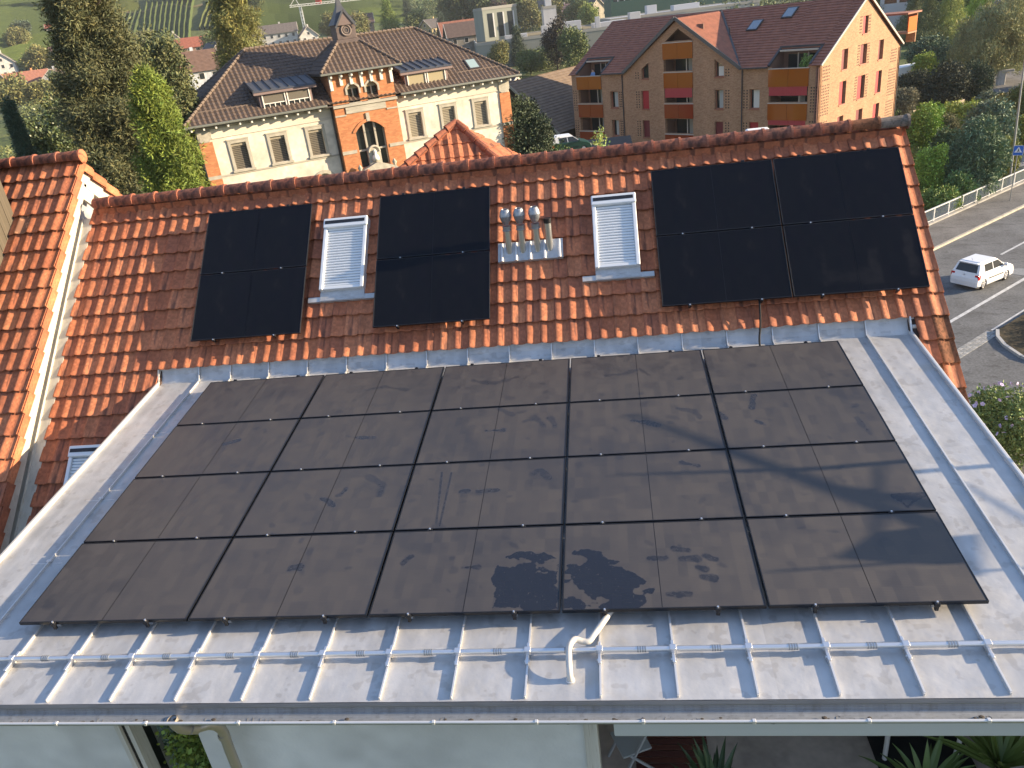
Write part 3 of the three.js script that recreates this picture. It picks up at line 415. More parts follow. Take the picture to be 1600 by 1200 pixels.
const CL = { leaf: [clumpGeo(1, 16, 0.17, 0.55), clumpGeo(2, 16, 0.17, 0.55)], fine: [clumpGeo(3, 26, 0.08, 0.5), clumpGeo(4, 26, 0.08, 0.5)], spray: [clumpGeo(5, 20, 0.075, 0.85, 0.5), clumpGeo(6, 20, 0.075, 0.85, 0.5)], up: [clumpGeo(7, 20, 0.08, 0.8, -1.1)] };
const leafMats = {};
const leafMat = (k) => leafMats[k] || (leafMats[k] = new THREE.MeshPhysicalMaterial({ color: 0xffffff, roughness: k === 'gloss' ? 0.45 : 0.75, side: THREE.DoubleSide, transmission: k === 'thin' ? 0.25 : 0, thickness: 0 }));
// crown as copies of a clump inside lobes [cx, cy, cz, rx, ry, rz]
function crown(name, parent, lobes, n, size, color, o = {}) {
  const r = rngOf(o.seed || 1), kinds = CL[o.clump || 'leaf'], g = kinds[(o.seed || 0) % kinds.length], im = shadows(new THREE.InstancedMesh(g, leafMat(o.mat || 'plain'), n));
  im.name = name; const vol = lobes.map((l) => Math.pow(l[3] * l[4] * l[5], 0.66)), tot = vol.reduce((a, b) => a + b, 0), q = new THREE.Quaternion(), e = new THREE.Euler(), c = new THREE.Color(), p = V(0, 0, 0), s = V(1, 1, 1), m = new THREE.Matrix4();
  for (let i = 0; i < n; i++) {
    let k = r() * tot, li = 0; while (k > vol[li] && li < lobes.length - 1) { k -= vol[li]; li++; }
    const l = lobes[li], th = r() * Math.PI * 2, cy = o.cone ? 0 : r() * 2 - 1; let x, y, z;
    if (o.cone) { // l = [cx, base y, cz, rx, height, rz]; widest low, pointed on top
      const h = 1 - Math.sqrt(r()) * 0.999, prof = o.cone(h), w = prof * (0.62 + 0.38 * Math.sqrt(r())) * (0.86 + 0.3 * fbm(th * 1.6 + li * 9 + 20, h * 9, 64, 2)); const hh = r() < 0.5 ? h : r(); const pr = o.cone(hh) * (0.5 + 0.5 * Math.sqrt(r())) * (o.even ? 0.8 + 0.42 * fbm(th * 1.7 + 20, hh * 11, 64, 2) : clamp(0.1 + 1.7 * fbm(Math.abs(th - Math.PI) * 2.2 + 20, hh * 22, 64, 3), 0.45, 1.35)); x = Math.cos(th) * pr * l[3]; z = Math.sin(th) * pr * l[5]; y = hh * l[4]; p.set(l[0] + x, l[1] + y, l[2] + z);
    } else { const rr = Math.sqrt(1 - cy * cy), f = (0.5 + 0.5 * Math.cbrt(r())) * (0.82 + 0.36 * fbm(th * 2 + li * 7 + 20, cy * 3 + 9, 64, 2)); p.set(l[0] + Math.cos(th) * rr * f * l[3], l[1] + cy * f * l[4], l[2] + Math.sin(th) * rr * f * l[5]); }
    if (o.upright) e.set((r() - 0.5) * 0.8, r() * 6.3, (r() - 0.5) * 0.8); else e.set(r() * 6.3, r() * 6.3, r() * 6.3);
    const sc = size * (0.65 + 0.7 * r()); s.set(sc, sc * (o.tall || 1), sc); im.setMatrixAt(i, m.compose(p, q.setFromEuler(e), s));
    const v = 0.9 + 1.0 * r(), w = (r() - 0.5) * 0.3; c.setRGB(color[0] * v * (1 + w), color[1] * v, color[2] * v * (1 - w)); im.setColorAt(i, c);
  }
  im.userData.kind = 'stuff'; parent.add(im); return im;
}
const barkMat = std(lin(0.09, 0.065, 0.045), { roughness: 0.95, map: T.wood }), barkPale = std(lin(0.25, 0.23, 0.19), { roughness: 0.9, map: T.wood });
function trunkGeo(h, r, limbs, seed, spread = 0.35) { const q = rngOf(seed), g = [rod(V(0, -0.3, 0), V((q() - 0.5) * h * 0.04, h, (q() - 0.5) * h * 0.04), r, r * 0.25, 9)]; for (let i = 0; i < limbs; i++) { const y = h * (0.3 + 0.6 * q()), a = q() * 6.3, L = h * spread * (0.6 + 0.6 * q()); g.push(rod(V(0, y, 0), V(Math.cos(a) * L, y + L * 0.7, Math.sin(a) * L), r * 0.35, r * 0.08, 6)); } return g; }
// tree with lobes given relative to height 1 and radius 1
function tree(name, label, cat, pos, h, rad, color, o = {}) {
  const t = thing(name, label, cat, pos, 0, o.group), q = rngOf(o.seed || 3);
  add(o.stem || 'trunk', trunkGeo(h * (o.cone ? 0.97 : 0.72), o.tr || h * 0.018 + 0.03, o.cone ? 6 : 7, o.seed || 3, o.cone ? 0.06 : 0.32), o.pale ? barkPale : barkMat, t);
  const base = o.base ?? 0.22; let lobes;
  if (o.cone) lobes = [[0, h * base, 0, rad, h * (1.01 - base), rad * (o.dz || 1)]];
  else { lobes = [[0, h * (base + (1 - base) * 0.52), 0, rad * 0.72, h * (1 - base) * 0.48, rad * 0.72]]; const k = o.lobes ?? 9; for (let i = 0; i < k; i++) { const a = (i / k) * 6.28 + q() * 0.9, y = base + (1 - base) * (0.2 + 0.7 * q()), f = 0.62 * (1.15 - Math.abs((y - base) / (1 - base) - 0.42)); lobes.push([Math.cos(a) * rad * f, h * y, Math.sin(a) * rad * f, rad * (0.3 + 0.16 * q()), h * (1 - base) * (0.14 + 0.1 * q()), rad * (0.3 + 0.16 * q())]); } }
  crown('crown', t, lobes, o.n || 900, o.size || rad * 0.16, color, { seed: o.seed || 3, clump: o.clump, cone: o.cone, even: o.even, mat: o.mat, tall: o.tall, upright: o.upright });
  return t;
}
// shrub: several stems from the ground
function shrub(name, label, pos, w, h, color, o = {}) {
  const t = thing(name, label, o.cat || 'shrub', pos, 0, o.group), q = rngOf(o.seed || 9), g = [];
  for (let i = 0; i < 6; i++) { const a = q() * 6.3, L = w * 0.3 * q(); g.push(rod(V(0, -0.2, 0), V(Math.cos(a) * L, h * 0.7, Math.sin(a) * L), 0.03 + h * 0.008, 0.008, 5)); }
  add('stems', g, barkMat, t);
  const lobes = [[0, h * 0.5, 0, w * 0.36, h * 0.46, w * 0.36]], k = o.lobes ?? 7;
  for (let i = 0; i < k; i++) { const a = i / k * 6.28 + q(), d = w * (0.2 + 0.14 * q()); lobes.push([Math.cos(a) * d, h * (0.25 + 0.5 * q()), Math.sin(a) * d, w * (0.15 + 0.08 * q()), h * (0.2 + 0.12 * q()), w * (0.15 + 0.08 * q())]); }
  crown('foliage', t, lobes, o.n || 500, o.size || Math.max(0.16, w * 0.09), color, { seed: o.seed || 9, clump: o.clump, mat: o.mat, upright: o.upright, tall: o.tall });
  return t;
}

// ================================================================ TERRAIN
const WTH = [[-180, 0.04], [-70, 0.5], [-45, 1], [-25, 1], [-9, 0.45], [5, 0.2], [20, 0.07], [40, 0.04], [180, 0.04]];
function weightAt(th) { for (let i = 0; i < WTH.length - 1; i++) if (th <= WTH[i + 1][0]) return mix(WTH[i][1], WTH[i + 1][1], (th - WTH[i][0]) / (WTH[i + 1][0] - WTH[i][0])); return 0.04; }
function groundY(x, z) { const dx = x - 5.8, dz = z - 5.2, r = Math.hypot(dx, dz), w = weightAt(Math.atan2(dx, -dz) / D), far = Math.max(0, Math.min(r, 1150) - 340); return sstep(95, 230, r) * (2.5 + 6 * w) + far * 0.185 * w; }
const polar = (thDeg, r) => V(5.8 + Math.sin(thDeg * D) * r, 0, 5.2 - Math.cos(thDeg * D) * r);
{
  const NA = 240, rs = [0]; for (let r = 8; r < 2600; r *= 1.075) rs.push(r); const pos = [], col = [], uv = [], idx = [];
  for (const r of rs) for (let i = 0; i <= NA; i++) {
    const a = (i / NA) * 360 - 180, p = polar(a, r), y = groundY(p.x, p.z); pos.push(p.x, y - 0.02 - (r < 70 ? 0 : 0), p.z); uv.push(p.x * 0.12, p.z * 0.12);
    const n1 = fbm(p.x * 0.012 + 30, p.z * 0.012 + 30, 64, 3), n2 = fbm(p.x * 0.05 + 30, p.z * 0.05 + 30, 64, 3); const k = 0.8 + 0.8 * (n1 - 0.5) + 0.5 * (n2 - 0.5);
    col.push(0.15 * k * (0.8 + 0.6 * n2), 0.24 * k, 0.055 * k);
  }
  for (let j = 0; j < rs.length - 1; j++) for (let i = 0; i < NA; i++) { const a = j * (NA + 1) + i, b = a + NA + 1; idx.push(a, a + 1, b, b, a + 1, b + 1); }
  const g = new THREE.BufferGeometry(); g.setAttribute('position', new THREE.Float32BufferAttribute(pos, 3)); g.setAttribute('color', new THREE.Float32BufferAttribute(col, 3)); g.setAttribute('uv', new THREE.Float32BufferAttribute(uv, 2)); g.setIndex(idx); g.computeVertexNormals();
  const m = add('ground', g, std(0xffffff, { vertexColors: true, map: T.grass, roughness: 0.95 })); m.userData = { kind: 'structure', label: 'green valley floor rising to a hillside of meadows', category: 'ground' };
}
// ================================================================ STREET (s along it, t across towards the house)
const RE = V(0.745, 0, -0.667), RN = V(0.667, 0, 0.745);
const rd = (s, t, y = 0) => V(25, y, -40).addScaledVector(RE, s).addScaledVector(RN, t);
function strip(s0, s1, t0, t1, y, h = 0) { const f = (s, t, yy) => rd(s, t, yy), q = [[f(s0, t1, y), f(s1, t1, y), f(s1, t0, y), f(s0, t0, y)]]; if (h) q.push([f(s0, t1, y - h), f(s1, t1, y - h), f(s1, t1, y), f(s0, t1, y)], [f(s0, t0, y), f(s1, t0, y), f(s1, t0, y - h), f(s0, t0, y - h)], [f(s0, t0, y), f(s0, t0, y - h), f(s0, t1, y - h), f(s0, t1, y)], [f(s1, t0, y - h), f(s1, t0, y), f(s1, t1, y), f(s1, t1, y - h)]); return quadsGeo(q, (v) => [v.x * 0.25, v.z * 0.25]); }
const setting = (m, label, category) => { m.userData = { kind: 'structure', label, category }; return m; };
const asphalt = std(lin(0.225, 0.235, 0.24), { roughness: 0.9, map: T.asphalt, bumpMap: scaled(T.bump, 8), bumpScale: 0.004 }), asphaltPale = std(lin(0.27, 0.26, 0.245), { roughness: 0.9, map: T.asphalt }), paint = std(lin(0.62, 0.63, 0.62), { roughness: 0.7, map: scaled(T.mottle, 3) }), stone = std(lin(0.36, 0.36, 0.34), { roughness: 0.85, map: scaled(T.mottle, 1.3) });
const road = setting(add('road', [strip(-40, 110, -4.1, 4.6, 0.0)], asphalt), 'grey asphalt street crossing the bridge past the house', 'road');
setting(add('side_road', [strip(-24, 30, 4.6, 24, -0.006)], asphalt), 'grey asphalt side street in front of the house', 'road');
setting(add('pavement', [strip(-40, 110, -7.0, -4.28, 0.13, 0.2)], asphaltPale), 'pale asphalt pavement beside the bridge railing', 'pavement');
{ const k = setting(add('kerb', [strip(-40, 110, -4.28, -4.1, 0.145, 0.2)], std(lin(0.55, 0.5, 0.4), { roughness: 0.8, map: scaled(T.mottle, 2) })), 'long pale kerb edging the bridge pavement', 'kerb'); }
{
  const mk = add('road_marking', [strip(-16, 14, 2.4, 2.6, 0.006)], paint); setting(mk, 'solid white edge line painted on the street', 'marking');
  setting(add('road_marking', [strip(8, 11.5, -0.55, -0.4, 0.006)], paint), 'short white centre dash painted beyond the car', 'marking');
  setting(add('road_marking', [strip(-4, 30, 4.5, 4.6, 0.006)], paint), 'thin white line beside the planting bed', 'marking');
  const st = setting(add('stone_strip', [strip(-24, -4.2, 4.38, 5.02, 0.002)], asphaltPale), 'row of pale granite setts across the side street', 'paving');
  const sm = [stone, std(lin(0.42, 0.42, 0.4), { map: scaled(T.mottle, 1.1) }), std(lin(0.3, 0.31, 0.3), { map: scaled(T.mottle, 1.7) })], sg = rb(0.01, 0.29, -0.05, 0.012, 0.01, 0.2, 0.008);
  for (let i = 0; i < 20; i++) for (let j = 0; j < 3; j++) { const b = add('sett', sg, sm[(i * 7 + j * 5) % 3], st); b.position.copy(rd(-10.2 + i * 0.3 + (j % 2) * 0.15, 4.4 + j * 0.21, 0.0)); b.rotation.y = Math.atan2(0.667, 0.745); }
  setting(add('manhole_cover', [new THREE.CylinderGeometry(0.62, 0.62, 0.012, 32).translate(30.3, 0.006, -42.2), new THREE.TorusGeometry(0.62, 0.05, 6, 32).rotateX(Math.PI / 2).scale(1, 0.2, 1).translate(30.3, 0.008, -42.2)], std(lin(0.3, 0.31, 0.31), { metalness: 0.2, roughness: 0.7, map: scaled(T.mottle, 3) })), 'round pale manhole cover set in the street', 'manhole');
  // planting bed with curved kerb
  const bp = [[-4.0, 4.82], [8, 5.0], [8, 12], [-5, 12], [-6.6, 8.2], [-6.4, 7.0], [-5.6, 5.9], [-4.8, 5.2]];
  const sh = new THREE.Shape(bp.map((p) => new THREE.Vector2(p[0], p[1]))), q = new THREE.ExtrudeGeometry(sh, { depth: 0.1, bevelEnabled: false }), pos = q.attributes.position;
  for (let i = 0; i < pos.count; i++) { const p = rd(pos.getX(i), pos.getY(i), pos.getZ(i)); pos.setXYZ(i, p.x, p.y, p.z); } q.computeVertexNormals();
  setting(add('planting_bed', q, std(lin(0.09, 0.075, 0.055), { map: T.grass, roughness: 1 })), 'earthy planting bed with a curved kerb at the corner', 'bed');
  const km = [];
  for (let i = 4; i < bp.length + 0; i++) { const a = bp[i], b = bp[(i + 1) % bp.length]; km.push(bar(rd(a[0], a[1], 0.06), rd(b[0], b[1], 0.06), 0.16, 0.14)); }
  setting(add('bed_kerb', km, std(lin(0.5, 0.5, 0.48), { map: scaled(T.mottle, 2) })), 'curved pale stone kerb round the planting bed', 'kerb');
  const bg = thing('bed_planting', 'low dark green ground cover in the corner bed', 'ground cover'); bg.userData.kind = 'stuff';
  const lobes = [[-2, 6.8], [-3.4, 7.6], [0, 7.2], [-4, 9], [-1, 9.4], [2, 7], [4, 8.5], [-2.2, 8.4], [1.4, 9.8], [-3, 10.4]].map(([s, t]) => { const p = rd(s, t); return [p.x, 0.25, p.z, 1.2, 0.35, 1.2]; });
  crown('leaves', bg, lobes, 1300, 0.22, [0.05, 0.085, 0.025], { seed: 8, clump: 'fine' });
}
// bridge railing
{
  const rail = thing('bridge_railing', 'white metal railing with mesh infill along the bridge', 'railing'), wm = std(lin(0.66, 0.67, 0.66), { roughness: 0.45, metalness: 0.2 });
  add('plinth', [strip(-30, 70, -7.42, -7.0, 0.24, 0.5)], std(lin(0.42, 0.41, 0.38), { map: scaled(T.mottle, 1), roughness: 0.9 }), rail);
  add('top_rail', [bar(rd(-30, -7.2, 1.22), rd(70, -7.2, 1.22), 0.11, 0.06)], wm, rail);
  add('bottom_rail', [bar(rd(-30, -7.2, 0.36), rd(70, -7.2, 0.36), 0.05, 0.04)], wm, rail);
  const post = rb(-0.04, 0.04, 0.2, 1.2, -0.03, 0.03, 0.006);
  for (let s = -6; s < 46; s += 2.05) { const p = add('post', post, wm, rail); p.position.copy(rd(s, -7.2)); p.rotation.y = Math.atan2(0.667, 0.745); }
  const bars = []; for (let s = -6; s < 46; s += 0.13) bars.push(bar(rd(s, -7.2, 0.36), rd(s, -7.2, 1.2), 0.022));
  add('infill_bars', bars, wm, rail).userData.kind = 'stuff';
}
// street lamp mast and pedestrian sign
{
  const l = thing('street_lamp', 'slim grey street lamp mast rising beside the bridge railing', 'street lamp', [38.75, 0, -62.84]), gm = std(lin(0.3, 0.31, 0.31), { metalness: 0.5, roughness: 0.45 });
  add('mast', [rod(V(0, 0, 0), V(-0.24, 9.6, -0.15), 0.1, 0.06, 12)], gm, l);
  add('base_sleeve', [rod(V(0, 0, 0), V(-0.02, 0.9, -0.01), 0.14, 0.12, 12)], gm, l);
  add('arm', [rod(V(-0.24, 9.6, -0.15), V(0.9, 10, 1.0), 0.045, 0.035, 8)], gm, l);
  add('lamp_head', [rb(0.7, 1.2, 9.95, 10.07, 0.85, 1.35, 0.04)], gm, l);
  const p = V(36.53, 0, -57.73), s = thing('crossing_sign', 'square blue sign with a white triangle and walking figure', 'sign', [p.x, 0, p.z]);
  add('post', [rod(V(0, 0, 0), V(0, 4.3, 0), 0.035, 0.035, 8)], gm, s);
  const face = new THREE.Group(); face.position.set(0, 3.93, 0.05); face.rotation.y = Math.atan2(5.8 - p.x, 5.2 - p.z);
  const plate = add('plate', [rb(-0.33, 0.33, -0.38, 0.34, -0.015, 0.0, 0.006)], std(lin(0.55, 0.57, 0.58), { roughness: 0.4 }), s); plate.position.copy(face.position); plate.rotation.y = face.rotation.y;
  add('blue_face', [rb(-0.305, 0.305, -0.355, 0.315, -0.005, 0.006, 0.004)], std(lin(0.012, 0.12, 0.5), { roughness: 0.4 }), plate);
  add('white_triangle', [extr([[-0.25, -0.16], [0.25, -0.16], [0, 0.25]], 0.006).translate(0, 0, 0.007)], std(lin(0.75, 0.75, 0.75)), plate);
  add('walking_figure', [new THREE.CylinderGeometry(0.026, 0.026, 0.006, 12).rotateX(Math.PI / 2).translate(0.0, 0.1, 0.016), extr([[-0.03, 0.06], [0.035, 0.065], [0.04, -0.03], [0.085, -0.13], [0.05, -0.14], [0.005, -0.05], [-0.05, -0.135], [-0.085, -0.125], [-0.03, -0.02]], 0.006).translate(0, 0, 0.0135)], M.black, plate);
}
// ---- small white hatchback
function carBody(mats, pts, w, bev) { return extr(pts, w - 2 * bev, bev).translate(0, 0, -(w / 2) + bev); }
{
  const car = thing('hatchback_car', 'small white hatchback seen from behind on the street by the bridge', 'car', [27.5, 0.012, -41.05], 35.2 * D);
  car.scale.set(0.87, 1.07, 1.0);
  const white = new THREE.MeshPhysicalMaterial({ color: lin(0.74, 0.75, 0.76), roughness: 0.35, clearcoat: 0.8, clearcoatRoughness: 0.08, side: THREE.DoubleSide });
  const lower = [[-1.96, 0.3], [-1.99, 0.5], [-1.97, 0.66], [-1.9, 0.82], [-1.86, 0.92], [0.95, 0.94], [1.55, 0.82], [1.88, 0.68], [1.98, 0.5], [1.95, 0.26], [1.58, 0.22], [1.52, 0.42], [1.38, 0.56], [1.22, 0.59], [1.05, 0.55], [0.93, 0.42], [0.88, 0.22], [-0.9, 0.22], [-0.95, 0.42], [-1.08, 0.55], [-1.24, 0.59], [-1.4, 0.55], [-1.53, 0.42], [-1.58, 0.24]];
  add('body', [extr(lower, 1.5, 0.07).translate(0, 0, -0.75)], white, car);
  const cab = (x0, x1, x2, x3, y0, y1, zb, zt) => { const a = [V(x0, y0, zb), V(x1, y1, zt), V(x2, y1, zt), V(x3, y0, zb)], b = a.map((v) => V(v.x, v.y, -v.z)); return quadsGeo([[a[0], a[3], a[2], a[1]], [b[0], b[1], b[2], b[3]], [a[1], a[2], b[2], b[1]], [a[0], a[1], b[1], b[0]], [a[2], a[3], b[3], b[2]]]); };
  add('cabin', [cab(-1.92, -1.62, 0.2, 1.08, 0.9, 1.4, 0.79, 0.66)], white, car);
  add('roof', [cab(-1.64, -1.5, 0.02, 0.24, 1.395, 1.5, 0.665, 0.56), rb(-1.76, -1.5, 1.42, 1.47, -0.56, 0.56, 0.02)], white, car);
  const onSide = (x, y, s) => V(x, y, s * (mix(0.79, 0.66, (y - 0.9) / 0.5) + 0.006));
  for (const s of [-1, 1]) { add('side_window', [quadsGeo([[onSide(-0.28, 0.97, s), onSide(0.86, 0.97, s), onSide(0.2, 1.37, s), onSide(-0.34, 1.37, s)]])], M.glass, car); add('side_window', [quadsGeo([[onSide(-1.22, 0.98, s), onSide(-0.36, 0.97, s), onSide(-0.42, 1.37, s), onSide(-1.24, 1.36, s)]])], M.glass, car); }
  add('windscreen', [quadsGeo([[V(1.03, 0.95, 0.7), V(1.03, 0.95, -0.7), V(0.25, 1.38, -0.6), V(0.25, 1.38, 0.6)]])], M.glass, car);
  add('rear_window', [quadsGeo([[V(-1.895, 0.97, 0.64), V(-1.895, 0.97, -0.64), V(-1.655, 1.37, -0.55), V(-1.655, 1.37, 0.55)]])], M.glass, car);
  add('tailgate_badge', [new THREE.CylinderGeometry(0.045, 0.045, 0.012, 14).rotateZ(Math.PI / 2).translate(-2.045, 0.86, 0)], M.alu, car);
  add('rear_bumper', [rb(-2.03, -1.78, 0.3, 0.56, -0.81, 0.81, 0.07)], white, car);
  add('front_bumper', [rb(1.8, 2.02, 0.25, 0.52, -0.78, 0.78, 0.07)], white, car);
  const red = std(lin(0.45, 0.012, 0.015), { roughness: 0.15 });
  for (const s of [-1, 1]) { add('tail_light', [rb(-1.985, -1.72, 0.62, 0.9, s * 0.71 - 0.115, s * 0.71 + 0.115, 0.03)], red, car); add('headlight', [rb(1.6, 1.86, 0.64, 0.8, s * 0.62 - 0.14, s * 0.62 + 0.14, 0.03)], M.glass, car); add('wing_mirror', [rb(0.72, 0.86, 0.95, 1.1, s * 0.9 - 0.09, s * 0.9 + 0.09, 0.03)], white, car); add('door_strip', [rb(-0.8, 0.8, 0.52, 0.58, s * 0.825 - 0.008, s * 0.825 + 0.008, 0.004)], M.black, car); }
  add('number_plate', [rb(-2.045, -2.028, 0.62, 0.73, -0.26, 0.26, 0.003).translate(0.05, 0.03, 0)], std(lin(0.6, 0.56, 0.54)), car);
  add('aerial', [rod(V(-1.3, 1.47, 0), V(-1.45, 1.66, 0), 0.008)], M.black, car);
  for (const x of [-1.24, 1.22]) for (const s of [-1, 1]) { const w = add('wheel', [new THREE.TorusGeometry(0.24, 0.075, 10, 24).scale(1, 1, 1.3).translate(x, 0.305, s * 0.72)], M.black, car); add('rim', [new THREE.CylinderGeometry(0.2, 0.2, 0.12, 20).rotateX(Math.PI / 2).translate(x, 0.305, s * 0.735), ...Array.from({ length: 5 }, (_, i) => rb(-0.03, 0.03, 0.03, 0.19, -0.07, 0.075, 0.01).rotateZ(i * 1.2566).translate(x, 0.305, s * 0.735))], M.alu, w); }
}
// ---- boom lift standing beyond the street-side gable, outside the view; its arm and basket shade the array
{
  const l = thing('boom_lift', 'boom lift with its basket raised beside the street-side gable', 'boom lift'), om = std(lin(0.5, 0.2, 0.03), { roughness: 0.5 }), gm = std(lin(0.2, 0.21, 0.22), { roughness: 0.5 });
  const X = 13.5;
  add('chassis', [rb(12.6, 15.0, 0.35, 1.5, -6.2, -2.6, 0.08)], om, l);
  for (const [x, z] of [[12.6, -5.4], [12.6, -3.4], [15, -5.4], [15, -3.4]]) add('wheel', [new THREE.CylinderGeometry(0.45, 0.45, 0.35, 20).rotateZ(Math.PI / 2).translate(x, 0.45, z)], M.black, l);
  add('mast', [bar(V(X + 0.3, 1.4, -4.4), V(X + 0.3, 12.5, -1.4), 0.24, 0.24)], om, l);
  add('jib', [rod(V(X, 15.17, -3.55), V(X, 14.22, -1.2), 0.02, 0.046, 8)], om, l);
  add('jib_strut', [rod(V(X, 14.5, -1.95), V(X, 14.22, -1.5), 0.012, 0.05, 6)], om, l);
  add('guard_post', [rod(V(X, 12.7, -2.16), V(X, 14.55, -2.22), 0.034, 0.034, 6), rod(V(X, 14.55, -2.22), V(X, 15.13, -2.42), 0.032, 0.012, 6)], gm, l);
  add('guard_post', [rod(V(X, 12.7, -0.72), V(X, 14.63, -0.86), 0.02, 0.014, 6)], gm, l);
  add('guard_rail', [rod(V(X, 14.38, -2.2), V(X, 14.38, -1.15), 0.015, 0.017, 6), rod(V(X, 14.03, -2.0), V(X, 13.72, -0.76), 0.012, 0.012, 6)], gm, l);
  add('control_box', [extr([[0.76, 14.0], [1.26, 14.0], [1.24, 14.38], [1.1, 14.42], [0.96, 14.47], [0.88, 14.38], [0.78, 14.24]], 0.08).rotateY(Math.PI / 2).translate(X - 0.04, 0, 0)], gm, l);
  add('basket_floor', [rb(X - 0.5, X + 0.5, 12.6, 12.7, -2.3, -0.6, 0.02)], gm, l);
}
// ================================================================ ROOF PLANES AND WALLS FOR BUILDINGS
function clip2(poly, axis, lim, keepAbove) { const out = []; for (let i = 0; i < poly.length; i++) { const a = poly[i], b = poly[(i + 1) % poly.length], ia = keepAbove ? a[axis] >= lim : a[axis] <= lim, ib = keepAbove ? b[axis] >= lim : b[axis] <= lim; if (ia) out.push(a); if (ia !== ib) { const t = (lim - a[axis]) / (b[axis] - a[axis]); out.push([mix(a[0], b[0], t), mix(a[1], b[1], t)]); } } return out; }
// roof covering over a convex polygon: courses stepping up the slope, optional rolls across it
function tiledPlane(pts, o) {
  const X = pts[1].clone().sub(pts[0]).normalize(); let N = V(0, 0, 0); for (let i = 1; i < pts.length - 1; i++) N.add(pts[i].clone().sub(pts[0]).cross(pts[i + 1].clone().sub(pts[0]))); N.normalize(); if (N.y < 0) N.negate(); let U = N.clone().cross(X).normalize(); if (U.y < 0) U.negate();
  const P = pts.map((p) => [p.clone().sub(pts[0]).dot(X), p.clone().sub(pts[0]).dot(U)]), vs = P.map((p) => p[1]), xs = P.map((p) => p[0]), v0 = Math.min(...vs), v1 = Math.max(...vs), x0 = Math.min(...xs), x1 = Math.max(...xs);
  const g = o.gauge, rib = o.rib || 0, rH = o.ribH || 0, lift = o.lift || 0.03, tris = [], uo = o.uo || 0;
  const xb = rib ? [] : [x0, x1]; if (rib) for (let x = Math.floor(x0 / rib) * rib; x < x1; x += rib) xb.push(x, x + rib * 0.45);
  if (rib) xb.push(xb[xb.length - 1] + rib);
  const ribAt = (x) => { if (!rib) return 0; const t = (((x / rib) % 1) + 1) % 1; return t < 0.45 ? rH * (1 - t / 0.45) : rH * ((t - 0.45) / 0.55); };
  const to3 = (q, c) => pts[0].clone().addScaledVector(X, q[0]).addScaledVector(U, q[1]).addScaledVector(N, ribAt(q[0]) + lift * (1 - clamp((q[1] - c) / g, 0, 1)));
  for (let c = v0; c < v1 - 1e-4; c += g) {
    const row = clip2(clip2(P, 1, c, true), 1, Math.min(c + g, v1), false); if (row.length < 3) continue;
    for (let k = 0; k < xb.length - 1; k++) {
      const q = rib ? clip2(clip2(row, 0, xb[k] + 1e-6, true), 0, xb[k + 1] - 1e-6, false) : row; if (q.length < 3) continue;
      for (let i = 1; i < q.length - 1; i++) tris.push([to3(q[0], c), to3(q[i], c), to3(q[i + 1], c)]);
      const low = q.filter((p) => p[1] < c + 1e-3).sort((a, b) => a[0] - b[0]); if (low.length >= 2) { const a = to3(low[0], c), b = to3(low[low.length - 1], c), d = N.clone().multiplyScalar(-lift - 0.012); tris.push([a.clone().add(d), b.clone().add(d), b], [a.clone().add(d), b, a]); }
    }
  }
  const gm = soup(tris, 1, (v) => { const d = v.clone().sub(pts[0]); return [d.dot(X) + uo, d.dot(U) + uo]; }); return gm;
}
function holeWall(outline, holes, depth) { const s = new THREE.Shape(outline.map((p) => new THREE.Vector2(p[0], p[1]))); for (const h of holes) s.holes.push(new THREE.Path(h.map((p) => new THREE.Vector2(p[0], p[1])))); return uvBox(new THREE.ExtrudeGeometry(s, { depth, bevelEnabled: false }).translate(0, 0, -depth)); }
const rect = (x0, x1, y0, y1) => [[x0, y0], [x0, y1], [x1, y1], [x1, y0]];
function archPts(x0, x1, y0, y1, rise, n = 10) { const p = [[x0, y0], [x0, y1 - rise]]; for (let i = 1; i < n; i++) { const t = i / n; p.push([mix(x0, x1, t), y1 - rise + rise * Math.sin(Math.PI * t) ** 0.85]); } p.push([x1, y1 - rise], [x1, y0]); return p; }

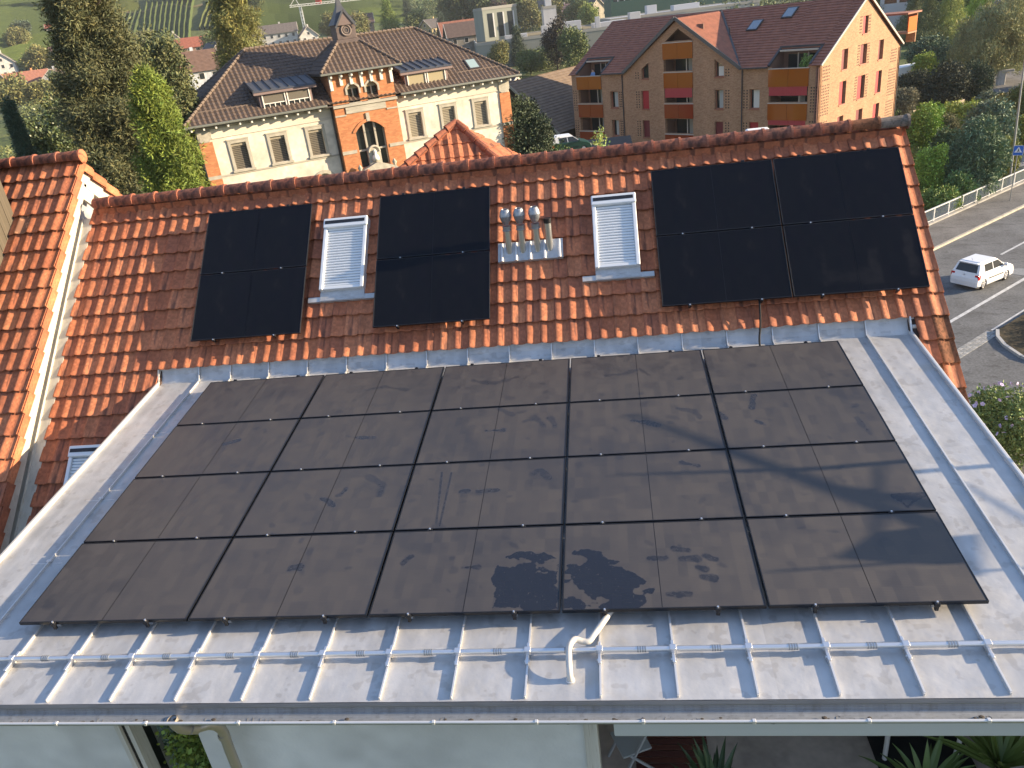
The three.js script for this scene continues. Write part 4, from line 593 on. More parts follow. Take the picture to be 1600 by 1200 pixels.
// ================================================================ THE VILLA WITH THE BRICK TOWER
{
  const v = thing('villa', 'large cream villa with a brick tower, cupola and brown hipped roof', 'villa', [-20.69, 0, -45.84], 32.016 * D);
  const cream = std(lin(0.8, 0.74, 0.62), { roughness: 0.9, map: scaled(T.mottle, 0.15) }), stoneM = std(lin(0.5, 0.47, 0.39), { roughness: 0.85, map: scaled(T.mottle, 0.6) }), brick = std(lin(0.6, 0.25, 0.11), { roughness: 0.9, map: scaled(T.brick, 0.32) }), roofM = std(lin(0.125, 0.088, 0.066), { roughness: 0.8, map: scaled(T.mottle, 0.35) }), ridgeM = std(lin(0.2, 0.15, 0.115), { roughness: 0.85, map: scaled(T.mottle, 0.8) }), dark = std(lin(0.06, 0.05, 0.048), { roughness: 0.55 }), white = std(lin(0.72, 0.7, 0.64)), gut = std(lin(0.16, 0.17, 0.15), { roughness: 0.6, metalness: 0.2 }), leadM = std(lin(0.075, 0.08, 0.09), { roughness: 0.5, metalness: 0.3 }), mauve = std(lin(0.22, 0.16, 0.15), { roughness: 0.7 });
  const wx = [[1.75, 3.15], [4.38, 5.78], [7.05, 8.45], [14.55, 15.95], [17.23, 18.63], [19.9, 21.3]], holes = wx.map(([a, b]) => rect(a + 0.2, b - 0.2, 9.98, 11.72)), ax = [[1.85, 3.25], [4.45, 5.95], [6.95, 8.55], [14.3, 15.9], [17.1, 18.6], [20.1, 21.55]];
  for (const [a, b] of ax) holes.push(archPts(a + 0.2, b - 0.2, 6.3, 8.68, 0.35));
  add('wall', [holeWall([[0, 0], [23.14, 0], [23.14, 13.05], [0, 13.05]], holes, 0.4), uvBox(bx(0, 0.4, 0, 13.05, -11, -0.41)), uvBox(bx(22.74, 23.14, 0, 13.05, -11, -0.41)), uvBox(bx(0.41, 22.73, 0, 13.05, -11, -10.6)), bx(0.41, 22.73, 5.5, 5.6, -10.5, -0.45), bx(0.41, 22.73, 12.9, 13.0, -10.5, -0.45)], cream, v);
  // upper windows: stone surround, sill and slatted blind
  const blindDark = std(lin(0.13, 0.115, 0.09), { roughness: 0.7 }), blindPale = std(lin(0.27, 0.24, 0.18), { roughness: 0.7 });
  wx.forEach(([a, b], i) => {
    const w = add('window', [bx(a, a + 0.2, 9.9, 11.92, 0.002, 0.07), bx(b - 0.2, b, 9.9, 11.92, 0.002, 0.07), bx(a + 0.2, b - 0.2, 11.72, 11.92, 0.002, 0.07), bx(a - 0.03, b + 0.03, 11.925, 12.0, 0.002, 0.1)], stoneM, v);
    add('sill', [rb(a - 0.08, b + 0.08, 9.82, 9.965, -0.1, 0.14, 0.02)], stoneM, w);
    add('glass', [bx(a + 0.18, b - 0.18, 9.96, 11.74, -0.3, -0.27)], M.glass, w);
    const bm = i > 2 ? blindPale : blindDark, drop = i === 4 ? 0.0 : 0; add('blind_box', [bx(a + 0.2, b - 0.2, 11.52, 11.72, -0.2, -0.06)], blindPale, w);
    for (let k = 0; k < 13; k++) add('slat', [bx(a + 0.22, b - 0.22, 10.0 + k * 0.117, 10.0 + k * 0.117 + 0.085, -0.16, -0.14).rotateX(0)], bm, w);
  });
  ax.forEach(([a, b], i) => {
    const s = new THREE.Shape(archPts(a, b, 6.2, 8.92, 0.42).map((p) => new THREE.Vector2(p[0], p[1]))); s.holes.push(new THREE.Path(archPts(a + 0.2, b - 0.2, 6.3, 8.68, 0.35).map((p) => new THREE.Vector2(p[0], p[1]))));
    const w = add('arched_window', [new THREE.ExtrudeGeometry(s, { depth: 0.07, bevelEnabled: false }).translate(0, 0, 0.003)], stoneM, v);
    add('blind', [new THREE.ExtrudeGeometry(new THREE.Shape(archPts(a + 0.18, b - 0.18, i === 5 ? 7.75 : 7.0, 8.7, 0.36).map((p) => new THREE.Vector2(p[0], p[1]))), { depth: 0.03, bevelEnabled: false }).translate(0, 0, -0.2)], std(lin(0.36, 0.33, 0.23)), w);
    add('glass', [bx(a + 0.16, b - 0.16, 6.3, 8.7, -0.32, -0.29)], M.glass, w);
  });
  // bands, pilasters, cornice
  const seg = [[0.86, 9.24], [13.88, 22.27]];
  for (const [a, b] of seg) { add('string_course', [bx(a, b, 9.7, 9.81, 0.002, 0.05)], stoneM, v); add('frieze', [bx(a, b, 12.22, 12.3, 0.002, 0.06), bx(a, b, 12.302, 12.85, 0.002, 0.03)], cream, v); }
  for (const [a, b] of [[-0.02, 0.84], [22.28, 23.16]]) {
    const p = add('corner_pilaster', [uvBox(bx(a, b, 0, 9.62, 0.002, 0.09)), uvBox(bx(a, b, 9.86, 12.05, 0.002, 0.09))], brick, v);
    add('stone_band', [bx(a - 0.01, b + 0.01, 9.625, 9.855, 0.002, 0.1)], stoneM, p);
    add('capital', [extr([[a, 12.8], [b, 12.8], [b, 12.3], [(b + a) / 2 + 0.25, 12.06], [a + 0.18, 12.06], [a, 12.2]], 0.12).translate(0, 0, 0.002)], stoneM, p);
  }
  for (let x = -0.3; x < 23.6; x += 0.78) { if (x > 8.4 && x < 14.5) continue; add('eave_bracket', [rb(x - 0.06, x + 0.06, 12.86, 13.02, 0.06, 0.62, 0.02)], white, v); }
  add('soffit', [bx(-0.68, 23.82, 13.03, 13.1, -11.6, 0.66)], dark, v);
  add('gutter', [rb(-0.8, 8.8, 13.08, 13.24, 0.62, 0.82, 0.05), rb(14.2, 23.95, 13.08, 13.24, 0.62, 0.82, 0.05), rb(-0.86, -0.68, 13.08, 13.24, -11.6, 0.8, 0.05), rb(23.82, 24.0, 13.08, 13.24, -11.6, 0.8, 0.05)], gut, v);
  // hipped roof
  const E = 13.22, A = V(-0.7, E, 0.7), B = V(23.85, E, 0.7), C2 = V(23.85, E, -11.7), D2 = V(-0.7, E, -11.7), R1 = V(5.2, 17.25, -5.5), R2 = V(18.2, 17.25, -5.5), to = { gauge: 0.36, rib: 0.33, ribH: 0.055, lift: 0.03 };
  const roof = add('roof', [tiledPlane([A, B, R2, R1], to), tiledPlane([C2, D2, R1, R2], { gauge: 0.5, lift: 0.02 }), tiledPlane([D2, A, R1], to), tiledPlane([B, C2, R2], to)], roofM, v);
  const hip = (a, b) => { const n = Math.round(a.distanceTo(b) / 0.36), g = []; for (let i = 0; i < n; i++) { const p = a.clone().lerp(b, i / n), q = a.clone().lerp(b, (i + 0.98) / n); p.y += 0.1; q.y += 0.07; g.push(rod(p, q, 0.11, 0.085, 8)); } return g; };
  for (const [a, b] of [[A, R1], [B, R2], [D2, R1], [C2, R2], [R1, R2]]) add('ridge_tiles', hip(a, b), ridgeM, roof);
  for (const [a, b] of [[0.4, 4.4], [19.2, 22.9]]) add('snow_rail', [rod(V(a, 13.22 + 0.72, 0.7 - 1.05), V(b, 13.22 + 0.72, 0.7 - 1.05), 0.05, 0.05, 6)], ridgeM, roof);
  add('snow_rail', [rod(V(14.4, 13.95, -0.35), V(15.0, 13.95, -0.35), 0.05, 0.05, 6)], ridgeM, roof);
  // roof light
  { const s = add('roof_light', [bx(-0.45, 0.45, -0.6, 0.6, 0.02, 0.12)], dark, v); s.position.set(20.75, 14.28, -0.93); s.rotation.x = -(Math.PI / 2 - Math.atan2(4.03, 6.2)); add('pane', [bx(-0.36, 0.36, -0.5, 0.5, 0.122, 0.13)], new THREE.MeshPhysicalMaterial({ color: lin(0.35, 0.45, 0.42), roughness: 0.1, metalness: 0.2 }), s); }
  // flat dormers
  for (const [a, b, top, pale] of [[4.5, 8.1, 14.62, false], [14.9, 18.25, 14.5, true]]) {
    const d = add('dormer', [bx(a, b, 13.2, top, -3.4, 0.1)], mauve, v);
    add('dormer_roof', [extr([[0.0, top + 0.02], [0.12, top + 0.14], [3.6, top + 0.78], [3.6, top + 0.5]], b - a + 0.7).rotateY(Math.PI / 2).translate(a - 0.35, 0, 0.38), ...Array.from({ length: 8 }, (_, i) => bar(V(a - 0.3 + i * (b - a + 0.6) / 7, top + 0.17, 0.36), V(a - 0.3 + i * (b - a + 0.6) / 7, top + 0.8, -3.1), 0.04, 0.06))], leadM, d);
    add('fascia', [rb(a - 0.35, b + 0.35, top - 0.16, top + 0.02, 0.11, 0.34, 0.02)], mauve, d);
    const m = (a + b) / 2;
    for (const [p, q] of [[a + 0.25, m - 0.12], [m + 0.12, b - 0.25]]) {
      const w = add('window', [bx(p, q, 13.42, top - 0.22, 0.102, 0.115)], pale ? std(lin(0.34, 0.29, 0.18)) : M.glass, d);
      add('frame', [bx(p - 0.07, p, 13.36, top - 0.17, 0.1, 0.18), bx(q, q + 0.07, 13.36, top - 0.17, 0.1, 0.18), bx(p, q, 13.36, 13.43, 0.1, 0.18), ...(pale ? [] : [bx(p, q, 13.83, 13.89, 0.12, 0.15), bx((p + q) / 2 - 0.03, (p + q) / 2 + 0.03, 13.42, 13.83, 0.12, 0.15), bx(p + (q - p) * 0.25 - 0.02, p + (q - p) * 0.25 + 0.02, 13.42, 13.83, 0.12, 0.15), bx(p + (q - p) * 0.75 - 0.02, p + (q - p) * 0.75 + 0.02, 13.42, 13.83, 0.12, 0.15)])], white, w);
      if (!pale) add('blind', [bx(p, q, 13.9, top - 0.22, 0.12, 0.135)], blindDark, w);
    }
    add('ledge', [rb(a - 0.1, b + 0.1, 13.2, 13.34, 0.05, 0.3, 0.02)], leadM, d);
  }
  // ---- brick tower
  const TX0 = 9.25, TX1 = 13.86, TZ = 0.6, tholes = [archPts(10.42, 11.24, 13.12, 14.32, 0.3), archPts(11.8, 12.62, 13.12, 14.32, 0.3), archPts(10.46, 12.6, 8.62, 11.72, 0.62)];
  const tw = add('tower', [holeWall([[TX0, 0], [TX1, 0], [TX1, 15.05], [TX0, 15.05]], tholes, 0.45).translate(0, 0, TZ), uvBox(bx(TX0, TX0 + 0.4, 0, 15.05, -4, TZ - 0.451)), uvBox(bx(TX1 - 0.4, TX1, 0, 15.05, -4, TZ - 0.451)), bx(TX0 + 0.4, TX1 - 0.4, 5, 15.0, -1.4, -1.2)], brick, v);
  for (const sb of [rb(TX0 - 0.06, TX1 + 0.06, 12.88, 13.06, TZ + 0.002, TZ + 0.14, 0.02), bx(TX0 + 0.8, TX1 - 0.85, 12.42, 12.86, TZ + 0.002, TZ + 0.06), bx(TX0 - 0.02, TX0 + 0.78, 12.3, 12.4, TZ + 0.002, TZ + 0.05), bx(TX1 - 0.83, TX1 + 0.02, 12.3, 12.4, TZ + 0.002, TZ + 0.05), bx(TX0 - 0.02, 10.3, 9.72, 9.95, TZ + 0.002, TZ + 0.05), bx(12.78, TX1 + 0.02, 9.72, 9.95, TZ + 0.002, TZ + 0.05), bx(11.4, 11.66, 11.74, 12.3, TZ + 0.002, TZ + 0.09)]) add('stone_band', sb, stoneM, tw);
  for (let i = 0; i < 7; i++) { const x = TX0 + 0.12 + i * (TX1 - TX0 - 0.24) / 6; add('frieze_bracket', [rb(x - 0.11, x + 0.11, i % 3 === 0 ? 14.05 : 14.3, 15.02, TZ + 0.002, TZ + 0.14, 0.02), rb(x - 0.07, x + 0.07, 14.86, 15.04, TZ + 0.142, TZ + 0.5, 0.02)], white, tw); }
  const ring = (a, b, c, d, rise, r) => { const s = new THREE.Shape(archPts(a - r, b + r, c, d + r, rise + r * 0.6).map((p) => new THREE.Vector2(p[0], p[1]))); s.holes.push(new THREE.Path(archPts(a, b, c, d, rise).map((p) => new THREE.Vector2(p[0], p[1])))); return new THREE.ExtrudeGeometry(s, { depth: 0.06, bevelEnabled: false }).translate(0, 0, TZ + 0.003); };
  for (const [a, b] of [[10.42, 11.24], [11.8, 12.62]]) {
    const w = add('arched_window', [ring(a, b, 13.66, 14.32, 0.3, 0.14)], stoneM, tw);
    add('glass', [bx(a - 0.02, b + 0.02, 13.1, 14.02, TZ - 0.3, TZ - 0.27)], M.glass, w); add('tympanum', [bx(a - 0.02, b + 0.02, 14.0, 14.34, TZ - 0.3, TZ - 0.2)], std(lin(0.33, 0.29, 0.18)), w); add('mullion', [bx((a + b) / 2 - 0.045, (a + b) / 2 + 0.045, 13.1, 14.05, TZ - 0.26, TZ - 0.18), bx(a - 0.05, b + 0.05, 13.07, 13.12, TZ - 0.3, TZ + 0.1)], stoneM, w);
  }
  const bw = add('great_window', [ring(10.46, 12.6, 11.1, 11.72, 0.62, 0.2)], std(lin(0.62, 0.24, 0.1), { map: scaled(T.brick, 0.5) }), tw);
  add('glass', [bx(10.44, 12.62, 8.6, 11.74, TZ - 0.36, TZ - 0.33)], M.glass, bw);
  add('mullion', [bx(11.08, 11.22, 8.62, 11.7, TZ - 0.32, TZ - 0.16), bx(11.86, 12.0, 8.62, 11.7, TZ - 0.32, TZ - 0.16), bx(10.46, 12.6, 9.72, 9.84, TZ - 0.31, TZ - 0.18), bx(10.44, 10.52, 8.62, 11.2, TZ - 0.32, TZ - 0.2), bx(12.54, 12.62, 8.62, 11.2, TZ - 0.32, TZ - 0.2)], stoneM, bw);
  const niche = add('sculpted_niche', [new THREE.ExtrudeGeometry(new THREE.Shape(archPts(11.05, 12.0, 8.7, 10.05, 0.42).map((p) => new THREE.Vector2(p[0], p[1]))), { depth: 0.2, bevelEnabled: false }).translate(0, 0, TZ - 0.12), new THREE.TorusGeometry(0.4, 0.08, 8, 20, Math.PI).translate(11.52, 9.6, TZ + 0.1)], stoneM, tw);
  const bust = new THREE.LatheGeometry([[0, 0], [0.24, 0.02], [0.26, 0.2], [0.2, 0.36], [0.09, 0.45], [0.12, 0.56], [0.13, 0.66], [0.08, 0.76], [0, 0.79]].map((p) => new THREE.Vector2(p[0], p[1])), 14).translate(11.52, 8.98, TZ + 0.2); add('figure', [bust], white, niche);
  add('pediment', [extr([[10.15, 8.32], [12.9, 8.32], [12.9, 8.42], [11.52, 8.92], [10.15, 8.42]], 0.5).translate(0, 0, TZ + 0.01), rb(10.05, 13.0, 8.2, 8.32, TZ + 0.005, TZ + 0.62, 0.02)], stoneM, tw);
  for (const x of [10.2, 12.82]) add('urn', [new THREE.LatheGeometry([[0, 0], [0.12, 0], [0.1, 0.08], [0.18, 0.24], [0.1, 0.36], [0.05, 0.46], [0, 0.5]].map((p) => new THREE.Vector2(p[0], p[1])), 12).translate(x, 8.44, TZ + 0.3)], stoneM, tw);
  for (const x of [TX0 - 0.1, TX1 + 0.1]) add('downpipe', [rod(V(x, 0, 0.12), V(x, 12.95, 0.12), 0.06, 0.06, 8), rod(V(x, 12.95, 0.12), V(x + (x < 11 ? -0.2 : 0.2), 13.1, 0.6), 0.06, 0.06, 8)], dark, v);
  // tower roof and cupola
  const e2 = 15.18, a1 = V(8.7, e2, 1.2), b1 = V(14.42, e2, 1.2), c1 = V(14.42, e2, -4.4), d1 = V(8.7, e2, -4.4), q = 0.82, k0 = V(11.56, 16.9, -1.6), t1 = V(11.56 - q, 16.9, -1.6 + q), t2 = V(11.56 + q, 16.9, -1.6 + q), t3 = V(11.56 + q, 16.9, -1.6 - q), t4 = V(11.56 - q, 16.9, -1.6 - q);
  const tr = add('tower_roof', [tiledPlane([a1, b1, t2, t1], to), tiledPlane([d1, a1, t1, t4], to), tiledPlane([b1, c1, t3, t2], to), tiledPlane([c1, d1, t4, t3], { gauge: 0.5, lift: 0.02 })], roofM, v);
  for (const [a, b] of [[a1, t1], [b1, t2], [c1, t3], [d1, t4]]) add('hip_tiles', hip(a, b), ridgeM, tr);
  add('eave_board', [bx(8.72, 14.4, 15.06, 15.16, -4.3, 1.16)], dark, tr);
  add('gutter', [rb(8.62, 14.5, 15.08, 15.22, 1.12, 1.3, 0.04)], gut, tr);
  add('snow_rail', [rod(V(9.5, 15.75, 0.42), V(13.5, 15.75, 0.42), 0.05, 0.05, 6)], ridgeM, tr);
  const cu = add('cupola', [rb(10.72, 12.4, 16.8, 17.15, -2.44, -0.76, 0.03), rb(10.86, 12.26, 17.15, 18.15, -2.3, -0.9, 0.03)], std(lin(0.14, 0.105, 0.095), { roughness: 0.6, map: scaled(T.mottle, 0.8) }), v);
  const pr = (w, y0, y1, w2) => { const c = [V(11.56 - w, y0, -1.6 + w), V(11.56 + w, y0, -1.6 + w), V(11.56 + w, y0, -1.6 - w), V(11.56 - w, y0, -1.6 - w)], d = [V(11.56 - w2, y1, -1.6 + w2), V(11.56 + w2, y1, -1.6 + w2), V(11.56 + w2, y1, -1.6 - w2), V(11.56 - w2, y1, -1.6 - w2)]; return quadsGeo([0, 1, 2, 3].map((i) => [c[i], c[(i + 1) % 4], d[(i + 1) % 4], d[i]])); };
  add('cupola_roof', [pr(0.8, 18.1, 18.5, 0.56), pr(0.56, 18.5, 19.25, 0.2), pr(0.2, 19.25, 20.1, 0.03)], leadM, cu);
  add('gablet', [extr([[-0.62, 18.05], [0.62, 18.05], [0, 18.95]], 0.6).translate(11.56, 0, -1.35)], std(lin(0.16, 0.12, 0.11)), cu);
  for (const s of [-1, 1]) add('gablet_edge', [bar(V(11.56 + s * 0.74, 17.9, -0.72), V(11.56, 19.0, -0.72), 0.06, 0.12)], leadM, cu);
  add('round_louvre', [new THREE.TorusGeometry(0.33, 0.07, 8, 24).translate(11.56, 17.72, -0.88), new THREE.TorusGeometry(0.18, 0.035, 8, 20).translate(11.56, 17.72, -0.87)], std(lin(0.2, 0.16, 0.14)), cu); add('louvre_disc', [new THREE.CylinderGeometry(0.3, 0.3, 0.03, 20).rotateX(Math.PI / 2).translate(11.56, 17.72, -0.89)], dark, cu);
  add('spire', [rod(V(11.56, 20.0, -1.6), V(11.56, 20.9, -1.6), 0.035, 0.015, 6), new THREE.SphereGeometry(0.1, 10, 8).translate(11.56, 20.15, -1.6)], leadM, cu);
}
// ================================================================ BRICK APARTMENT BLOCK
{
  const a = thing('apartment_block', 'salmon brick apartment block with orange glass balconies and steep dark red roof', 'apartment block', [23.568 + 0.8 * 0.744, 0, -66.876 + 0.8 * 0.668], -41.9 * D);
  const U = (u) => -(u + 0.8), brick = std(lin(0.52, 0.295, 0.17), { roughness: 0.9, map: scaled(T.brick, 0.4) }), roofM = std(lin(0.33, 0.12, 0.065), { roughness: 0.7, map: scaled(T.mottle, 0.4) }), roofO = std(lin(0.33, 0.12, 0.065), { roughness: 0.7, map: scaled(T.mottle, 0.4) }), dark = std(lin(0.05, 0.045, 0.045), { roughness: 0.6 }), red = std(lin(0.4, 0.022, 0.03), { roughness: 0.55 }), redDark = std(lin(0.16, 0.02, 0.025), { roughness: 0.6 }), sillM = std(lin(0.33, 0.12, 0.07)), slab = std(lin(0.5, 0.42, 0.34)), amber = new THREE.MeshPhysicalMaterial({ color: lin(0.34, 0.085, 0.008), roughness: 0.06, specularIntensity: 1, ior: 1.7, side: THREE.DoubleSide }), rust = new THREE.MeshPhysicalMaterial({ color: lin(0.27, 0.04, 0.01), roughness: 0.08, ior: 1.7, side: THREE.DoubleSide }), holeShade = M.shadeDark, recess = std(lin(0.2, 0.11, 0.075)), curtain = std(lin(0.4, 0.42, 0.4));
  const LE = U(27.72), CL0 = U(20.3), CR = U(6.6), AX = U(13.72);
  const W = [ // u left, u right, y0, y1, kind, slanted top
    [22.31, 21.26, 7.23, 8.87, 'c'], [22.29, 21.35, 4.37, 6.02, 'c'], [18.17, 17.22, 7.11, 8.88, 'r'], [18.16, 17.25, 4.34, 6.02, 'd'], [18.06, 17.15, 9.99, 11.5, 'g', -1], [9.5, 8.5, 9.95, 11.46, 'w', 1], [9.5, 8.55, 7.12, 8.84, 'c'], [9.5, 8.58, 4.3, 5.99, 'd'], [5.84, 4.8, 7.13, 8.83, 'w'], [5.84, 4.86, 4.3, 5.99, 'r']];
  const logg = [[26.85, 23.42, 7.72, 9.1], [26.85, 23.42, 4.86, 6.22], [15.3, 11.95, 10.6, 11.68], [15.3, 11.95, 7.7, 9.05], [15.3, 11.95, 4.8, 6.2], [3.9, 0.22, 7.7, 8.97], [3.9, 0.22, 4.85, 5.75]];
  const winPath = (w) => (w[5] === -1 ? [[U(w[0]), w[2]], [U(w[0]), w[3] - 0.6], [U(w[1]), w[3]], [U(w[1]), w[2]]] : w[5] === 1 ? [[U(w[0]), w[2]], [U(w[0]), w[3]], [U(w[1]), w[3] - 0.6], [U(w[1]), w[2]]] : rect(U(w[0]), U(w[1]), w[2], w[3]));
  const outline = [[LE, 0], [0, 0], [0, 10.6], [U(0.35), 10.6], [U(0.35), 8.98], [U(3.85), 8.98], [U(3.85), 10.6], [CR, 10.6], [AX, 15.0], [CL0, 10.6], [U(23.45), 10.6], [U(23.45), 9.13], [U(26.82), 9.13], [U(26.82), 10.6], [LE, 10.6]];
  const holesA = [...W.map(winPath), ...logg.map((l) => rect(U(l[0]), U(l[1]), l[2], l[3])), [[U(15.1), 13.28], [U(13.55), 14.35], [U(11.85), 13.28]]];
  add('front_wall', [holeWall(outline, holesA, 0.35)], brick, a);
  const reveal = (name, w, g) => add(name, g, w, a);
  for (const w of W) {
    const x0 = U(w[0]), x1 = U(w[1]), k = w[4], m = add('window', [bx(x0 - 0.02, x1 + 0.02, w[2], w[3] - (w[5] ? 0.02 : 0), -0.36, -0.33)], k === 'r' ? M.glass : M.glass, a);
    add('frame', [bx(x0, x0 + 0.07, w[2] + 0.07, w[3] - (w[5] === -1 ? 0.62 : 0.07), -0.33, -0.26), bx(x1 - 0.07, x1, w[2] + 0.07, w[3] - (w[5] === 1 ? 0.62 : 0.07), -0.33, -0.26), bx(x0, x1, w[2], w[2] + 0.07, -0.33, -0.26), ...(w[5] ? [] : [bx(x0, x1, w[3] - 0.07, w[3], -0.33, -0.26)])], sillM, m);
    add('sill', [bx(x0 - 0.02, x1 + 0.02, w[2] - 0.09, w[2] - 0.002, -0.25, 0.06)], sillM, m);
    if (k === 'r' || k === 'd') add('shutter', [bx(x0 + 0.03, x1 - 0.03, w[2] + 0.02, w[3] - 0.02, -0.24, -0.2)], k === 'r' ? red : redDark, m);
    if (k === 'c') add('curtain', [bx(x0 + 0.35, x1 - 0.1, w[2] + 0.08, w[3] - 0.08, -0.32, -0.3)], curtain, m);
    if (k === 'w') add('white_blind', [bx(x0 + 0.28, x1 - 0.06, w[2] + 0.08, w[3] - (w[5] ? 0.62 : 0.08), -0.32, -0.3)], std(lin(0.68, 0.66, 0.6)), m);
  }
  // pierced brickwork panels: dark blocks on the face, coloured as the shade in holes
  const latt = (list, place) => { for (const [u0, u1, y0, y1] of list) { const g = [], nx = Math.max(2, Math.round(Math.abs(u1 - u0) / 0.26)), ny = Math.round((y1 - y0) / 0.24); for (let i = 0; i < nx; i++) for (let j = 0; j < ny; j++) g.push(place(Math.min(u0, u1) + (i + 0.5) * Math.abs(u1 - u0) / nx, y0 + (j + 0.5) * (y1 - y0) / ny)); add('brick_hole_shade', g, holeShade, a); } };
  latt([[27.69, 27.05, 6.9, 9.1], [27.69, 27.05, 3.6, 6.0], [21.14, 20.68, 7.27, 8.88], [21.14, 20.68, 4.4, 6.0], [18.94, 18.31, 7.19, 8.89], [18.94, 18.31, 4.4, 6.0], [18.94, 18.31, 9.99, 10.7], [8.42, 7.84, 9.93, 10.7], [8.42, 7.82, 7.13, 8.87], [8.42, 7.82, 4.3, 6.0], [6.53, 5.9, 7.13, 8.84], [6.53, 5.9, 4.3, 6.0], [0.02, -0.7, 6.79, 8.98], [0.02, -0.7, 3.9, 6.2]], (u, y) => bx(U(u) - 0.06, U(u) + 0.06, y - 0.06, y + 0.06, -0.05, 0.006));
  // loggias: recess, slab, balustrade of tinted glass
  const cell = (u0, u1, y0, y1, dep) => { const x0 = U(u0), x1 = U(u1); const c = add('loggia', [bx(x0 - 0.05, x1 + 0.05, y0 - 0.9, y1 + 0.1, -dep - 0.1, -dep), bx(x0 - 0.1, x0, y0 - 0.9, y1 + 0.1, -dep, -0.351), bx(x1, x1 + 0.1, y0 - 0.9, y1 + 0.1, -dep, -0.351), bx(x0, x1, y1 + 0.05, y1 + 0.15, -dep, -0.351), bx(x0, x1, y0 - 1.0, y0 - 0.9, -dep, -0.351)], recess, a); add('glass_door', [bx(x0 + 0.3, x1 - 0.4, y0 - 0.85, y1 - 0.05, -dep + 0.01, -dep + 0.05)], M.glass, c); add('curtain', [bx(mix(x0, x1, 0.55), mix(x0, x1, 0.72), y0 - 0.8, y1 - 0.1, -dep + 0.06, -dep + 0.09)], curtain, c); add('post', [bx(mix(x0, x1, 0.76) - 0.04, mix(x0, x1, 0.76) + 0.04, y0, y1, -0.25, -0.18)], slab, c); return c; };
  for (const l of logg) cell(l[0], l[1], l[2], l[3], 1.6);
  const rails = [[26.97, 23.45, 9.13, 10.5, amber], [26.95, 23.4, 6.27, 7.68, rust], [27.0, 23.44, 3.4, 4.83, rust], [15.35, 11.88, 11.72, 13.2, amber], [15.3, 11.9, 9.08, 10.55, amber], [15.3, 11.9, 6.26, 7.66, rust], [15.3, 11.9, 3.4, 4.77, rust], [3.95, 0.17, 9.0, 10.51, amber], [3.95, 0.2, 6.2, 7.66, amber]];
  for (const [u0, u1, y0, y1, m] of rails) { const x0 = U(u0), x1 = U(u1), r = add('balustrade', [bx(x0, (x0 + x1) / 2 - 0.015, y0, y1 - 0.08, 0.04, 0.07), bx((x0 + x1) / 2 + 0.015, x1, y0, y1 - 0.08, 0.04, 0.07)], m, a); add('handrail', [rb(x0 - 0.02, x1 + 0.02, y1 - 0.075, y1, 0.0, 0.12, 0.01)], slab, r); add('slab_edge', [bx(x0, x1, y0 - 0.02, y0 + 0.06, -0.3, 0.036)], sillM, r); }
  for (const [u0, u1, y0, y1] of [[15.2, 12.0, 8.2, 9.06], [3.88, 0.28, 8.25, 8.98], [3.88, 0.3, 5.78, 6.18]]) { const g = [], n = 16, x0 = U(u0), x1 = U(u1); for (let i = 0; i < n; i++) g.push(bx(mix(x0, x1, i / n) + 0.005, mix(x0, x1, (i + 1) / n) - 0.005, y0, y1, 0.005 + 0.012 * (i % 2), 0.03)); add('sun_blind', g, std(lin(0.42, 0.05, 0.055), { roughness: 0.8 }), a); }
  for (const u of [20.55, 6.55]) add('downpipe', [rod(V(U(u), 0, 0.08), V(U(u), 10.5, 0.08), 0.055, 0.055, 8)], dark, a);
  for (const u of [-0.72, -0.55]) add('downpipe', [rod(V(U(u) - 0.02, 0, 0.09), V(U(u) - 0.02, 10.45, 0.09), 0.05, 0.05, 8)], std(lin(0.3, 0.16, 0.12), { metalness: 0.3 }), a);
  // triangular top opening
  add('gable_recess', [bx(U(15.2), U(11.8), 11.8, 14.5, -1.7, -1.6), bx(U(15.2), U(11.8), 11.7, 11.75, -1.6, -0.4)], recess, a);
  // gable end
  const gv = (v) => -v, GH = 14.98;
  const gw = [[7.1, 8.1, 12.28, 13.7, 'r'], [3.62, 4.72, 9.75, 11.4, 'd'], [7.0, 8.25, 9.78, 11.42, 'd'], [10.5, 11.5, 9.75, 11.42, 'd'], [3.52, 4.75, 6.88, 8.8, 'r'], [6.85, 8.3, 6.85, 8.82, 'r'], [10.42, 11.6, 6.85, 8.78, 'r'], [3.52, 4.6, 4.1, 5.9, 'd'], [7.0, 8.25, 4.1, 5.92, 'd'], [10.35, 11.6, 4.0, 5.9, 'r']];
  const gwall = holeWall([[0, 0], [GH, 0], [GH, 10.5], [GH / 2, 15.2], [0, 10.6]], gw.map((w) => rect(w[0], w[1], w[2], w[3])), 0.35).rotateY(Math.PI / 2);
  const gb = std(lin(0.54, 0.31, 0.16), { roughness: 0.9, map: scaled(T.brick, 0.4) });
  add('gable_wall', [gwall], brick, a);
  for (const w of gw) { const z0 = -w[1], z1 = -w[0], m = add('window', [bx(-0.36, -0.33, w[2], w[3], z0, z1)], M.glass, a); add('sill', [bx(-0.25, 0.06, w[2] - 0.09, w[2] - 0.002, z0, z1)], std(lin(0.5, 0.2, 0.14)), m); add('frame', [bx(-0.32, -0.26, w[2], w[3], z0, z0 + 0.07), bx(-0.32, -0.26, w[2], w[3], z1 - 0.07, z1)], sillM, m); if (w[4] === 'r') add('shutter', [bx(-0.12, -0.08, w[2] + 0.03, w[3] - 0.03, z0 + (z1 - z0) * 0.42, z1 - 0.02)], red, m); else add('shutter', [bx(-0.25, -0.2, w[2] + 0.03, w[3] - 0.03, z0 + 0.3, z1 - 0.05)], redDark, m); }
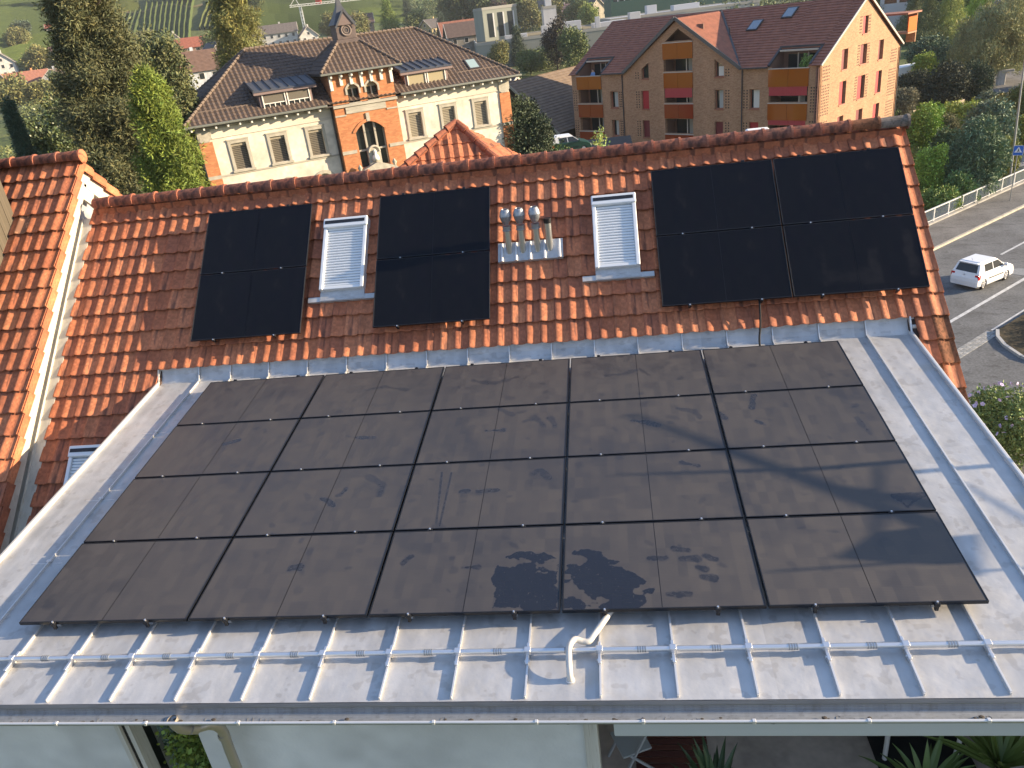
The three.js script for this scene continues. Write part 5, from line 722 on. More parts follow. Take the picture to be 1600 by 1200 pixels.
  latt([[0.4, 1.7, 9.2, 10.5], [0.35, 1.75, 6.4, 9.0], [0.35, 1.7, 3.7, 6.0], [13.1, 14.4, 9.15, 10.4], [12.95, 14.55, 6.2, 8.7], [12.9, 14.5, 3.6, 5.85], [6.5, 6.95, 12.3, 13.8], [8.15, 8.6, 12.3, 13.8], [6.4, 6.9, 9.7, 11.5], [8.3, 8.8, 9.7, 11.5], [6.25, 6.75, 6.8, 8.9], [8.4, 8.9, 6.8, 8.9]], (v, y) => bx(-0.05, 0.006, y - 0.06, y + 0.06, -v - 0.07, -v + 0.07));
  add('corner_pipe', [rod(V(0.09, 0, -GH + 0.1), V(0.09, 10.4, -GH + 0.1), 0.06, 0.06, 8)], dark, a);
  add('side_walls', [uvBox(bx(LE, LE + 0.35, 0, 10.6, -GH, -0.36)), uvBox(bx(LE, -0.36, 0, 10.5, -GH, -GH + 0.35)), uvBox(extr([[0.36, 10.6], [GH / 2, 15.0], [GH - 0.36, 10.6]], 0.3).rotateY(Math.PI / 2).translate(LE, 0, 0)), bx(LE + 0.4, -0.4, 3.0, 3.1, -GH + 0.4, -2.0), bx(LE + 0.4, -0.4, 9.0, 9.08, -GH + 0.4, -2.3)], brick, a);
  // balcony projecting behind the gable, its orange end glass in the sun
  { const b = add('rear_balcony', [bx(-2.2, 0.6, 11.45, 11.6, -16.9, -GH - 0.02), bx(-0.3, 0.55, 10.6, 13.1, -16.95, -16.8)], brick, a); add('orange_glass', [bx(0.6, 0.64, 11.65, 12.9, -16.7, -GH + 0.1)], std(lin(0.62, 0.13, 0.012), { roughness: 0.3 }), b); add('balcony_roof', [bx(-2.5, 0.8, 13.15, 13.3, -17.2, -14.2)], roofM, b); }
  // roof
  const EV = 10.62, RY = 15.3, rz = -GH / 2, ov = 0.25, o = { gauge: 0.38, lift: 0.045 }, P = (x, y) => V(x, y, ov + (y - EV) / (RY - EV) * (rz - ov)), Lx = LE - 0.2, Rx = 0.2, cut = 11.88;
  const [l0, l1, r0, r1] = [U(26.9), U(23.3), U(3.95), U(0.1)];
  const roof = add('roof', [tiledPlane([P(Lx, EV), P(l0, EV), P(l0, RY), P(Lx, RY)], o), tiledPlane([P(l0, cut), P(l1, cut), P(l1, RY), P(l0, RY)], o), tiledPlane([P(l1, EV), P(CL0, EV), P(AX, RY), P(l1, RY)], o), tiledPlane([P(CR, EV), P(r0, EV), P(r0, RY), P(AX, RY)], o), tiledPlane([P(r0, cut), P(r1, cut), P(r1, RY), P(r0, RY)], o), tiledPlane([P(r1, EV), P(Rx, EV), P(Rx, RY), P(r1, RY)], o), tiledPlane([V(Rx, EV, -GH - ov), V(Lx, EV, -GH - ov), V(Lx, RY, rz), V(Rx, RY, rz)], { gauge: 0.6, lift: 0.04 })], roofM, a);
  const F = V(AX, 15.22, ov), Bk = V(AX, 15.22, rz + 0.15);
  add('cross_roof', [tiledPlane([V(CL0, EV, ov), F, Bk], { gauge: 0.38, lift: 0.045 }), tiledPlane([V(CR, EV, ov), F, Bk], { gauge: 0.38, lift: 0.045 })], roofO, a);
  const trimM = std(lin(0.1, 0.095, 0.09), { roughness: 0.6 });
  add('verge_trim', [bar(V(CL0, EV + 0.02, ov + 0.03), V(AX, 15.28, ov + 0.03), 0.09, 0.3), bar(V(CR, EV + 0.02, ov + 0.03), V(AX, 15.28, ov + 0.03), 0.09, 0.3)], trimM, roof);
  add('valley_gutter', [bar(V(CR - 0.1, EV + 0.09, ov - 0.1), V(AX, RY + 0.04, rz + 0.1), 0.2, 0.06), bar(V(CL0 + 0.1, EV + 0.09, ov - 0.1), V(AX, RY + 0.04, rz + 0.1), 0.2, 0.06)], dark, roof);
  add('gable_trim', [bar(V(Rx + 0.02, EV, ov), V(Rx + 0.02, RY + 0.08, rz), 0.08, 0.16), bar(V(Rx + 0.02, EV, -GH - ov), V(Rx + 0.02, RY + 0.08, rz), 0.08, 0.16)], std(lin(0.5, 0.45, 0.4)), roof);
  add('eave_gutter', [bar(V(CR, EV, ov + 0.06), V(r0, EV, ov + 0.06), 0.14, 0.12), bar(V(l1, EV, ov + 0.06), V(CL0, EV, ov + 0.06), 0.14, 0.12)], dark, roof);
  // roof terraces cut into the slope
  for (const [x0, x1] of [[l0, l1], [r0, r1]]) {
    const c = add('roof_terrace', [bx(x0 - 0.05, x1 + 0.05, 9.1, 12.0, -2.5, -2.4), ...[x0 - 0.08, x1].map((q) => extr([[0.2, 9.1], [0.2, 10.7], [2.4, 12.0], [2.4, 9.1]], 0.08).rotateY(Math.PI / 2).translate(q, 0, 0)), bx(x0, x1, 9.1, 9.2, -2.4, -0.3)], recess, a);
    add('frame_trim', [bar(P(x0, EV + 0.1), P(x0, cut + 0.1), 0.2, 0.16), bar(P(x1, EV + 0.1), P(x1, cut + 0.1), 0.2, 0.16), bar(P(x0 - 0.1, cut + 0.12), P(x1 + 0.1, cut + 0.12), 0.3, 0.2)], dark, c);
    add('awning', [bar(P(x0 + 0.15, cut - 0.12).add(V(0, 0, 0.05)), P(x1 - 0.15, cut - 0.12).add(V(0, 0, 0.05)), 0.22, 0.14)], slab, c);
    add('glass_door', [bx(x0 + 0.5, x1 - 0.8, 9.3, 11.4, -2.395, -2.36)], M.glass, c);
    add('door_frame', [bx(x1 - 1.5, x1 - 1.4, 9.3, 11.5, -2.36, -2.3), bx(x0 + 1.4, x0 + 1.5, 9.3, 11.5, -2.36, -2.3)], slab, c);
  }
  for (const [u, y, s] of [[18.6, 14.55, 0.5], [8.4, 13.75, 0.55], [5.6, 14.5, 0.55]]) { const k = add('roof_light', [bx(-s, s, -0.75, 0.75, 0.04, 0.14)], dark, a); k.position.copy(P(U(u), y)); k.rotation.x = -(Math.PI / 2 - Math.atan2(RY - EV, ov - rz)); add('pane', [bx(-s + 0.1, s - 0.1, -0.62, 0.62, 0.142, 0.15)], new THREE.MeshPhysicalMaterial({ color: lin(0.25, 0.28, 0.3), roughness: 0.05, metalness: 0.3 }), k); }
  add('vent', [rod(V(U(10.2), 13.2, -3.5), V(U(10.2), 13.9, -3.5), 0.06, 0.06, 8)], dark, a);
  // person on the roof terrace and a plant
  const pl = crown('terrace_plant', a, [[r1 - 0.8, 11.0, -1.2, 0.5, 0.7, 0.5]], 60, 0.3, [0.12, 0.2, 0.04], { seed: 4 });
}
// ================================================================ BEHIND THE RIDGE
{ // small hipped roof of a dormer on the far slope
  const tb = std(lin(0.5, 0.185, 0.09), { roughness: 0.85, map: T.clay }), d = thing('rear_dormer', 'small orange hipped dormer roof peeking over the ridge', 'dormer');
  const A = V(1.2, 14.5, -10.4), B = V(4.0, 14.35, -11.2), R = V(2.82, 15.55, -11.6), Cc = V(4.4, 14.2, -13.2), Dd = V(1.0, 14.2, -13.2), o = { gauge: 0.3, rib: 0.2, ribH: 0.03, lift: 0.02 };
  const r = add('roof', [tiledPlane([A, B, R], o), tiledPlane([B, Cc, R], o), tiledPlane([Dd, A, R], o), tiledPlane([Cc, Dd, R], o)], tb, d);
  const hp = (a, b) => { const n = Math.round(a.distanceTo(b) / 0.3), g = []; for (let i = 0; i < n; i++) g.push(rod(a.clone().lerp(b, i / n).add(V(0, 0.05, 0)), a.clone().lerp(b, (i + 0.98) / n).add(V(0, 0.035, 0)), 0.09, 0.07, 8)); return g; };
  for (const a of [A, B, Dd]) add('hip_tiles', hp(a, R), ridgeMats[1], r);
  add('wall', [bx(1.3, 4.1, 10, 14.3, -13, -10.9)], M.plaster, d);
  const w = thing('roof_fan', 'small white cowl standing just beyond the ridge', 'cowl', [9.1, 13.2, -12.6]);
  add('pole', [rod(V(0, -2, 0), V(0, 1.35, 0), 0.03, 0.03)], M.alu, w); add('hood', [rb(-0.2, 0.28, 1.36, 1.46, -0.12, 0.12, 0.04)], std(lin(0.72, 0.72, 0.7)), w);
  const t = tree('young_tree', 'young leafy tree top with bright green leaves above the ridge', 'tree', [5.74, 9.0, -13.85], 5.85, 0.3, [0.2, 0.27, 0.07], { seed: 14, n: 150, size: 0.11, base: 0.6, lobes: 6, mat: 'thin' });
}
// ================================================================ LOGGIA AND GARDEN BESIDE THE HOUSE
{
  const F = 9.905;
  const rug = thing('woven_rug', 'reddish brown woven rug on the loggia floor', 'rug', [6.15, F, -1.2]);
  const rm = [std(lin(0.16, 0.05, 0.03), { roughness: 1, map: scaled(T.mottle, 3) }), std(lin(0.11, 0.035, 0.025), { roughness: 1 })];
  for (let i = 0; i < 26; i++) add('weave_strip', [rb(-0.38, 0.42, 0, 0.012, -0.9 + i * 0.08, -0.9 + i * 0.08 + 0.07, 0.004)], rm[i % 2], rug);
  const ch = thing('folding_chair', 'grey folding chair beside the woven rug', 'chair', [5.72, F, -0.75], 0.4); ch.scale.setScalar(0.8); const cm = std(lin(0.42, 0.44, 0.44), { roughness: 0.5 });
  for (const z of [-0.22, 0.22]) { add('leg', [bar(V(-0.25, 0, z), V(0.2, 0.85, z), 0.03)], cm, ch); add('leg', [bar(V(0.25, 0, z), V(-0.1, 0.45, z), 0.03)], cm, ch); }
  add('seat', [rb(-0.2, 0.22, 0.43, 0.46, -0.22, 0.22, 0.01)], cm, ch); add('backrest', [bar(V(0.12, 0.62, 0), V(0.22, 0.86, 0), 0.42, 0.02)], cm, ch);
  const mat = thing('black_mat', 'black rectangular mat on the loggia floor', 'mat', [8.72, F, -1.0]); add('mat', [rb(-0.42, 0.55, 0, 0.014, -1.0, 0.5, 0.006)], std(lin(0.012, 0.011, 0.01), { roughness: 1 }), mat);
  const ar = thing('armchair', 'white tubular armchair standing on the black mat', 'chair', [8.75, F + 0.014, -1.05], -0.1), wm = std(lin(0.6, 0.6, 0.56), { roughness: 0.5 });
  for (const s of [-1, 1]) { add('armrest', [tube([V(s * 0.33, 0, 0.28), V(s * 0.34, 0.5, 0.3), V(s * 0.34, 0.62, 0.2), V(s * 0.33, 0.64, -0.2), V(s * 0.31, 0.85, -0.34)], 0.026, 20, 8)], wm, ar); add('leg', [rod(V(s * 0.3, 0, -0.3), V(s * 0.31, 0.45, -0.28), 0.018)], wm, ar); }
  for (let i = 0; i < 4; i++) add('seat_slat', [rb(-0.3, 0.3, 0.42, 0.44, -0.24 + i * 0.13, -0.24 + i * 0.13 + 0.11, 0.006)], std(lin(0.12, 0.11, 0.1)), ar); add('backrest', [rb(-0.3, 0.3, 0.5, 0.85, -0.34, -0.31, 0.01)], std(lin(0.3, 0.28, 0.24)), ar);
  add('cushion', [rb(-0.1, 0.0, 0.46, 0.62, -0.2, 0.3, 0.03)], std(lin(0.4, 0.32, 0.22)), ar);
  // sword-leaved plants
  const sword = (label, pos, n, L, seed, col) => { const t = thing('yucca', label, 'plant', pos, 0, 'sword-leaved plants'), r = rngOf(seed); add('pot', [new THREE.LatheGeometry([[0, 0], [0.14, 0], [0.19, 0.3], [0.2, 0.3], [0.2, 0.33], [0.17, 0.33]].map((p) => new THREE.Vector2(p[0], p[1])), 18)], std(lin(0.3, 0.12, 0.07)), t); add('stem', [rod(V(0, 0.28, 0), V(0, 1.0, 0), 0.04, 0.035)], barkMat, t); const lm = std(lin(...col), { roughness: 0.5 }); for (let i = 0; i < n; i++) { const a = r() * 6.3, el = 0.15 + 1.15 * r(), d = V(Math.cos(a) * Math.cos(el), Math.sin(el), Math.sin(a) * Math.cos(el)), s = V(-Math.sin(a), 0, Math.cos(a)), l = L * (0.75 + 0.5 * r()), q = []; let p = V(0, 0.95 + 0.1 * r(), 0); for (let k = 0; k < 5; k++) { const w0 = 0.033 * Math.sin(Math.PI * (0.18 + 0.82 * k / 5)), w1 = 0.033 * Math.sin(Math.PI * (0.18 + 0.82 * (k + 1) / 5)), d2 = d.clone().add(V(0, -0.11 * k * k * 0.22, 0)).normalize(), p2 = p.clone().addScaledVector(d2, l / 5), fold = V(0, 0.008, 0); q.push([p.clone().addScaledVector(s, w0), p.clone().sub(fold), p2.clone().sub(fold), p2.clone().addScaledVector(s, w1)], [p.clone().sub(fold), p.clone().addScaledVector(s, -w0), p2.clone().addScaledVector(s, -w1), p2.clone().sub(fold)]); p = p2; } add('leaf', [quadsGeo(q)], lm, t); } return t; };
  sword('yucca with long bright green blades at the loggia corner', [9.02, F, 0.05], 34, 0.62, 3, [0.16, 0.22, 0.05]);
  sword('smaller yucca just in front of the white armchair', [8.35, F - 0.15, 0.2], 30, 0.5, 5, [0.12, 0.18, 0.05]);
  sword('dark green palm-like plant beside the woven rug', [6.5, F - 0.35, 0.2], 44, 0.55, 7, [0.045, 0.085, 0.03]);
  shrub('box_shrub', 'yellow green leafy shrub behind the glass beside the downpipe', [1.42, 9.9, -0.15], 0.85, 2.2, [0.14, 0.19, 0.03], { n: 700, size: 0.09, clump: 'leaf', seed: 21 });
  // hibiscus by the street side
  const hib = shrub('hibiscus', 'hibiscus bush with pale violet flowers beside the street', [20.3, 0, -22.0], 3.6, 2.9, [0.13, 0.17, 0.05], { n: 1500, size: 0.2, seed: 22 }), r = rngOf(4), fm = std(lin(0.6, 0.5, 0.72), { roughness: 0.8 });
  for (let i = 0; i < 70; i++) { const a = r() * 6.3, e = r() * 1.3, p = V(Math.cos(a) * Math.cos(e) * 1.75, 1.3 + Math.sin(e) * 1.65, Math.sin(a) * Math.cos(e) * 1.75), g = []; for (let k = 0; k < 5; k++) g.push(new THREE.CircleGeometry(0.045, 5).translate(0.042, 0, 0).rotateZ(k * 1.257)); const f = add('flower', g, fm, hib); f.position.copy(p); f.lookAt(p.clone().multiplyScalar(3).add(hib.position)); f.rotation.set(r() * 3, r() * 6, r() * 3); }
  const po = thing('gate_post', 'white rendered gate post beside the hibiscus', 'post', [20.45, 0, -19.7]); add('shaft', [rb(-0.18, 0.18, 0, 1.9, -0.18, 0.18, 0.02)], M.plaster, po); add('cap', [rb(-0.23, 0.23, 1.9, 2.0, -0.23, 0.23, 0.02)], stone, po);
}
// ================================================================ VILLAGE HOUSES
// gabled house, ridge along local x; base at ground level
function gabled(name, label, pos, turn, w, d, eave, ridge, wallC, roofC, o = {}) {
  const h = thing(name, label, o.cat || 'house', pos, turn, o.group), wm = std(lin(...wallC), { roughness: 0.9, map: scaled(T.mottle, 0.2) }), rm = std(lin(...roofC), { roughness: 0.85, map: scaled(T.mottle, 0.3) }), ov = o.ov ?? 0.6;
  add('wall', [extr([[d / 2, -3], [d / 2, eave], [0, ridge - 0.12], [-d / 2, eave], [-d / 2, -3]], w).rotateY(Math.PI / 2).translate(-w / 2, 0, 0)], wm, h);
  const k = (ridge - eave) / (d / 2), y0 = eave - ov * k, zz = d / 2 + ov;
  const rf = add('roof', [tiledPlane([V(-w / 2 - ov, y0, zz), V(w / 2 + ov, y0, zz), V(w / 2 + ov, ridge, 0), V(-w / 2 - ov, ridge, 0)], { gauge: o.gauge || 0.45, lift: 0.05 }), tiledPlane([V(w / 2 + ov, y0, -zz), V(-w / 2 - ov, y0, -zz), V(-w / 2 - ov, ridge, 0), V(w / 2 + ov, ridge, 0)], { gauge: o.gauge || 0.45, lift: 0.05 })], rm, h);
  add('verge', [-1, 1].flatMap((s) => [-1, 1].map((z) => bar(V(s * (w / 2 + ov), y0 - 0.08, z * zz), V(s * (w / 2 + ov), ridge - 0.06, 0), 0.12, 0.22))), std(lin(...(o.trim || [0.5, 0.46, 0.4]))), rf);
  if (o.chimney !== 0) add('chimney', [bx(-0.35 + w * 0.18, 0.35 + w * 0.18, ridge - 1.2, ridge + 0.8, -0.9, -0.3)], o.chim || wm, rf);
  const gm = M.glass, fm = std(lin(0.6, 0.58, 0.54));
  const win = (x, y, z, ry, ww, hh) => { const q = add('window', [bx(-ww / 2, ww / 2, -hh / 2, hh / 2, -0.05, 0.02)], gm, h); q.position.set(x, y, z); q.rotation.y = ry; add('frame', [bx(-ww / 2 - 0.1, -ww / 2, -hh / 2 - 0.1, hh / 2 + 0.1, -0.02, 0.06), bx(ww / 2, ww / 2 + 0.1, -hh / 2 - 0.1, hh / 2 + 0.1, -0.02, 0.06), bx(-ww / 2, ww / 2, hh / 2, hh / 2 + 0.1, -0.02, 0.06), bx(-ww / 2, ww / 2, -hh / 2 - 0.1, -hh / 2, -0.02, 0.06)], o.frame || fm, q); };
  const rows = o.rows ?? Math.max(1, Math.floor(eave / 2.9)), nx = o.nx ?? Math.max(2, Math.round(w / 3.2)), nz = Math.max(2, Math.round(d / 3.4));
  for (let j = 0; j < rows; j++) { const y = eave - 1.5 - j * 2.8; for (let i = 0; i < nx; i++) for (const s of o.sides || [1, -1]) win(-w / 2 + (i + 0.5) * w / nx, y, s * d / 2, s > 0 ? 0 : Math.PI, 1.1, 1.3); for (let i = 0; i < nz; i++) for (const s of [1, -1]) win(s * w / 2, y, -d / 2 + (i + 0.5) * d / nz, s > 0 ? Math.PI / 2 : -Math.PI / 2, 1.0, 1.25); }
  for (const s of [1, -1]) if (ridge - eave > 2.4) win(s * w / 2, eave + 0.9, 0, s > 0 ? Math.PI / 2 : -Math.PI / 2, 1, 1.1);
  return h;
}
const WH = [0.66, 0.65, 0.62], BR = [0.17, 0.095, 0.065], RD = [0.36, 0.12, 0.075], OR = [0.46, 0.17, 0.08], GY = [0.12, 0.11, 0.11];
const gp = (x, z) => [x, groundY(x, z), z];
const group = 'village houses';
[
  ['farmhouse', 'low timber house with an orange lit wall beside the olive tree', -203, -264, 0.3, 12, 9, 3.6, 6.8, [0.42, 0.17, 0.07], RD],
  ['chalet', 'house with long rust brown roof partly behind the olive tree', -198, -276, 1.2, 17, 10, 4.5, 8.8, [0.45, 0.2, 0.1], [0.3, 0.13, 0.09]],
  ['white_house', 'white gabled house with brown roof and blue lower storey', -184, -272, -1.15, 13, 11, 5.2, 9.8, [0.6, 0.63, 0.66], [0.2, 0.14, 0.1]],
  ['gable_house', 'small white gable house at the edge of the view', -232, -312, -1.0, 9, 9, 4, 8, WH, GY],
  ['gable_house', 'white double-fronted house with dark roof below the vines', -221, -318, -1.0, 12, 9, 4, 8, WH, GY],
  ['gable_house', 'house with mauve brown roof right under the vineyard', -213, -326, 0.2, 12, 9, 4, 7.6, [0.5, 0.45, 0.4], [0.2, 0.12, 0.1]],
  ['guest_house', 'long white house with brown roof and red dormer between the trees', -90, -182, 0.55, 15, 10, 6, 10, [0.6, 0.64, 0.68], [0.2, 0.12, 0.085]],
  ['guest_house', 'dark-roofed timber house with white balcony behind the long white one', -88, -196, -0.9, 11, 9, 7, 11, [0.15, 0.1, 0.08], GY],
  ['gable_house', 'tiny cream gable house at the foot of the vine rows', -173, -341, -0.9, 8, 8, 4.5, 8.5, WH, GY],
  ['row_house', 'long low house with a brick red roof below the vine rows', -160, -338, 0.5, 20, 9, 4, 7.6, [0.3, 0.2, 0.16], RD],
  ['row_house', 'long grey-brown roof with white dormers behind the villa roof', -137, -362, 0.3, 22, 10, 5, 8.4, WH, [0.2, 0.17, 0.15]],
  ['row_house', 'small white gabled house next to the long grey-brown roof', -121, -362, -1.1, 9, 8, 4.2, 8, WH, [0.25, 0.2, 0.17]],
  ['chalet', 'brown house between the cupola and the light conifer', -106, -396, 0.3, 13, 10, 5, 9, [0.35, 0.26, 0.18], [0.17, 0.11, 0.09]],
  ['chalet', 'large chalet with orange red roof and dark timber gable', -50, -341, 0.32, 15, 13, 6, 11, [0.13, 0.085, 0.065], [0.38, 0.15, 0.09]],
  ['chalet', 'yellow house with dark roof beside the chalet', -69, -386, 0.9, 9, 9, 4.5, 8, [0.5, 0.4, 0.2], GY],
  ['gable_house', 'narrow house with a bright orange roof behind the chalet', -41, -362, 1.35, 8, 8, 8, 12.5, [0.5, 0.55, 0.6], [0.6, 0.2, 0.1]],
  ['gable_house', 'pale blue gabled house above the flat works roof', -28, -413, -1.05, 12, 10, 6, 11, [0.5, 0.55, 0.6], [0.2, 0.13, 0.1]],
  ['gable_house', 'white house with big windows uphill of the pale blue one', -20, -455, 0.2, 13, 9, 6, 9, WH, [0.22, 0.19, 0.17]],
  ['gable_house', 'house with violet brown roof right of the pale blue gable', -11, -428, 0.3, 14, 9, 4, 8, [0.45, 0.4, 0.4], [0.16, 0.11, 0.13]],
  ['gable_house', 'cream house with dark roof and white verge by the works', 4, -416, -1.0, 14, 11, 5, 10.5, [0.5, 0.45, 0.35], GY],
  ['gable_house', 'light blue house behind the dark-roofed cream one', 12, -440, -0.9, 10, 9, 7, 11, [0.48, 0.58, 0.68], [0.16, 0.14, 0.14]],
  ['terraced_house', 'grey rendered house with brown gabled roof beyond the poplars', 92, -176, -1.2, 12, 10, 7.5, 12, [0.36, 0.34, 0.4], [0.28, 0.2, 0.14]],
  ['terraced_house', 'orange lit terrace with red shutters beyond the poplars', 103, -183, -0.35, 14, 9, 7.5, 10.5, [0.5, 0.24, 0.13], [0.3, 0.2, 0.13]],
  ['white_gable', 'cream gabled annexe just behind the villa roof', -8.5, -97, -0.75, 12, 8, 7.0, 10.6, [0.6, 0.57, 0.5], [0.2, 0.13, 0.1]],
  ['long_shed', 'shed with a brown tiled roof beside the grey glass tower', -32, -250, 0.28, 14, 10, 8, 11.5, [0.3, 0.28, 0.24], [0.16, 0.11, 0.09]],
].forEach(([n, l, x, z, t, w, d, e, r, wc, rc]) => gabled(n, l, gp(x, z), t, w, d, e, r, wc, rc, { group, rows: 2 }));
// dark barn between the villa and the apartment block
gabled('barn', 'old barn with a weathered brown roof between villa and apartment block', [0.2, 0, -95.2], 61.4 * D, 17.5, 11, 5.6, 10.5, [0.06, 0.042, 0.032], [0.2, 0.145, 0.1], { rows: 1, nx: 1, chimney: 0, gauge: 0.4, ov: 0.8, cat: 'barn', trim: [0.3, 0.27, 0.2] });
// works buildings
function flat(name, label, pos, turn, w, d, h, wall, roofC, o = {}) { const b = thing(name, label, 'building', pos, turn); add('wall', [bx(-w / 2, w / 2, -4, h, -d / 2, d / 2)], std(lin(...wall), { map: scaled(T.mottle, 0.1) }), b); const r = add('roof', [bx(-w / 2 + 0.4, w / 2 - 0.4, h + 0.004, h + 0.12, -d / 2 + 0.4, d / 2 - 0.4)], std(lin(...roofC), { roughness: 0.95, map: scaled(T.mottle, 0.06) }), b); add('parapet', [bx(-w / 2 - 0.1, w / 2 + 0.1, h - 0.3, h + 0.4, d / 2 - 0.3, d / 2 + 0.1), bx(-w / 2 - 0.1, w / 2 + 0.1, h - 0.3, h + 0.4, -d / 2 - 0.1, -d / 2 + 0.3), bx(-w / 2 - 0.1, -w / 2 + 0.3, h - 0.3, h + 0.4, -d / 2, d / 2), bx(w / 2 - 0.3, w / 2 + 0.1, h - 0.3, h + 0.4, -d / 2, d / 2)], std(lin(...(o.trim || [0.34, 0.33, 0.29]))), r); for (const [x, z, a, c, hh] of o.units || []) add('roof_unit', [rb(x - a / 2, x + a / 2, h + 0.13, h + 0.13 + hh, z - c / 2, z + c / 2, 0.05)], std(lin(0.5, 0.51, 0.52), { roughness: 0.5 }), r); for (let i = 0; i < (o.wins || 0); i++) { const x = -w / 2 + (i + 0.7) * (w / (o.wins + 0.4)); const q = add('window', [bx(x - o.ww / 2, x + o.ww / 2, h - o.wy - o.wh, h - o.wy, d / 2 - 0.03, d / 2 + 0.03)], M.glass, b); add('frame', [bx(x + o.ww / 2, x + o.ww / 2 + 0.35, h - o.wy - o.wh, h - o.wy, d / 2, d / 2 + 0.06)], std(lin(0.6, 0.6, 0.58)), q); } return b; }
flat('works_hall', 'low works hall with a mossy flat roof and pale wall', [2, groundY(2, -240), -240], 0.16, 62, 44, 6.6, [0.3, 0.31, 0.27], [0.24, 0.19, 0.09], { units: [[-4, 8, 5, 3.5, 2.4], [-12, 12, 1.6, 1.6, 2.2], [6, 10, 9, 4, 1.2], [14, 6, 3, 3, 2.6], [-20, 14, 6, 3, 1.0], [2, 16, 1.2, 1.2, 2.8]] });
flat('pale_hall', 'pale blue-grey roofed hall beside the mossy works roof', [30, groundY(30, -262), -262], 0.16, 44, 26, 8.4, [0.45, 0.45, 0.42], [0.42, 0.46, 0.5], { units: [[-8, 4, 3, 3, 2.4], [4, -2, 8, 4, 1.5]] });
flat('glass_tower', 'small grey glazed stair tower of the works', [-21.5, groundY(-21.5, -232), -232], 0.45, 10, 8, 14.2, [0.34, 0.36, 0.3], [0.3, 0.32, 0.34], { wins: 3, ww: 1.6, wh: 6, wy: 1.2 });
flat('works_chimney_house', 'white cube with a grey chimney on the works roof', [-6.5, groundY(-6, -232), -231], 0.2, 3.6, 3.6, 13, [0.62, 0.62, 0.62], [0.5, 0.5, 0.5], { units: [[0, -0.6, 1.7, 1.7, 4.2]] });
flat('green_hall', 'long green factory hall with a band of windows behind the apartment roof', [42, groundY(42, -345), -345], 0.12, 62, 20, 17, [0.07, 0.15, 0.105], [0.4, 0.44, 0.42], { wins: 24, ww: 1.6, wh: 2.0, wy: 2.6, trim: [0.09, 0.2, 0.14], units: [[-14, 0, 4, 4, 3], [3, 2, 12, 6, 2]] });
flat('white_office', 'white low office with dark window bands among the trees', [82, groundY(82, -206), -206], -0.35, 17, 12, 9.5, [0.62, 0.62, 0.62], [0.5, 0.5, 0.5], { wins: 5, ww: 2.6, wh: 1.8, wy: 1.4 });
{ const t = thing('white_van', 'white delivery van parked beyond the apartment gable', 'van', [52.3, 0.6, -127], 0.5); const wm = std(lin(0.75, 0.75, 0.73), { roughness: 0.4 }); add('body', [rb(-3, 3, 0.5, 2.8, -1.1, 1.1, 0.15)], wm, t); add('cab', [extr([[3, 0.5], [4.4, 0.5], [4.4, 1.3], [3.7, 2.2], [3, 2.3]], 2).translate(0, 0, -1)], wm, t); for (const x of [-1.9, 3.1]) for (const s of [-1, 1]) add('wheel', [new THREE.CylinderGeometry(0.38, 0.38, 0.25, 16).rotateX(Math.PI / 2).translate(x, 0.38, s * 1.0)], M.black, t); add('windscreen', [quadsGeo([[V(4.37, 1.36, 0.85), V(4.37, 1.36, -0.85), V(3.74, 2.18, -0.8), V(3.74, 2.18, 0.8)]])], M.glass, t); }
{ // tower crane on the slope
  const c = thing('tower_crane', 'slim white tower crane on the vineyard slope', 'crane', gp(-132, -392)), wm = std(lin(0.62, 0.64, 0.64)); const lat = (a, b, w) => { const g = [], n = Math.round(a.distanceTo(b) / 1.6), u = b.clone().sub(a).normalize(), s = Math.abs(u.y) > 0.9 ? V(1, 0, 0) : V(0, 1, 0), q = u.clone().cross(s).normalize(), c4 = [[1, 1], [1, -1], [-1, -1], [-1, 1]].map(([i, j]) => s.clone().multiplyScalar(i * w).addScaledVector(q, j * w)); for (const o of c4) g.push(bar(a.clone().add(o), b.clone().add(o), 0.16)); for (let i = 0; i < n; i++) { const p = a.clone().lerp(b, i / n), e = a.clone().lerp(b, (i + 1) / n); for (let k = 0; k < 4; k++) g.push(bar(p.clone().add(c4[k]), e.clone().add(c4[(k + 1) % 4]), 0.09)); } return g; };
  add('mast', lat(V(0, -2, 0), V(0, 12.5, 0), 0.5), wm, c); add('jib', lat(V(-4, 12.8, 3), V(30, 12.6, -14), 0.4), wm, c); add('tie', [bar(V(-1.8, 16, 0), V(18, 13, -8), 0.08), bar(V(-3.6, 13.2, 2.8), V(-1.8, 16, 0), 0.1), bar(V(0, 12.5, 0), V(-1.8, 16.2, 0), 0.2)], wm, c); add('red_marker', [bx(6.6, 9.4, 12.3, 14.2, -4.4, -3.8)], std(lin(0.6, 0.05, 0.03)), c);
}
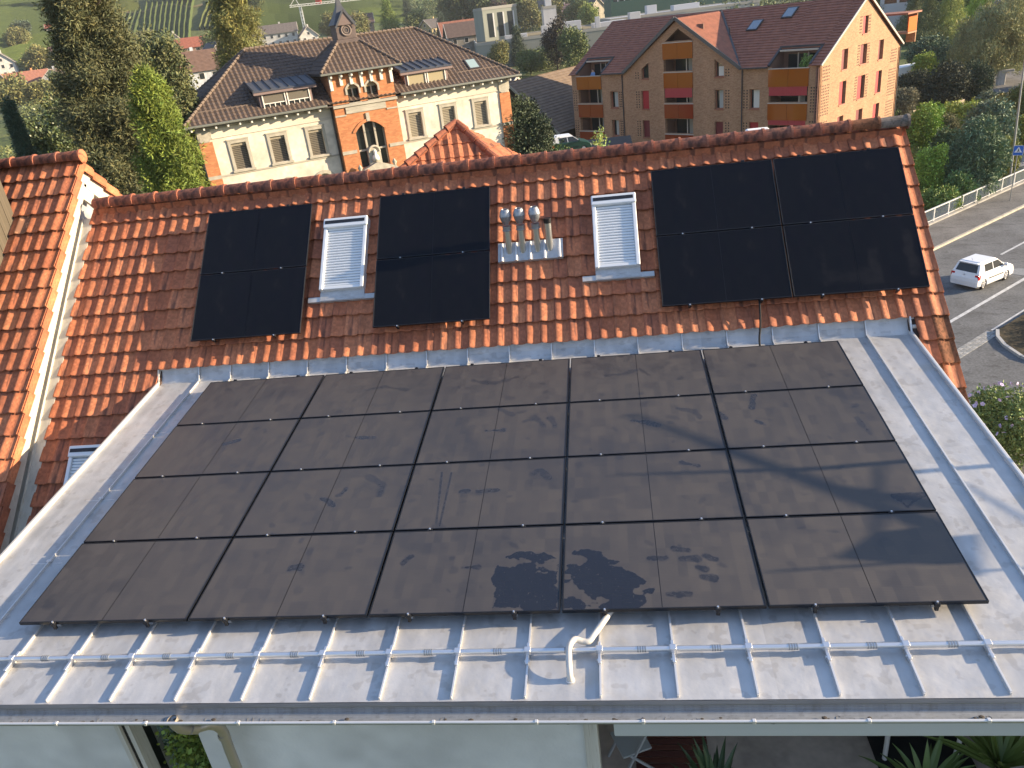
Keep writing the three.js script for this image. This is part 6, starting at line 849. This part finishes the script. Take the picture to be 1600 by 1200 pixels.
// ================================================================ VINEYARDS ON THE SLOPE
{
  const vm = [std(lin(0.11, 0.18, 0.05), { roughness: 0.95, map: T.grass }), std(lin(0.085, 0.145, 0.05), { roughness: 0.95, map: T.grass }), std(lin(0.14, 0.19, 0.05), { roughness: 0.95, map: T.grass })];
  const fields = [[-39, -33.2, 404, 470, 't'], [-38.5, -33.4, 476, 640, 't'], [-38.5, -31.5, 650, 1050, 'r'], [-33.0, -31.4, 420, 600, 'r'], [-30.9, -28.9, 415, 520, 'r'], [-31, -28.6, 530, 720, 't'], [-28.6, -25.6, 404, 560, 'r'], [-28.3, -24.6, 575, 760, 'r'], [-25.0, -23.8, 440, 540, 'r'], [-24.2, -15.8, 430, 520, 't'], [-23.5, -12.2, 528, 700, 't'], [-28, -12, 780, 1050, 't'], [-15.5, -11.6, 470, 520, 't'], [-11.2, -2, 560, 900, 't']];
  fields.forEach(([t0, t1, r0, r1, dir], fi) => {
    const tris = [], rr = rngOf(fi + 40), h = dir === 't' ? 2.3 : 1.9, w = dir === 't' ? 1.7 : 0.6;
    const line = (pts) => { for (let i = 0; i < pts.length - 1; i++) { const a = pts[i], b = pts[i + 1], d = b.clone().sub(a).setY(0).normalize(), s = V(-d.z, 0, d.x).multiplyScalar(w), up = (k) => V(0, h * (0.8 + 0.35 * k), 0), ka = LAT[(i * 3 + fi * 7 + pts.length) & 4095], kb = LAT[(i * 3 + 3 + fi * 7 + pts.length) & 4095], A0 = a.clone().add(s), A1 = a.clone().sub(s), B0 = b.clone().add(s), B1 = b.clone().sub(s), At = a.clone().add(up(ka)), Bt = b.clone().add(up(kb)); tris.push([A0, B0, Bt], [A0, Bt, At], [At, Bt, B1], [At, B1, A1]); } };
    if (dir === 't') for (let r = r0; r < r1; r += 5.6 + r * 0.003) { const n = Math.ceil((t1 - t0) * D * r / 7), p = []; const e0 = t0 + rr() * 0.15, e1 = t1 - rr() * 0.15; for (let i = 0; i <= n; i++) { const q = polar(mix(e0, e1, i / n), r + 6 * Math.sin(mix(e0, e1, i / n) * 0.5)); q.y = groundY(q.x, q.z); p.push(q); } line(p); }
    else { const rm = (r0 + r1) / 2, n = Math.floor((t1 - t0) * D * rm / 2.3); for (let k = 0; k < n; k++) { const th = mix(t0, t1, k / n), m = Math.ceil((r1 - r0) / 7), p = [], e1 = r1 - rr() * 8; for (let i = 0; i <= m; i++) { const q = polar(th + (i / m - 0.5) * 2.2 * (fi % 2 ? 1 : 0.5), mix(r0, e1, i / m)); q.y = groundY(q.x, q.z); p.push(q); } line(p); } }
    const m = add('vineyard', soup(tris), vm[fi % 3]); tag(m, ['vine rows climbing the slope', 'vine rows running level along the slope'][dir === 't' ? 1 : 0] + ', plot ' + ['by the hillside hut', 'above the tall conifer', 'on the upper slope', 'beside the track', 'above the pale house', 'over the middle track', 'behind the villa chimney side', 'high behind the larch', 'next to the larch', 'behind the tower cupola', 'above the crane', 'near the skyline', 'beside the crane mast', 'above the chalet'][fi], 'vineyard', 'vineyard plots', 'stuff');
  });
  const hut = gabled('hut', 'tiny red-roofed hut on the vineyard slope', gp(-262, -396), 0.4, 5, 4, 2.4, 4, [0.5, 0.48, 0.44], [0.4, 0.12, 0.08], { rows: 1, nx: 1, chimney: 0 });
  const trackPts = []; for (let i = 0; i <= 30; i++) { const q = polar(mix(-31.3, -25, i / 30), 524 + 10 * Math.sin(i * 0.4)); trackPts.push(q); } const tq = []; for (let i = 0; i < 30; i++) { const f = (p, o) => { const e = polar(Math.atan2(p.x - 5.8, -(p.z - 5.2)) / D, Math.hypot(p.x - 5.8, p.z - 5.2) + o); e.y = groundY(e.x, e.z) + 0.25; return e; }; tq.push([f(trackPts[i], -3), f(trackPts[i + 1], -3), f(trackPts[i + 1], 3), f(trackPts[i], 3)]); } setting(add('farm_track', quadsGeo(tq), std(lin(0.3, 0.25, 0.14), { map: T.grass })), 'pale farm track between the vine plots', 'track');
}
// ================================================================ TREES
const cypress = (h) => (h < 0.12 ? 0.75 + h * 2 : Math.pow(1 - h, 0.46) * 1.04), firCone = (h) => (1 - h) * 1.0 + 0.02, poplarShape = (h) => (h < 0.25 ? 0.6 + 1.7 * h : Math.pow(1 - h, 0.7) * 1.25), column = (h) => (h < 0.15 ? 0.8 + h : h > 0.75 ? Math.sqrt(1 - h) * 1.7 : 0.98);
tree('tall_conifer', 'very tall dark olive conifer beside the villa, its top out of the picture', 'tree', [-15.2, 0, -28.75], 27, 2.45, [0.075, 0.08, 0.034], { seed: 31, n: 14000, size: 0.24, clump: 'spray', cone: firCone, base: 0.38, tr: 0.4 });
tree('arborvitae', 'bright yellow green conical thuja in front of the tall conifer', 'tree', [-10.9, 0, -24.3], 16.9, 2.0, [0.1, 0.135, 0.018], { seed: 32, n: 11000, size: 0.2, clump: 'spray', cone: cypress, base: 0.02, tr: 0.25 });
tree('broad_tree', 'dark deciduous tree between the tall conifer and the villa', 'tree', [-23.1, 0, -47.4], 18.6, 2.4, [0.075, 0.085, 0.032], { seed: 33, n: 4200, size: 0.34, base: 0.25 });
tree('laurel_tree', 'rounded dark green tree left of the tall conifer', 'tree', [-21.9, 0, -33.2], 15.3, 1.9, [0.06, 0.078, 0.03], { seed: 34, n: 5200, size: 0.26, base: 0.2, mat: 'gloss' });
tree('juniper', 'slim blue green juniper at the edge of the view', 'tree', [-19.6, 0, -28.1], 16.4, 0.9, [0.04, 0.07, 0.042], { seed: 35, n: 4200, size: 0.2, clump: 'spray', cone: firCone, base: 0.3 });
tree('garden_tree', 'low leafy tree at the corner of the boarded dormer', 'tree', [-18.6, 0, -24.5], 13.6, 1.6, [0.1, 0.12, 0.04], { seed: 36, n: 1800, size: 0.24, base: 0.45 });
shrub('garden_hedge', 'sunlit lime green hedge beyond the juniper', [-38, 0, -55], 9, 12.4, [0.17, 0.24, 0.03], { n: 1800, size: 0.55, seed: 37 });
tree('larch', 'tall yellowish larch behind the corner of the villa', 'tree', [-23.9, 0, -63.4], 25, 1.75, [0.125, 0.125, 0.035], { seed: 38, n: 5200, size: 0.34, clump: 'spray', cone: column, base: 0.18, pale: true });
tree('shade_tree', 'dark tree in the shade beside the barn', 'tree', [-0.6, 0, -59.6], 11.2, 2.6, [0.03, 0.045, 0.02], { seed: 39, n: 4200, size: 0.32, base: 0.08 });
shrub('garden_bush', 'green bush in front of the barn door', [2.0, 0, -62.0], 3.4, 7.6, [0.05, 0.085, 0.02], { n: 900, size: 0.3, seed: 40 });
{ const c = copyOf(scene.getObjectByName('hatchback_car'), 'dark green car half hidden under the bush by the barn', [3.0, 5.75, -65.6], 0.2); c.traverse((o) => { if (o.isMesh && ['body', 'rear_bumper', 'front_bumper', 'wing_mirror'].includes(o.name)) o.material = std(lin(0.012, 0.05, 0.035), { roughness: 0.3 }); }); const t = setting(add('parking_deck', [bx(-1, 8.5, 0, 5.74, -72, -63)], std(lin(0.09, 0.085, 0.08), { map: T.asphalt })), 'raised parking deck in front of the barn', 'deck'); }
// individual trees of the village and slope: x, z, height, radius, colour, kind, label
const GD = [0.055, 0.075, 0.028], GM = [0.085, 0.11, 0.035], GL = [0.15, 0.19, 0.045], GO = [0.12, 0.12, 0.04], BL = [0.045, 0.065, 0.04], PL = [0.05, 0.03, 0.03];
[
  [-166, -222, 8.5, 6, GO, 'b', 'wide olive green tree in front of the timber house'], [-150, -213, 6.5, 4.5, GO, 'b', 'olive tree next to the wide one by the timber house'], [-176, -262, 8, 4.5, GM, 'b', 'rounded tree below the white gabled house'], [-196, -300, 13, 6, GM, 'b', 'tree between the chalet and the row under the vines'], [-205, -296, 12, 6, GO, 'b', 'pale tree behind the rust brown roof'], [-150, -250, 9, 5, GO, 'b', 'light tree right of the white gabled house'],
  [-192, -332, 11, 6, GO, 'b', 'dry looking tree at the foot of the climbing vines'], [-182, -336, 10, 5, GO, 'b', 'second dry tree at the foot of the climbing vines'], [-146, -322, 11, 6, GM, 'b', 'tree in front of the long brick red roof'], [-168, -325, 11, 5, GM, 'b', 'tree below the tiny cream gable'], [-122, -250, 9, 4.5, GO, 'b', 'tree left of the long white house'], [-76, -190, 10, 5, GM, 'b', 'tree beside the balcony of the timber house'],
  [-100, -370, 12, 6, GO, 'b', 'reddish green tree left of the cupola'], [-112, -374, 11, 6, GO, 'b', 'pale tree under the crane jib'], [-92, -398, 15, 4.5, [0.12, 0.17, 0.03], 'c', 'bright green conifer right of the cupola'], [-78, -392, 10, 5, GM, 'b', 'tree behind the villa ridge'], [-62, -372, 11, 3, BL, 'c', 'dark narrow conifer left of the chalet'], [-57, -398, 19, 8, GD, 'b', 'large dark tree above the chalet'], [-48, -396, 18, 8, GD, 'b', 'large round tree above the chalet gable'], [-44, -402, 20, 5, BL, 'c', 'tall dark conifer behind the orange roof'], [-36, -380, 15, 5, PL, 'b', 'purple leaved tree behind the orange roof'],
  [-38, -336, 9, 4, GL, 'b', 'light green tree at the chalet corner'], [-36, -318, 8, 4, GM, 'b', 'small tree in front of the chalet'], [-30, -392, 16, 7, GM, 'b', 'round tree left of the pale blue gable'], [-24, -388, 13, 6, GO, 'b', 'pale round tree below the pale blue gable'], [-33, -428, 22, 6, GM, 'b', 'tall tree above the works tower'], [-14, -406, 10, 6, GO, 'b', 'bush-like tree beside the violet brown roof'], [-2, -400, 11, 6, GM, 'b', 'tree between violet roof and cream house'], [3, -382, 10, 5, GL, 'b', 'light tree in front of the cream house'], [-8, -450, 17, 8, GD, 'b', 'dark tree above the violet brown roof'],
  [-14.5, -214.7, 9.2, 2.4, BL, 'c', 'blue green spruce in front of the works wall'], [-18.1, -201.4, 6.4, 2.9, GO, 'b', 'olive tree below the spruce'], [-9.6, -187.6, 5, 3.2, GM, 'b', 'green tree beside the olive one at the works wall'], [-3.2, -185.7, 11, 3.0, [0.035, 0.03, 0.022], 'b', 'dark purple tree before the works hall'], [0.9, -180.5, 9.4, 3.4, GM, 'b', 'light green tree beside the dark purple one'], [-7.2, -198.2, 4.4, 4.4, GD, 'b', 'low dark tree behind the barn ridge'],
  [-70, -440, 13, 6, GD, 'b', 'dark hedge tree on the meadow edge'], [-96, -462, 14, 3, BL, 'c', 'lone dark conifer at the meadow edge'], [-262, -372, 9, 5, BL, 'b', 'dark round bush tree among the level vines'], [-256, -360, 8, 5, GO, 'b', 'pale bush tree among the level vines'], [-300, -470, 14, 7, GD, 'b', 'dark tree on the upper slope'], [-228, -478, 12, 6, GD, 'b', 'dark tree at the top of the climbing vines'], [-176, -448, 10, 5, GM, 'b', 'tree at the edge of the plot by the larch'],
].forEach(([x, z, h, r, c, k, l], i) => tree(k === 'c' ? 'village_conifer' : 'village_tree', l, 'tree', gp(x, z), h, r, c, { seed: 100 + i, n: k === 'c' ? 520 : 620, size: k === 'c' ? r * 0.26 : r * 0.2, cone: k === 'c' ? firCone : undefined, base: k === 'c' ? 0.06 : 0.14, lobes: 8, group: 'trees of the village', clump: k === 'c' ? 'spray' : 'leaf' }));
// park and river bank on the street side
const group2 = 'trees by the river';
[
  [60.6, -118, 10.6, 5.0, [0.21, 0.21, 0.095], 'u', 'large pale willow-like tree beside the park road', 3600, 0.42],
  [69.8, -157.5, 11.2, 2.9, [0.24, 0.27, 0.075], 'u', 'sunlit poplar in front of the white office', 1600, 0.36], [65.8, -156.7, 9.4, 3.0, [0.12, 0.14, 0.055], 'u', 'greyish tree beside the sunlit poplar', 1400, 0.38], [80.6, -170.5, 9.2, 2.9, [0.27, 0.34, 0.05], 'u', 'bright lime green poplar before the grey house', 1300, 0.38], [81.2, -178.8, 8.2, 1.5, [0.18, 0.22, 0.05], 'u', 'slim young poplar next to the lime green one', 500, 0.32], [69.3, -173.3, 8.6, 3.2, [0.11, 0.125, 0.05], 'u', 'feathery tree just behind the orange balcony', 1200, 0.4], [84.6, -162.9, 7.6, 2.6, [0.18, 0.22, 0.045], 'u', 'lime poplar before the orange lit terrace', 1000, 0.36], [77, -186, 11, 5, [0.035, 0.055, 0.03], 'b', 'dark tree behind the sunlit poplar', 900, 0.7], [88, -190, 11, 5.5, [0.035, 0.055, 0.03], 'b', 'dark tree between the two bright poplars', 900, 0.7], [98, -205, 13, 6, [0.065, 0.09, 0.035], 'b', 'tall green tree behind the grey house', 800, 0.7], [90, -226, 13, 6, [0.05, 0.075, 0.035], 'b', 'dark tree behind the white office', 800, 0.8], [73, -208, 11, 4.5, [0.07, 0.1, 0.035], 'b', 'tree beside the white office wall', 800, 0.7], [72, -214, 12, 2.4, [0.18, 0.23, 0.045], 'u', 'bright young tree by the office corner', 500, 0.45], [88, -152, 6.5, 4, [0.045, 0.07, 0.03], 'b', 'shaded tree beneath the lime poplar', 800, 0.5],
  [67, -112, 8.6, 1.8, [0.045, 0.065, 0.03], 'c', 'dark upright conifer behind the lamp mast', 1200, 0.3], [64.5, -112, 7.2, 1.1, [0.15, 0.17, 0.045], 'u', 'slim yellowish poplar behind the lamp mast', 600, 0.26],
].forEach(([x, z, h, r, c, k, l, n, s], i) => tree(k === 'u' ? 'poplar' : k === 'c' ? 'park_conifer' : 'park_tree', l, 'tree', gp(x, z), h, r, c, { seed: 200 + i, n, size: s, clump: k === 'u' ? 'up' : k === 'c' ? 'spray' : 'leaf', cone: k === 'c' ? cypress : k === 'u' && i > 0 ? poplarShape : undefined, base: 0.05, upright: k === 'u', lobes: k === 'u' ? 14 : 9, group: group2 }));
[
  [50.2, -105.6, 6.6, 5.2, [0.026, 0.034, 0.016], 'large dark rounded bush on the park lawn', 2400, 0.34], [48.0, -110, 4.4, 4.2, [0.03, 0.04, 0.018], 'dark bush half behind the large one on the lawn', 1200, 0.32], [53.8, -106.2, 4.0, 4.5, [0.026, 0.045, 0.018], 'dark bush beside the park road', 1300, 0.3], [54.6, -125.3, 3.4, 4.2, [0.2, 0.24, 0.035], 'yellow green bush behind the dark ones', 800, 0.3], [58.8, -125.5, 3.0, 4.4, [0.16, 0.175, 0.07], 'pale upright bush behind the dark ones', 700, 0.3], [43.6, -102.4, 3.8, 3.0, [0.12, 0.115, 0.065], 'greyish bush at the apartment corner', 900, 0.26], [46.4, -112, 2.6, 3.4, [0.022, 0.03, 0.016], 'small black green bush by the white van', 600, 0.26],
  [37.7, -78.8, 3.6, 4.6, [0.15, 0.24, 0.04], 'sunlit green bush at the end of the ridge', 1574, 0.27], [40.0, -79.1, 2.3, 3.5, [0.11, 0.11, 0.05], 'grey brown weeds beside the sunlit bush', 1071, 0.22], [41.3, -72.6, 4.5, 5.5, [0.1, 0.14, 0.085], 'silvery dark bush behind the lamp mast', 2085, 0.3], [43.8, -86.5, 4.8, 3.2, [0.22, 0.25, 0.045], 'yellow green scrub above the silvery bush', 1506, 0.3], [35.1, -60.9, 4.8, 5.9, [0.085, 0.13, 0.065], 'big blue green bush behind the bridge railing', 2296, 0.3], [34.0, -63.7, 3.2, 4.8, [0.065, 0.1, 0.04], 'dull green bush next to the big blue green one', 1515, 0.25], [31.6, -60.8, 2.0, 4.2, [0.2, 0.29, 0.045], 'bright leafy bush at the tiled verge above the pavement', 1096, 0.22], [33.4, -62.3, 2.1, 2.9, [0.12, 0.13, 0.06], 'feathery olive bush behind the railing', 950, 0.22], [33.3, -58.8, 2.3, 2.4, [0.085, 0.14, 0.045], 'low green bush close behind the railing', 924, 0.22], [31.2, -57.1, 2.6, 1.6, [0.13, 0.18, 0.04], 'grassy tuft bush at the foot of the railing', 847, 0.22], [39.3, -64.9, 1.8, 3.2, [0.15, 0.16, 0.03], 'golden green shrub beside the crossing sign', 942, 0.22], [46.0, -76.9, 2.8, 2.9, [0.17, 0.19, 0.03], 'lime shrub beyond the lamp mast', 1090, 0.23], [48.4, -85.8, 3.7, 3.6, [0.17, 0.14, 0.03], 'yellowing shrub with rust tips on the bank', 1401, 0.28], [50.0, -85.0, 3.5, 4.9, [0.11, 0.13, 0.035], 'tall shrub at the edge of the view', 1628, 0.27], [48.6, -90.3, 3.5, 3.5, [0.1, 0.125, 0.075], 'pale silvery shrub on the river bank', 1334, 0.27], [50.5, -88.5, 3.4, 3.5, [0.07, 0.07, 0.028], 'dark red tinged shrub behind the lamp mast', 1322, 0.27], [44.8, -92.9, 2.6, 1.7, [0.22, 0.15, 0.035], 'rust coloured shrub below the path bench', 865, 0.22], [61, -141, 9, 4.6, [0.065, 0.095, 0.05], 'dull green thicket below the feathery tree', 1300, 0.4], [68, -138, 9, 4.4, [0.055, 0.085, 0.045], 'dull green thicket below the sunlit poplar', 1300, 0.4], [78, -140, 10, 5, [0.05, 0.08, 0.035], 'dark thicket behind the willow-like tree', 1000, 0.45],
].forEach(([x, z, w, h, c, l, n, s], i) => shrub('bank_shrub', l, gp(x, z), w, h, c, { seed: 300 + i, n: Math.round(n * 0.75), size: s * 1.35, clump: i % 3 === 2 ? 'up' : 'leaf', group: 'shrubs of the park and bank' }));
// park lawn, path, benches
{
  const flatQ = (pts, y) => { const s = []; for (let i = 1; i < pts.length - 1; i++) s.push([V(pts[0][0], y, pts[0][1]), V(pts[i][0], y, pts[i][1]), V(pts[i + 1][0], y, pts[i + 1][1])]); return soup(s, 1, (v) => [v.x * 0.3, v.z * 0.3]); };
  const gy = (x, z) => groundY(x, z);
  const ribbon = (c, w, dy) => { const q = []; for (let i = 0; i < c.length - 1; i++) { const a = V(c[i][0], 0, c[i][1]), b = V(c[i + 1][0], 0, c[i + 1][1]), n = 5; for (let k = 0; k < n; k++) { const p = a.clone().lerp(b, k / n), e = a.clone().lerp(b, (k + 1) / n), d = b.clone().sub(a).normalize(), s = V(-d.z, 0, d.x).multiplyScalar(w / 2), f = (v) => v.setY(gy(v.x, v.z) + dy); q.push([f(p.clone().add(s)), f(e.clone().add(s)), f(e.clone().sub(s)), f(p.clone().sub(s))]); } } return quadsGeo(q, (v) => [v.x * 0.3, v.z * 0.3]); };
  setting(add('park_path', ribbon([[36, -96.5], [44, -99.8], [50, -102.6], [57, -106.2]], 2.6, 0.07), std(lin(0.42, 0.3, 0.22), { map: T.asphalt })), 'pinkish park path across the lawn', 'path');
  setting(add('park_road', ribbon([[52, -98], [57, -108], [61, -117], [66, -127]], 9, 0.05), asphaltPale), 'grey park road bending away past the dark bushes', 'road');
  setting(add('lawn', ribbon([[36, -104], [52, -108]], 12, 0.03), std(lin(0.16, 0.2, 0.04), { map: T.grass })), 'sunlit strip of mown park lawn', 'lawn');
  setting(add('lawn', ribbon([[40, -92], [53, -99]], 7, 0.04), std(lin(0.2, 0.22, 0.04), { map: T.grass })), 'bright lawn below the park path', 'lawn');
  const bench = thing('park_bench', 'wooden park bench on the pink path', 'bench', [44.6, gy(44.6, -99), -99], 0.6), bm = std(lin(0.45, 0.36, 0.26)), im = M.black; for (let i = 0; i < 4; i++) add('seat_slat', [bx(-0.9, 0.9, 0.48, 0.52, -0.22 + i * 0.12, -0.12 + i * 0.12)], bm, bench); for (let i = 0; i < 3; i++) add('back_slat', [bx(-0.9, 0.9, 0.62 + i * 0.14, 0.72 + i * 0.14, -0.3, -0.27)], bm, bench); for (const x of [-0.7, 0.7]) add('leg', [bx(x - 0.05, x + 0.05, 0, 0.48, -0.25, 0.22)], im, bench);
  copyOf(bench, 'wooden park bench nearer the dark bushes', [50.6, gy(50.6, -102), -102], 0.6);
  const st = thing('stone_slab', 'upright pale stone slab beside the park road', 'stone', [61.2, gy(61.2, -116) - 0.05, -116]); add('slab', [rb(-0.5, 0.5, 0, 2.0, -0.35, 0.35, 0.12)], std(lin(0.5, 0.48, 0.44), { map: scaled(T.mottle, 0.6) }), st); add('cap_stone', [rb(-0.2, 1.5, 1.75, 2.05, -0.4, 0.4, 0.08)], std(lin(0.5, 0.48, 0.44), { map: scaled(T.mottle, 0.6) }), st);
  const pm = thing('parking_meter', 'small white post light at the park road edge', 'post', [54.5, gy(54.5, -106), -106]); add('post', [rod(V(0, 0, 0), V(0, 1.4, 0), 0.07, 0.05)], std(lin(0.5, 0.5, 0.5)), pm); add('head', [rb(-0.14, 0.14, 1.4, 1.85, -0.14, 0.14, 0.05)], std(lin(0.7, 0.7, 0.68)), pm);
  const rocks = thing('bank_stones', 'heap of grey stones on the bank below the crossing sign', 'stones', [42, 0, -71]); rocks.userData.kind = 'stuff'; const r = rngOf(61), g = []; for (let i = 0; i < 60; i++) g.push(new THREE.DodecahedronGeometry(0.2 + r() * 0.5, 0).scale(1.3, 0.6, 1).rotateY(r() * 6).translate((r() - 0.5) * 8, 0.1, (r() - 0.5) * 7)); add('stones', g, stone, rocks);
  // ground cover on the bank
  const gc = thing('bank_grass', 'rough grass and weeds covering the river bank', 'grass'); gc.userData.kind = 'stuff'; const lob = []; for (let i = 0; i < 60; i++) { const s = -6 + r() * 60, t = -9 - r() * 30, p = rd(s, t); lob.push([p.x, 0.5, p.z, 2.2, 0.9, 2.2]); } crown('weeds', gc, lob, 6500, 0.34, [0.1, 0.14, 0.035], { seed: 62, clump: 'up', upright: true });
  const sg = thing('slope_scrub', 'scrub and hedges between the village gardens', 'undergrowth'); sg.userData.kind = 'stuff'; const l2 = []; for (let i = 0; i < 240; i++) { const th = -38 + r() * 44, rr = 120 + r() * 290, p = polar(th, rr), y = groundY(p.x, p.z); l2.push([p.x, y + 0.8, p.z, 2.5 + r() * 3, 1.0 + r() * 1.4, 2.5 + r() * 3]); } crown('scrub', sg, l2, 7000, 0.8, [0.085, 0.1, 0.035], { seed: 63 });
  const fw = thing('hillside_wood', 'far wood covering the ground beyond the park', 'wood'); fw.userData.kind = 'stuff'; const l3 = []; for (let i = 0; i < 190; i++) { const th = 6 + r() * 26, rr = 250 + r() * 330, p = polar(th, rr), y = groundY(p.x, p.z); l3.push([p.x, y + 3.5, p.z, 5 + r() * 4, 4 + r() * 3, 5 + r() * 4]); } for (let i = 0; i < 60; i++) { const th = -12 + r() * 20, rr = 470 + r() * 120, p = polar(th, rr), y = groundY(p.x, p.z); l3.push([p.x, y + 5, p.z, 6 + r() * 5, 5 + r() * 4, 6 + r() * 5]); } crown('trees', fw, l3, 14000, 1.3, [0.085, 0.11, 0.045], { seed: 64 });
}
// plant and person on the apartment block's roof terraces
{
  const ap = scene.getObjectByName('apartment_block'); ap.updateMatrixWorld(true); const old = ap.getObjectByName('terrace_plant'); ap.remove(old);
  const at = (x, y, z) => ap.localToWorld(V(x, y, z)); let p = at(-1.9, 9.21, -1.3); shrub('terrace_plant', 'leafy potted plant on the apartment roof terrace', [p.x, p.y, p.z], 1.2, 2.1, [0.14, 0.22, 0.05], { n: 160, size: 0.22, seed: 71 });
}
// person leaning on the terrace rail: one continuous body meshed from tapered bones
{
  const bones = [[[0, 0.92, 0], [0, 1.42, 0], 0.15, 0.17], [[-0.16, 1.4, 0], [0.16, 1.4, 0], 0.075, 0.075], [[0, 1.45, 0], [0, 1.56, 0.01], 0.055, 0.055], [[0, 1.63, 0.02], [0, 1.7, 0.01], 0.095, 0.1], [[0, 1.64, 0.11], [0, 1.62, 0.115], 0.018, 0.02], [[-0.1, 1.66, 0.01], [-0.1, 1.64, 0.01], 0.022, 0.022], [[0.1, 1.66, 0.01], [0.1, 1.64, 0.01], 0.022, 0.022], [[-0.1, 0.92, 0], [-0.11, 0.5, 0.02], 0.09, 0.062], [[-0.11, 0.5, 0.02], [-0.11, 0.08, 0], 0.06, 0.042], [[0.1, 0.92, 0], [0.11, 0.5, 0.02], 0.09, 0.062], [[0.11, 0.5, 0.02], [0.11, 0.08, 0], 0.06, 0.042], [[-0.11, 0.05, 0], [-0.11, 0.04, 0.16], 0.045, 0.035], [[0.11, 0.05, 0], [0.11, 0.04, 0.16], 0.045, 0.035], [[-0.2, 1.4, 0], [-0.27, 1.13, 0.08], 0.055, 0.045], [[-0.27, 1.13, 0.08], [-0.2, 0.98, 0.3], 0.043, 0.032], [[0.2, 1.4, 0], [0.27, 1.13, 0.08], 0.055, 0.045], [[0.27, 1.13, 0.08], [0.2, 0.98, 0.3], 0.043, 0.032], [[-0.2, 0.98, 0.3], [-0.18, 0.97, 0.38], 0.035, 0.02], [[0.2, 0.98, 0.3], [0.18, 0.97, 0.38], 0.035, 0.02]];
  const N = 72, H = 0.95, mc = new MarchingCubes(N, M.black, false, false, 40000), f = mc.field, p = V(0, 0, 0);
  for (let z = 0; z < N; z++) for (let y = 0; y < N; y++) for (let x = 0; x < N; x++) { p.set((x - N / 2) / (N / 2) * H, (y - N / 2) / (N / 2) * H + 0.9, (z - N / 2) / (N / 2) * H); let d = 9; for (const [a, b, r0, r1] of bones) { const A = V(...a), ab = V(...b).sub(A), t = clamp(p.clone().sub(A).dot(ab) / ab.lengthSq(), 0, 1), e = p.distanceTo(A.addScaledVector(ab, t)) - mix(r0, r1, t), k = 0.03, h = clamp(0.5 + 0.5 * (d - e) / k, 0, 1); d = mix(d, e, h) - k * h * (1 - h); } f[z * N * N + y * N + x] = -d; }
  mc.isolation = 0; mc.update(); const g = new THREE.BufferGeometry(), n = mc.count, pos = mc.positionArray.slice(0, n * 3), nor = mc.normalArray.slice(0, n * 3), col = new Float32Array(n * 3);
  for (let i = 0; i < n; i++) { const x = pos[3 * i] * H, y = pos[3 * i + 1] * H + 0.9, z = pos[3 * i + 2] * H; pos[3 * i] = x; pos[3 * i + 1] = y; pos[3 * i + 2] = z; const hand = z > 0.29 && y < 1.05 && y > 0.9, c = y > 1.74 || (y > 1.62 && z < -0.02) ? [0.05, 0.03, 0.02] : y > 1.49 || hand ? [0.45, 0.27, 0.19] : y > 0.93 ? [0.16, 0.3, 0.55] : y > 0.09 ? [0.05, 0.06, 0.09] : [0.03, 0.03, 0.03]; col.set(c, 3 * i); }
  g.setAttribute('position', new THREE.BufferAttribute(pos, 3)); g.setAttribute('normal', new THREE.BufferAttribute(nor, 3)); g.setAttribute('color', new THREE.BufferAttribute(col, 3));
  const ap = scene.getObjectByName('apartment_block'), w = ap.localToWorld(V(-25.9, 9.21, -0.62)), o = thing('person', 'person in a light blue top leaning on the apartment terrace rail', 'person', [w.x, w.y, w.z], -41.9 * D); add('body', g, std(0xffffff, { vertexColors: true, roughness: 0.85 }), o); o.scale.setScalar(1.05);
}
scene.fog = new THREE.FogExp2(new THREE.Color().setRGB(0.8, 0.86, 0.92), 0.00014);
renderer.render(scene, camera);
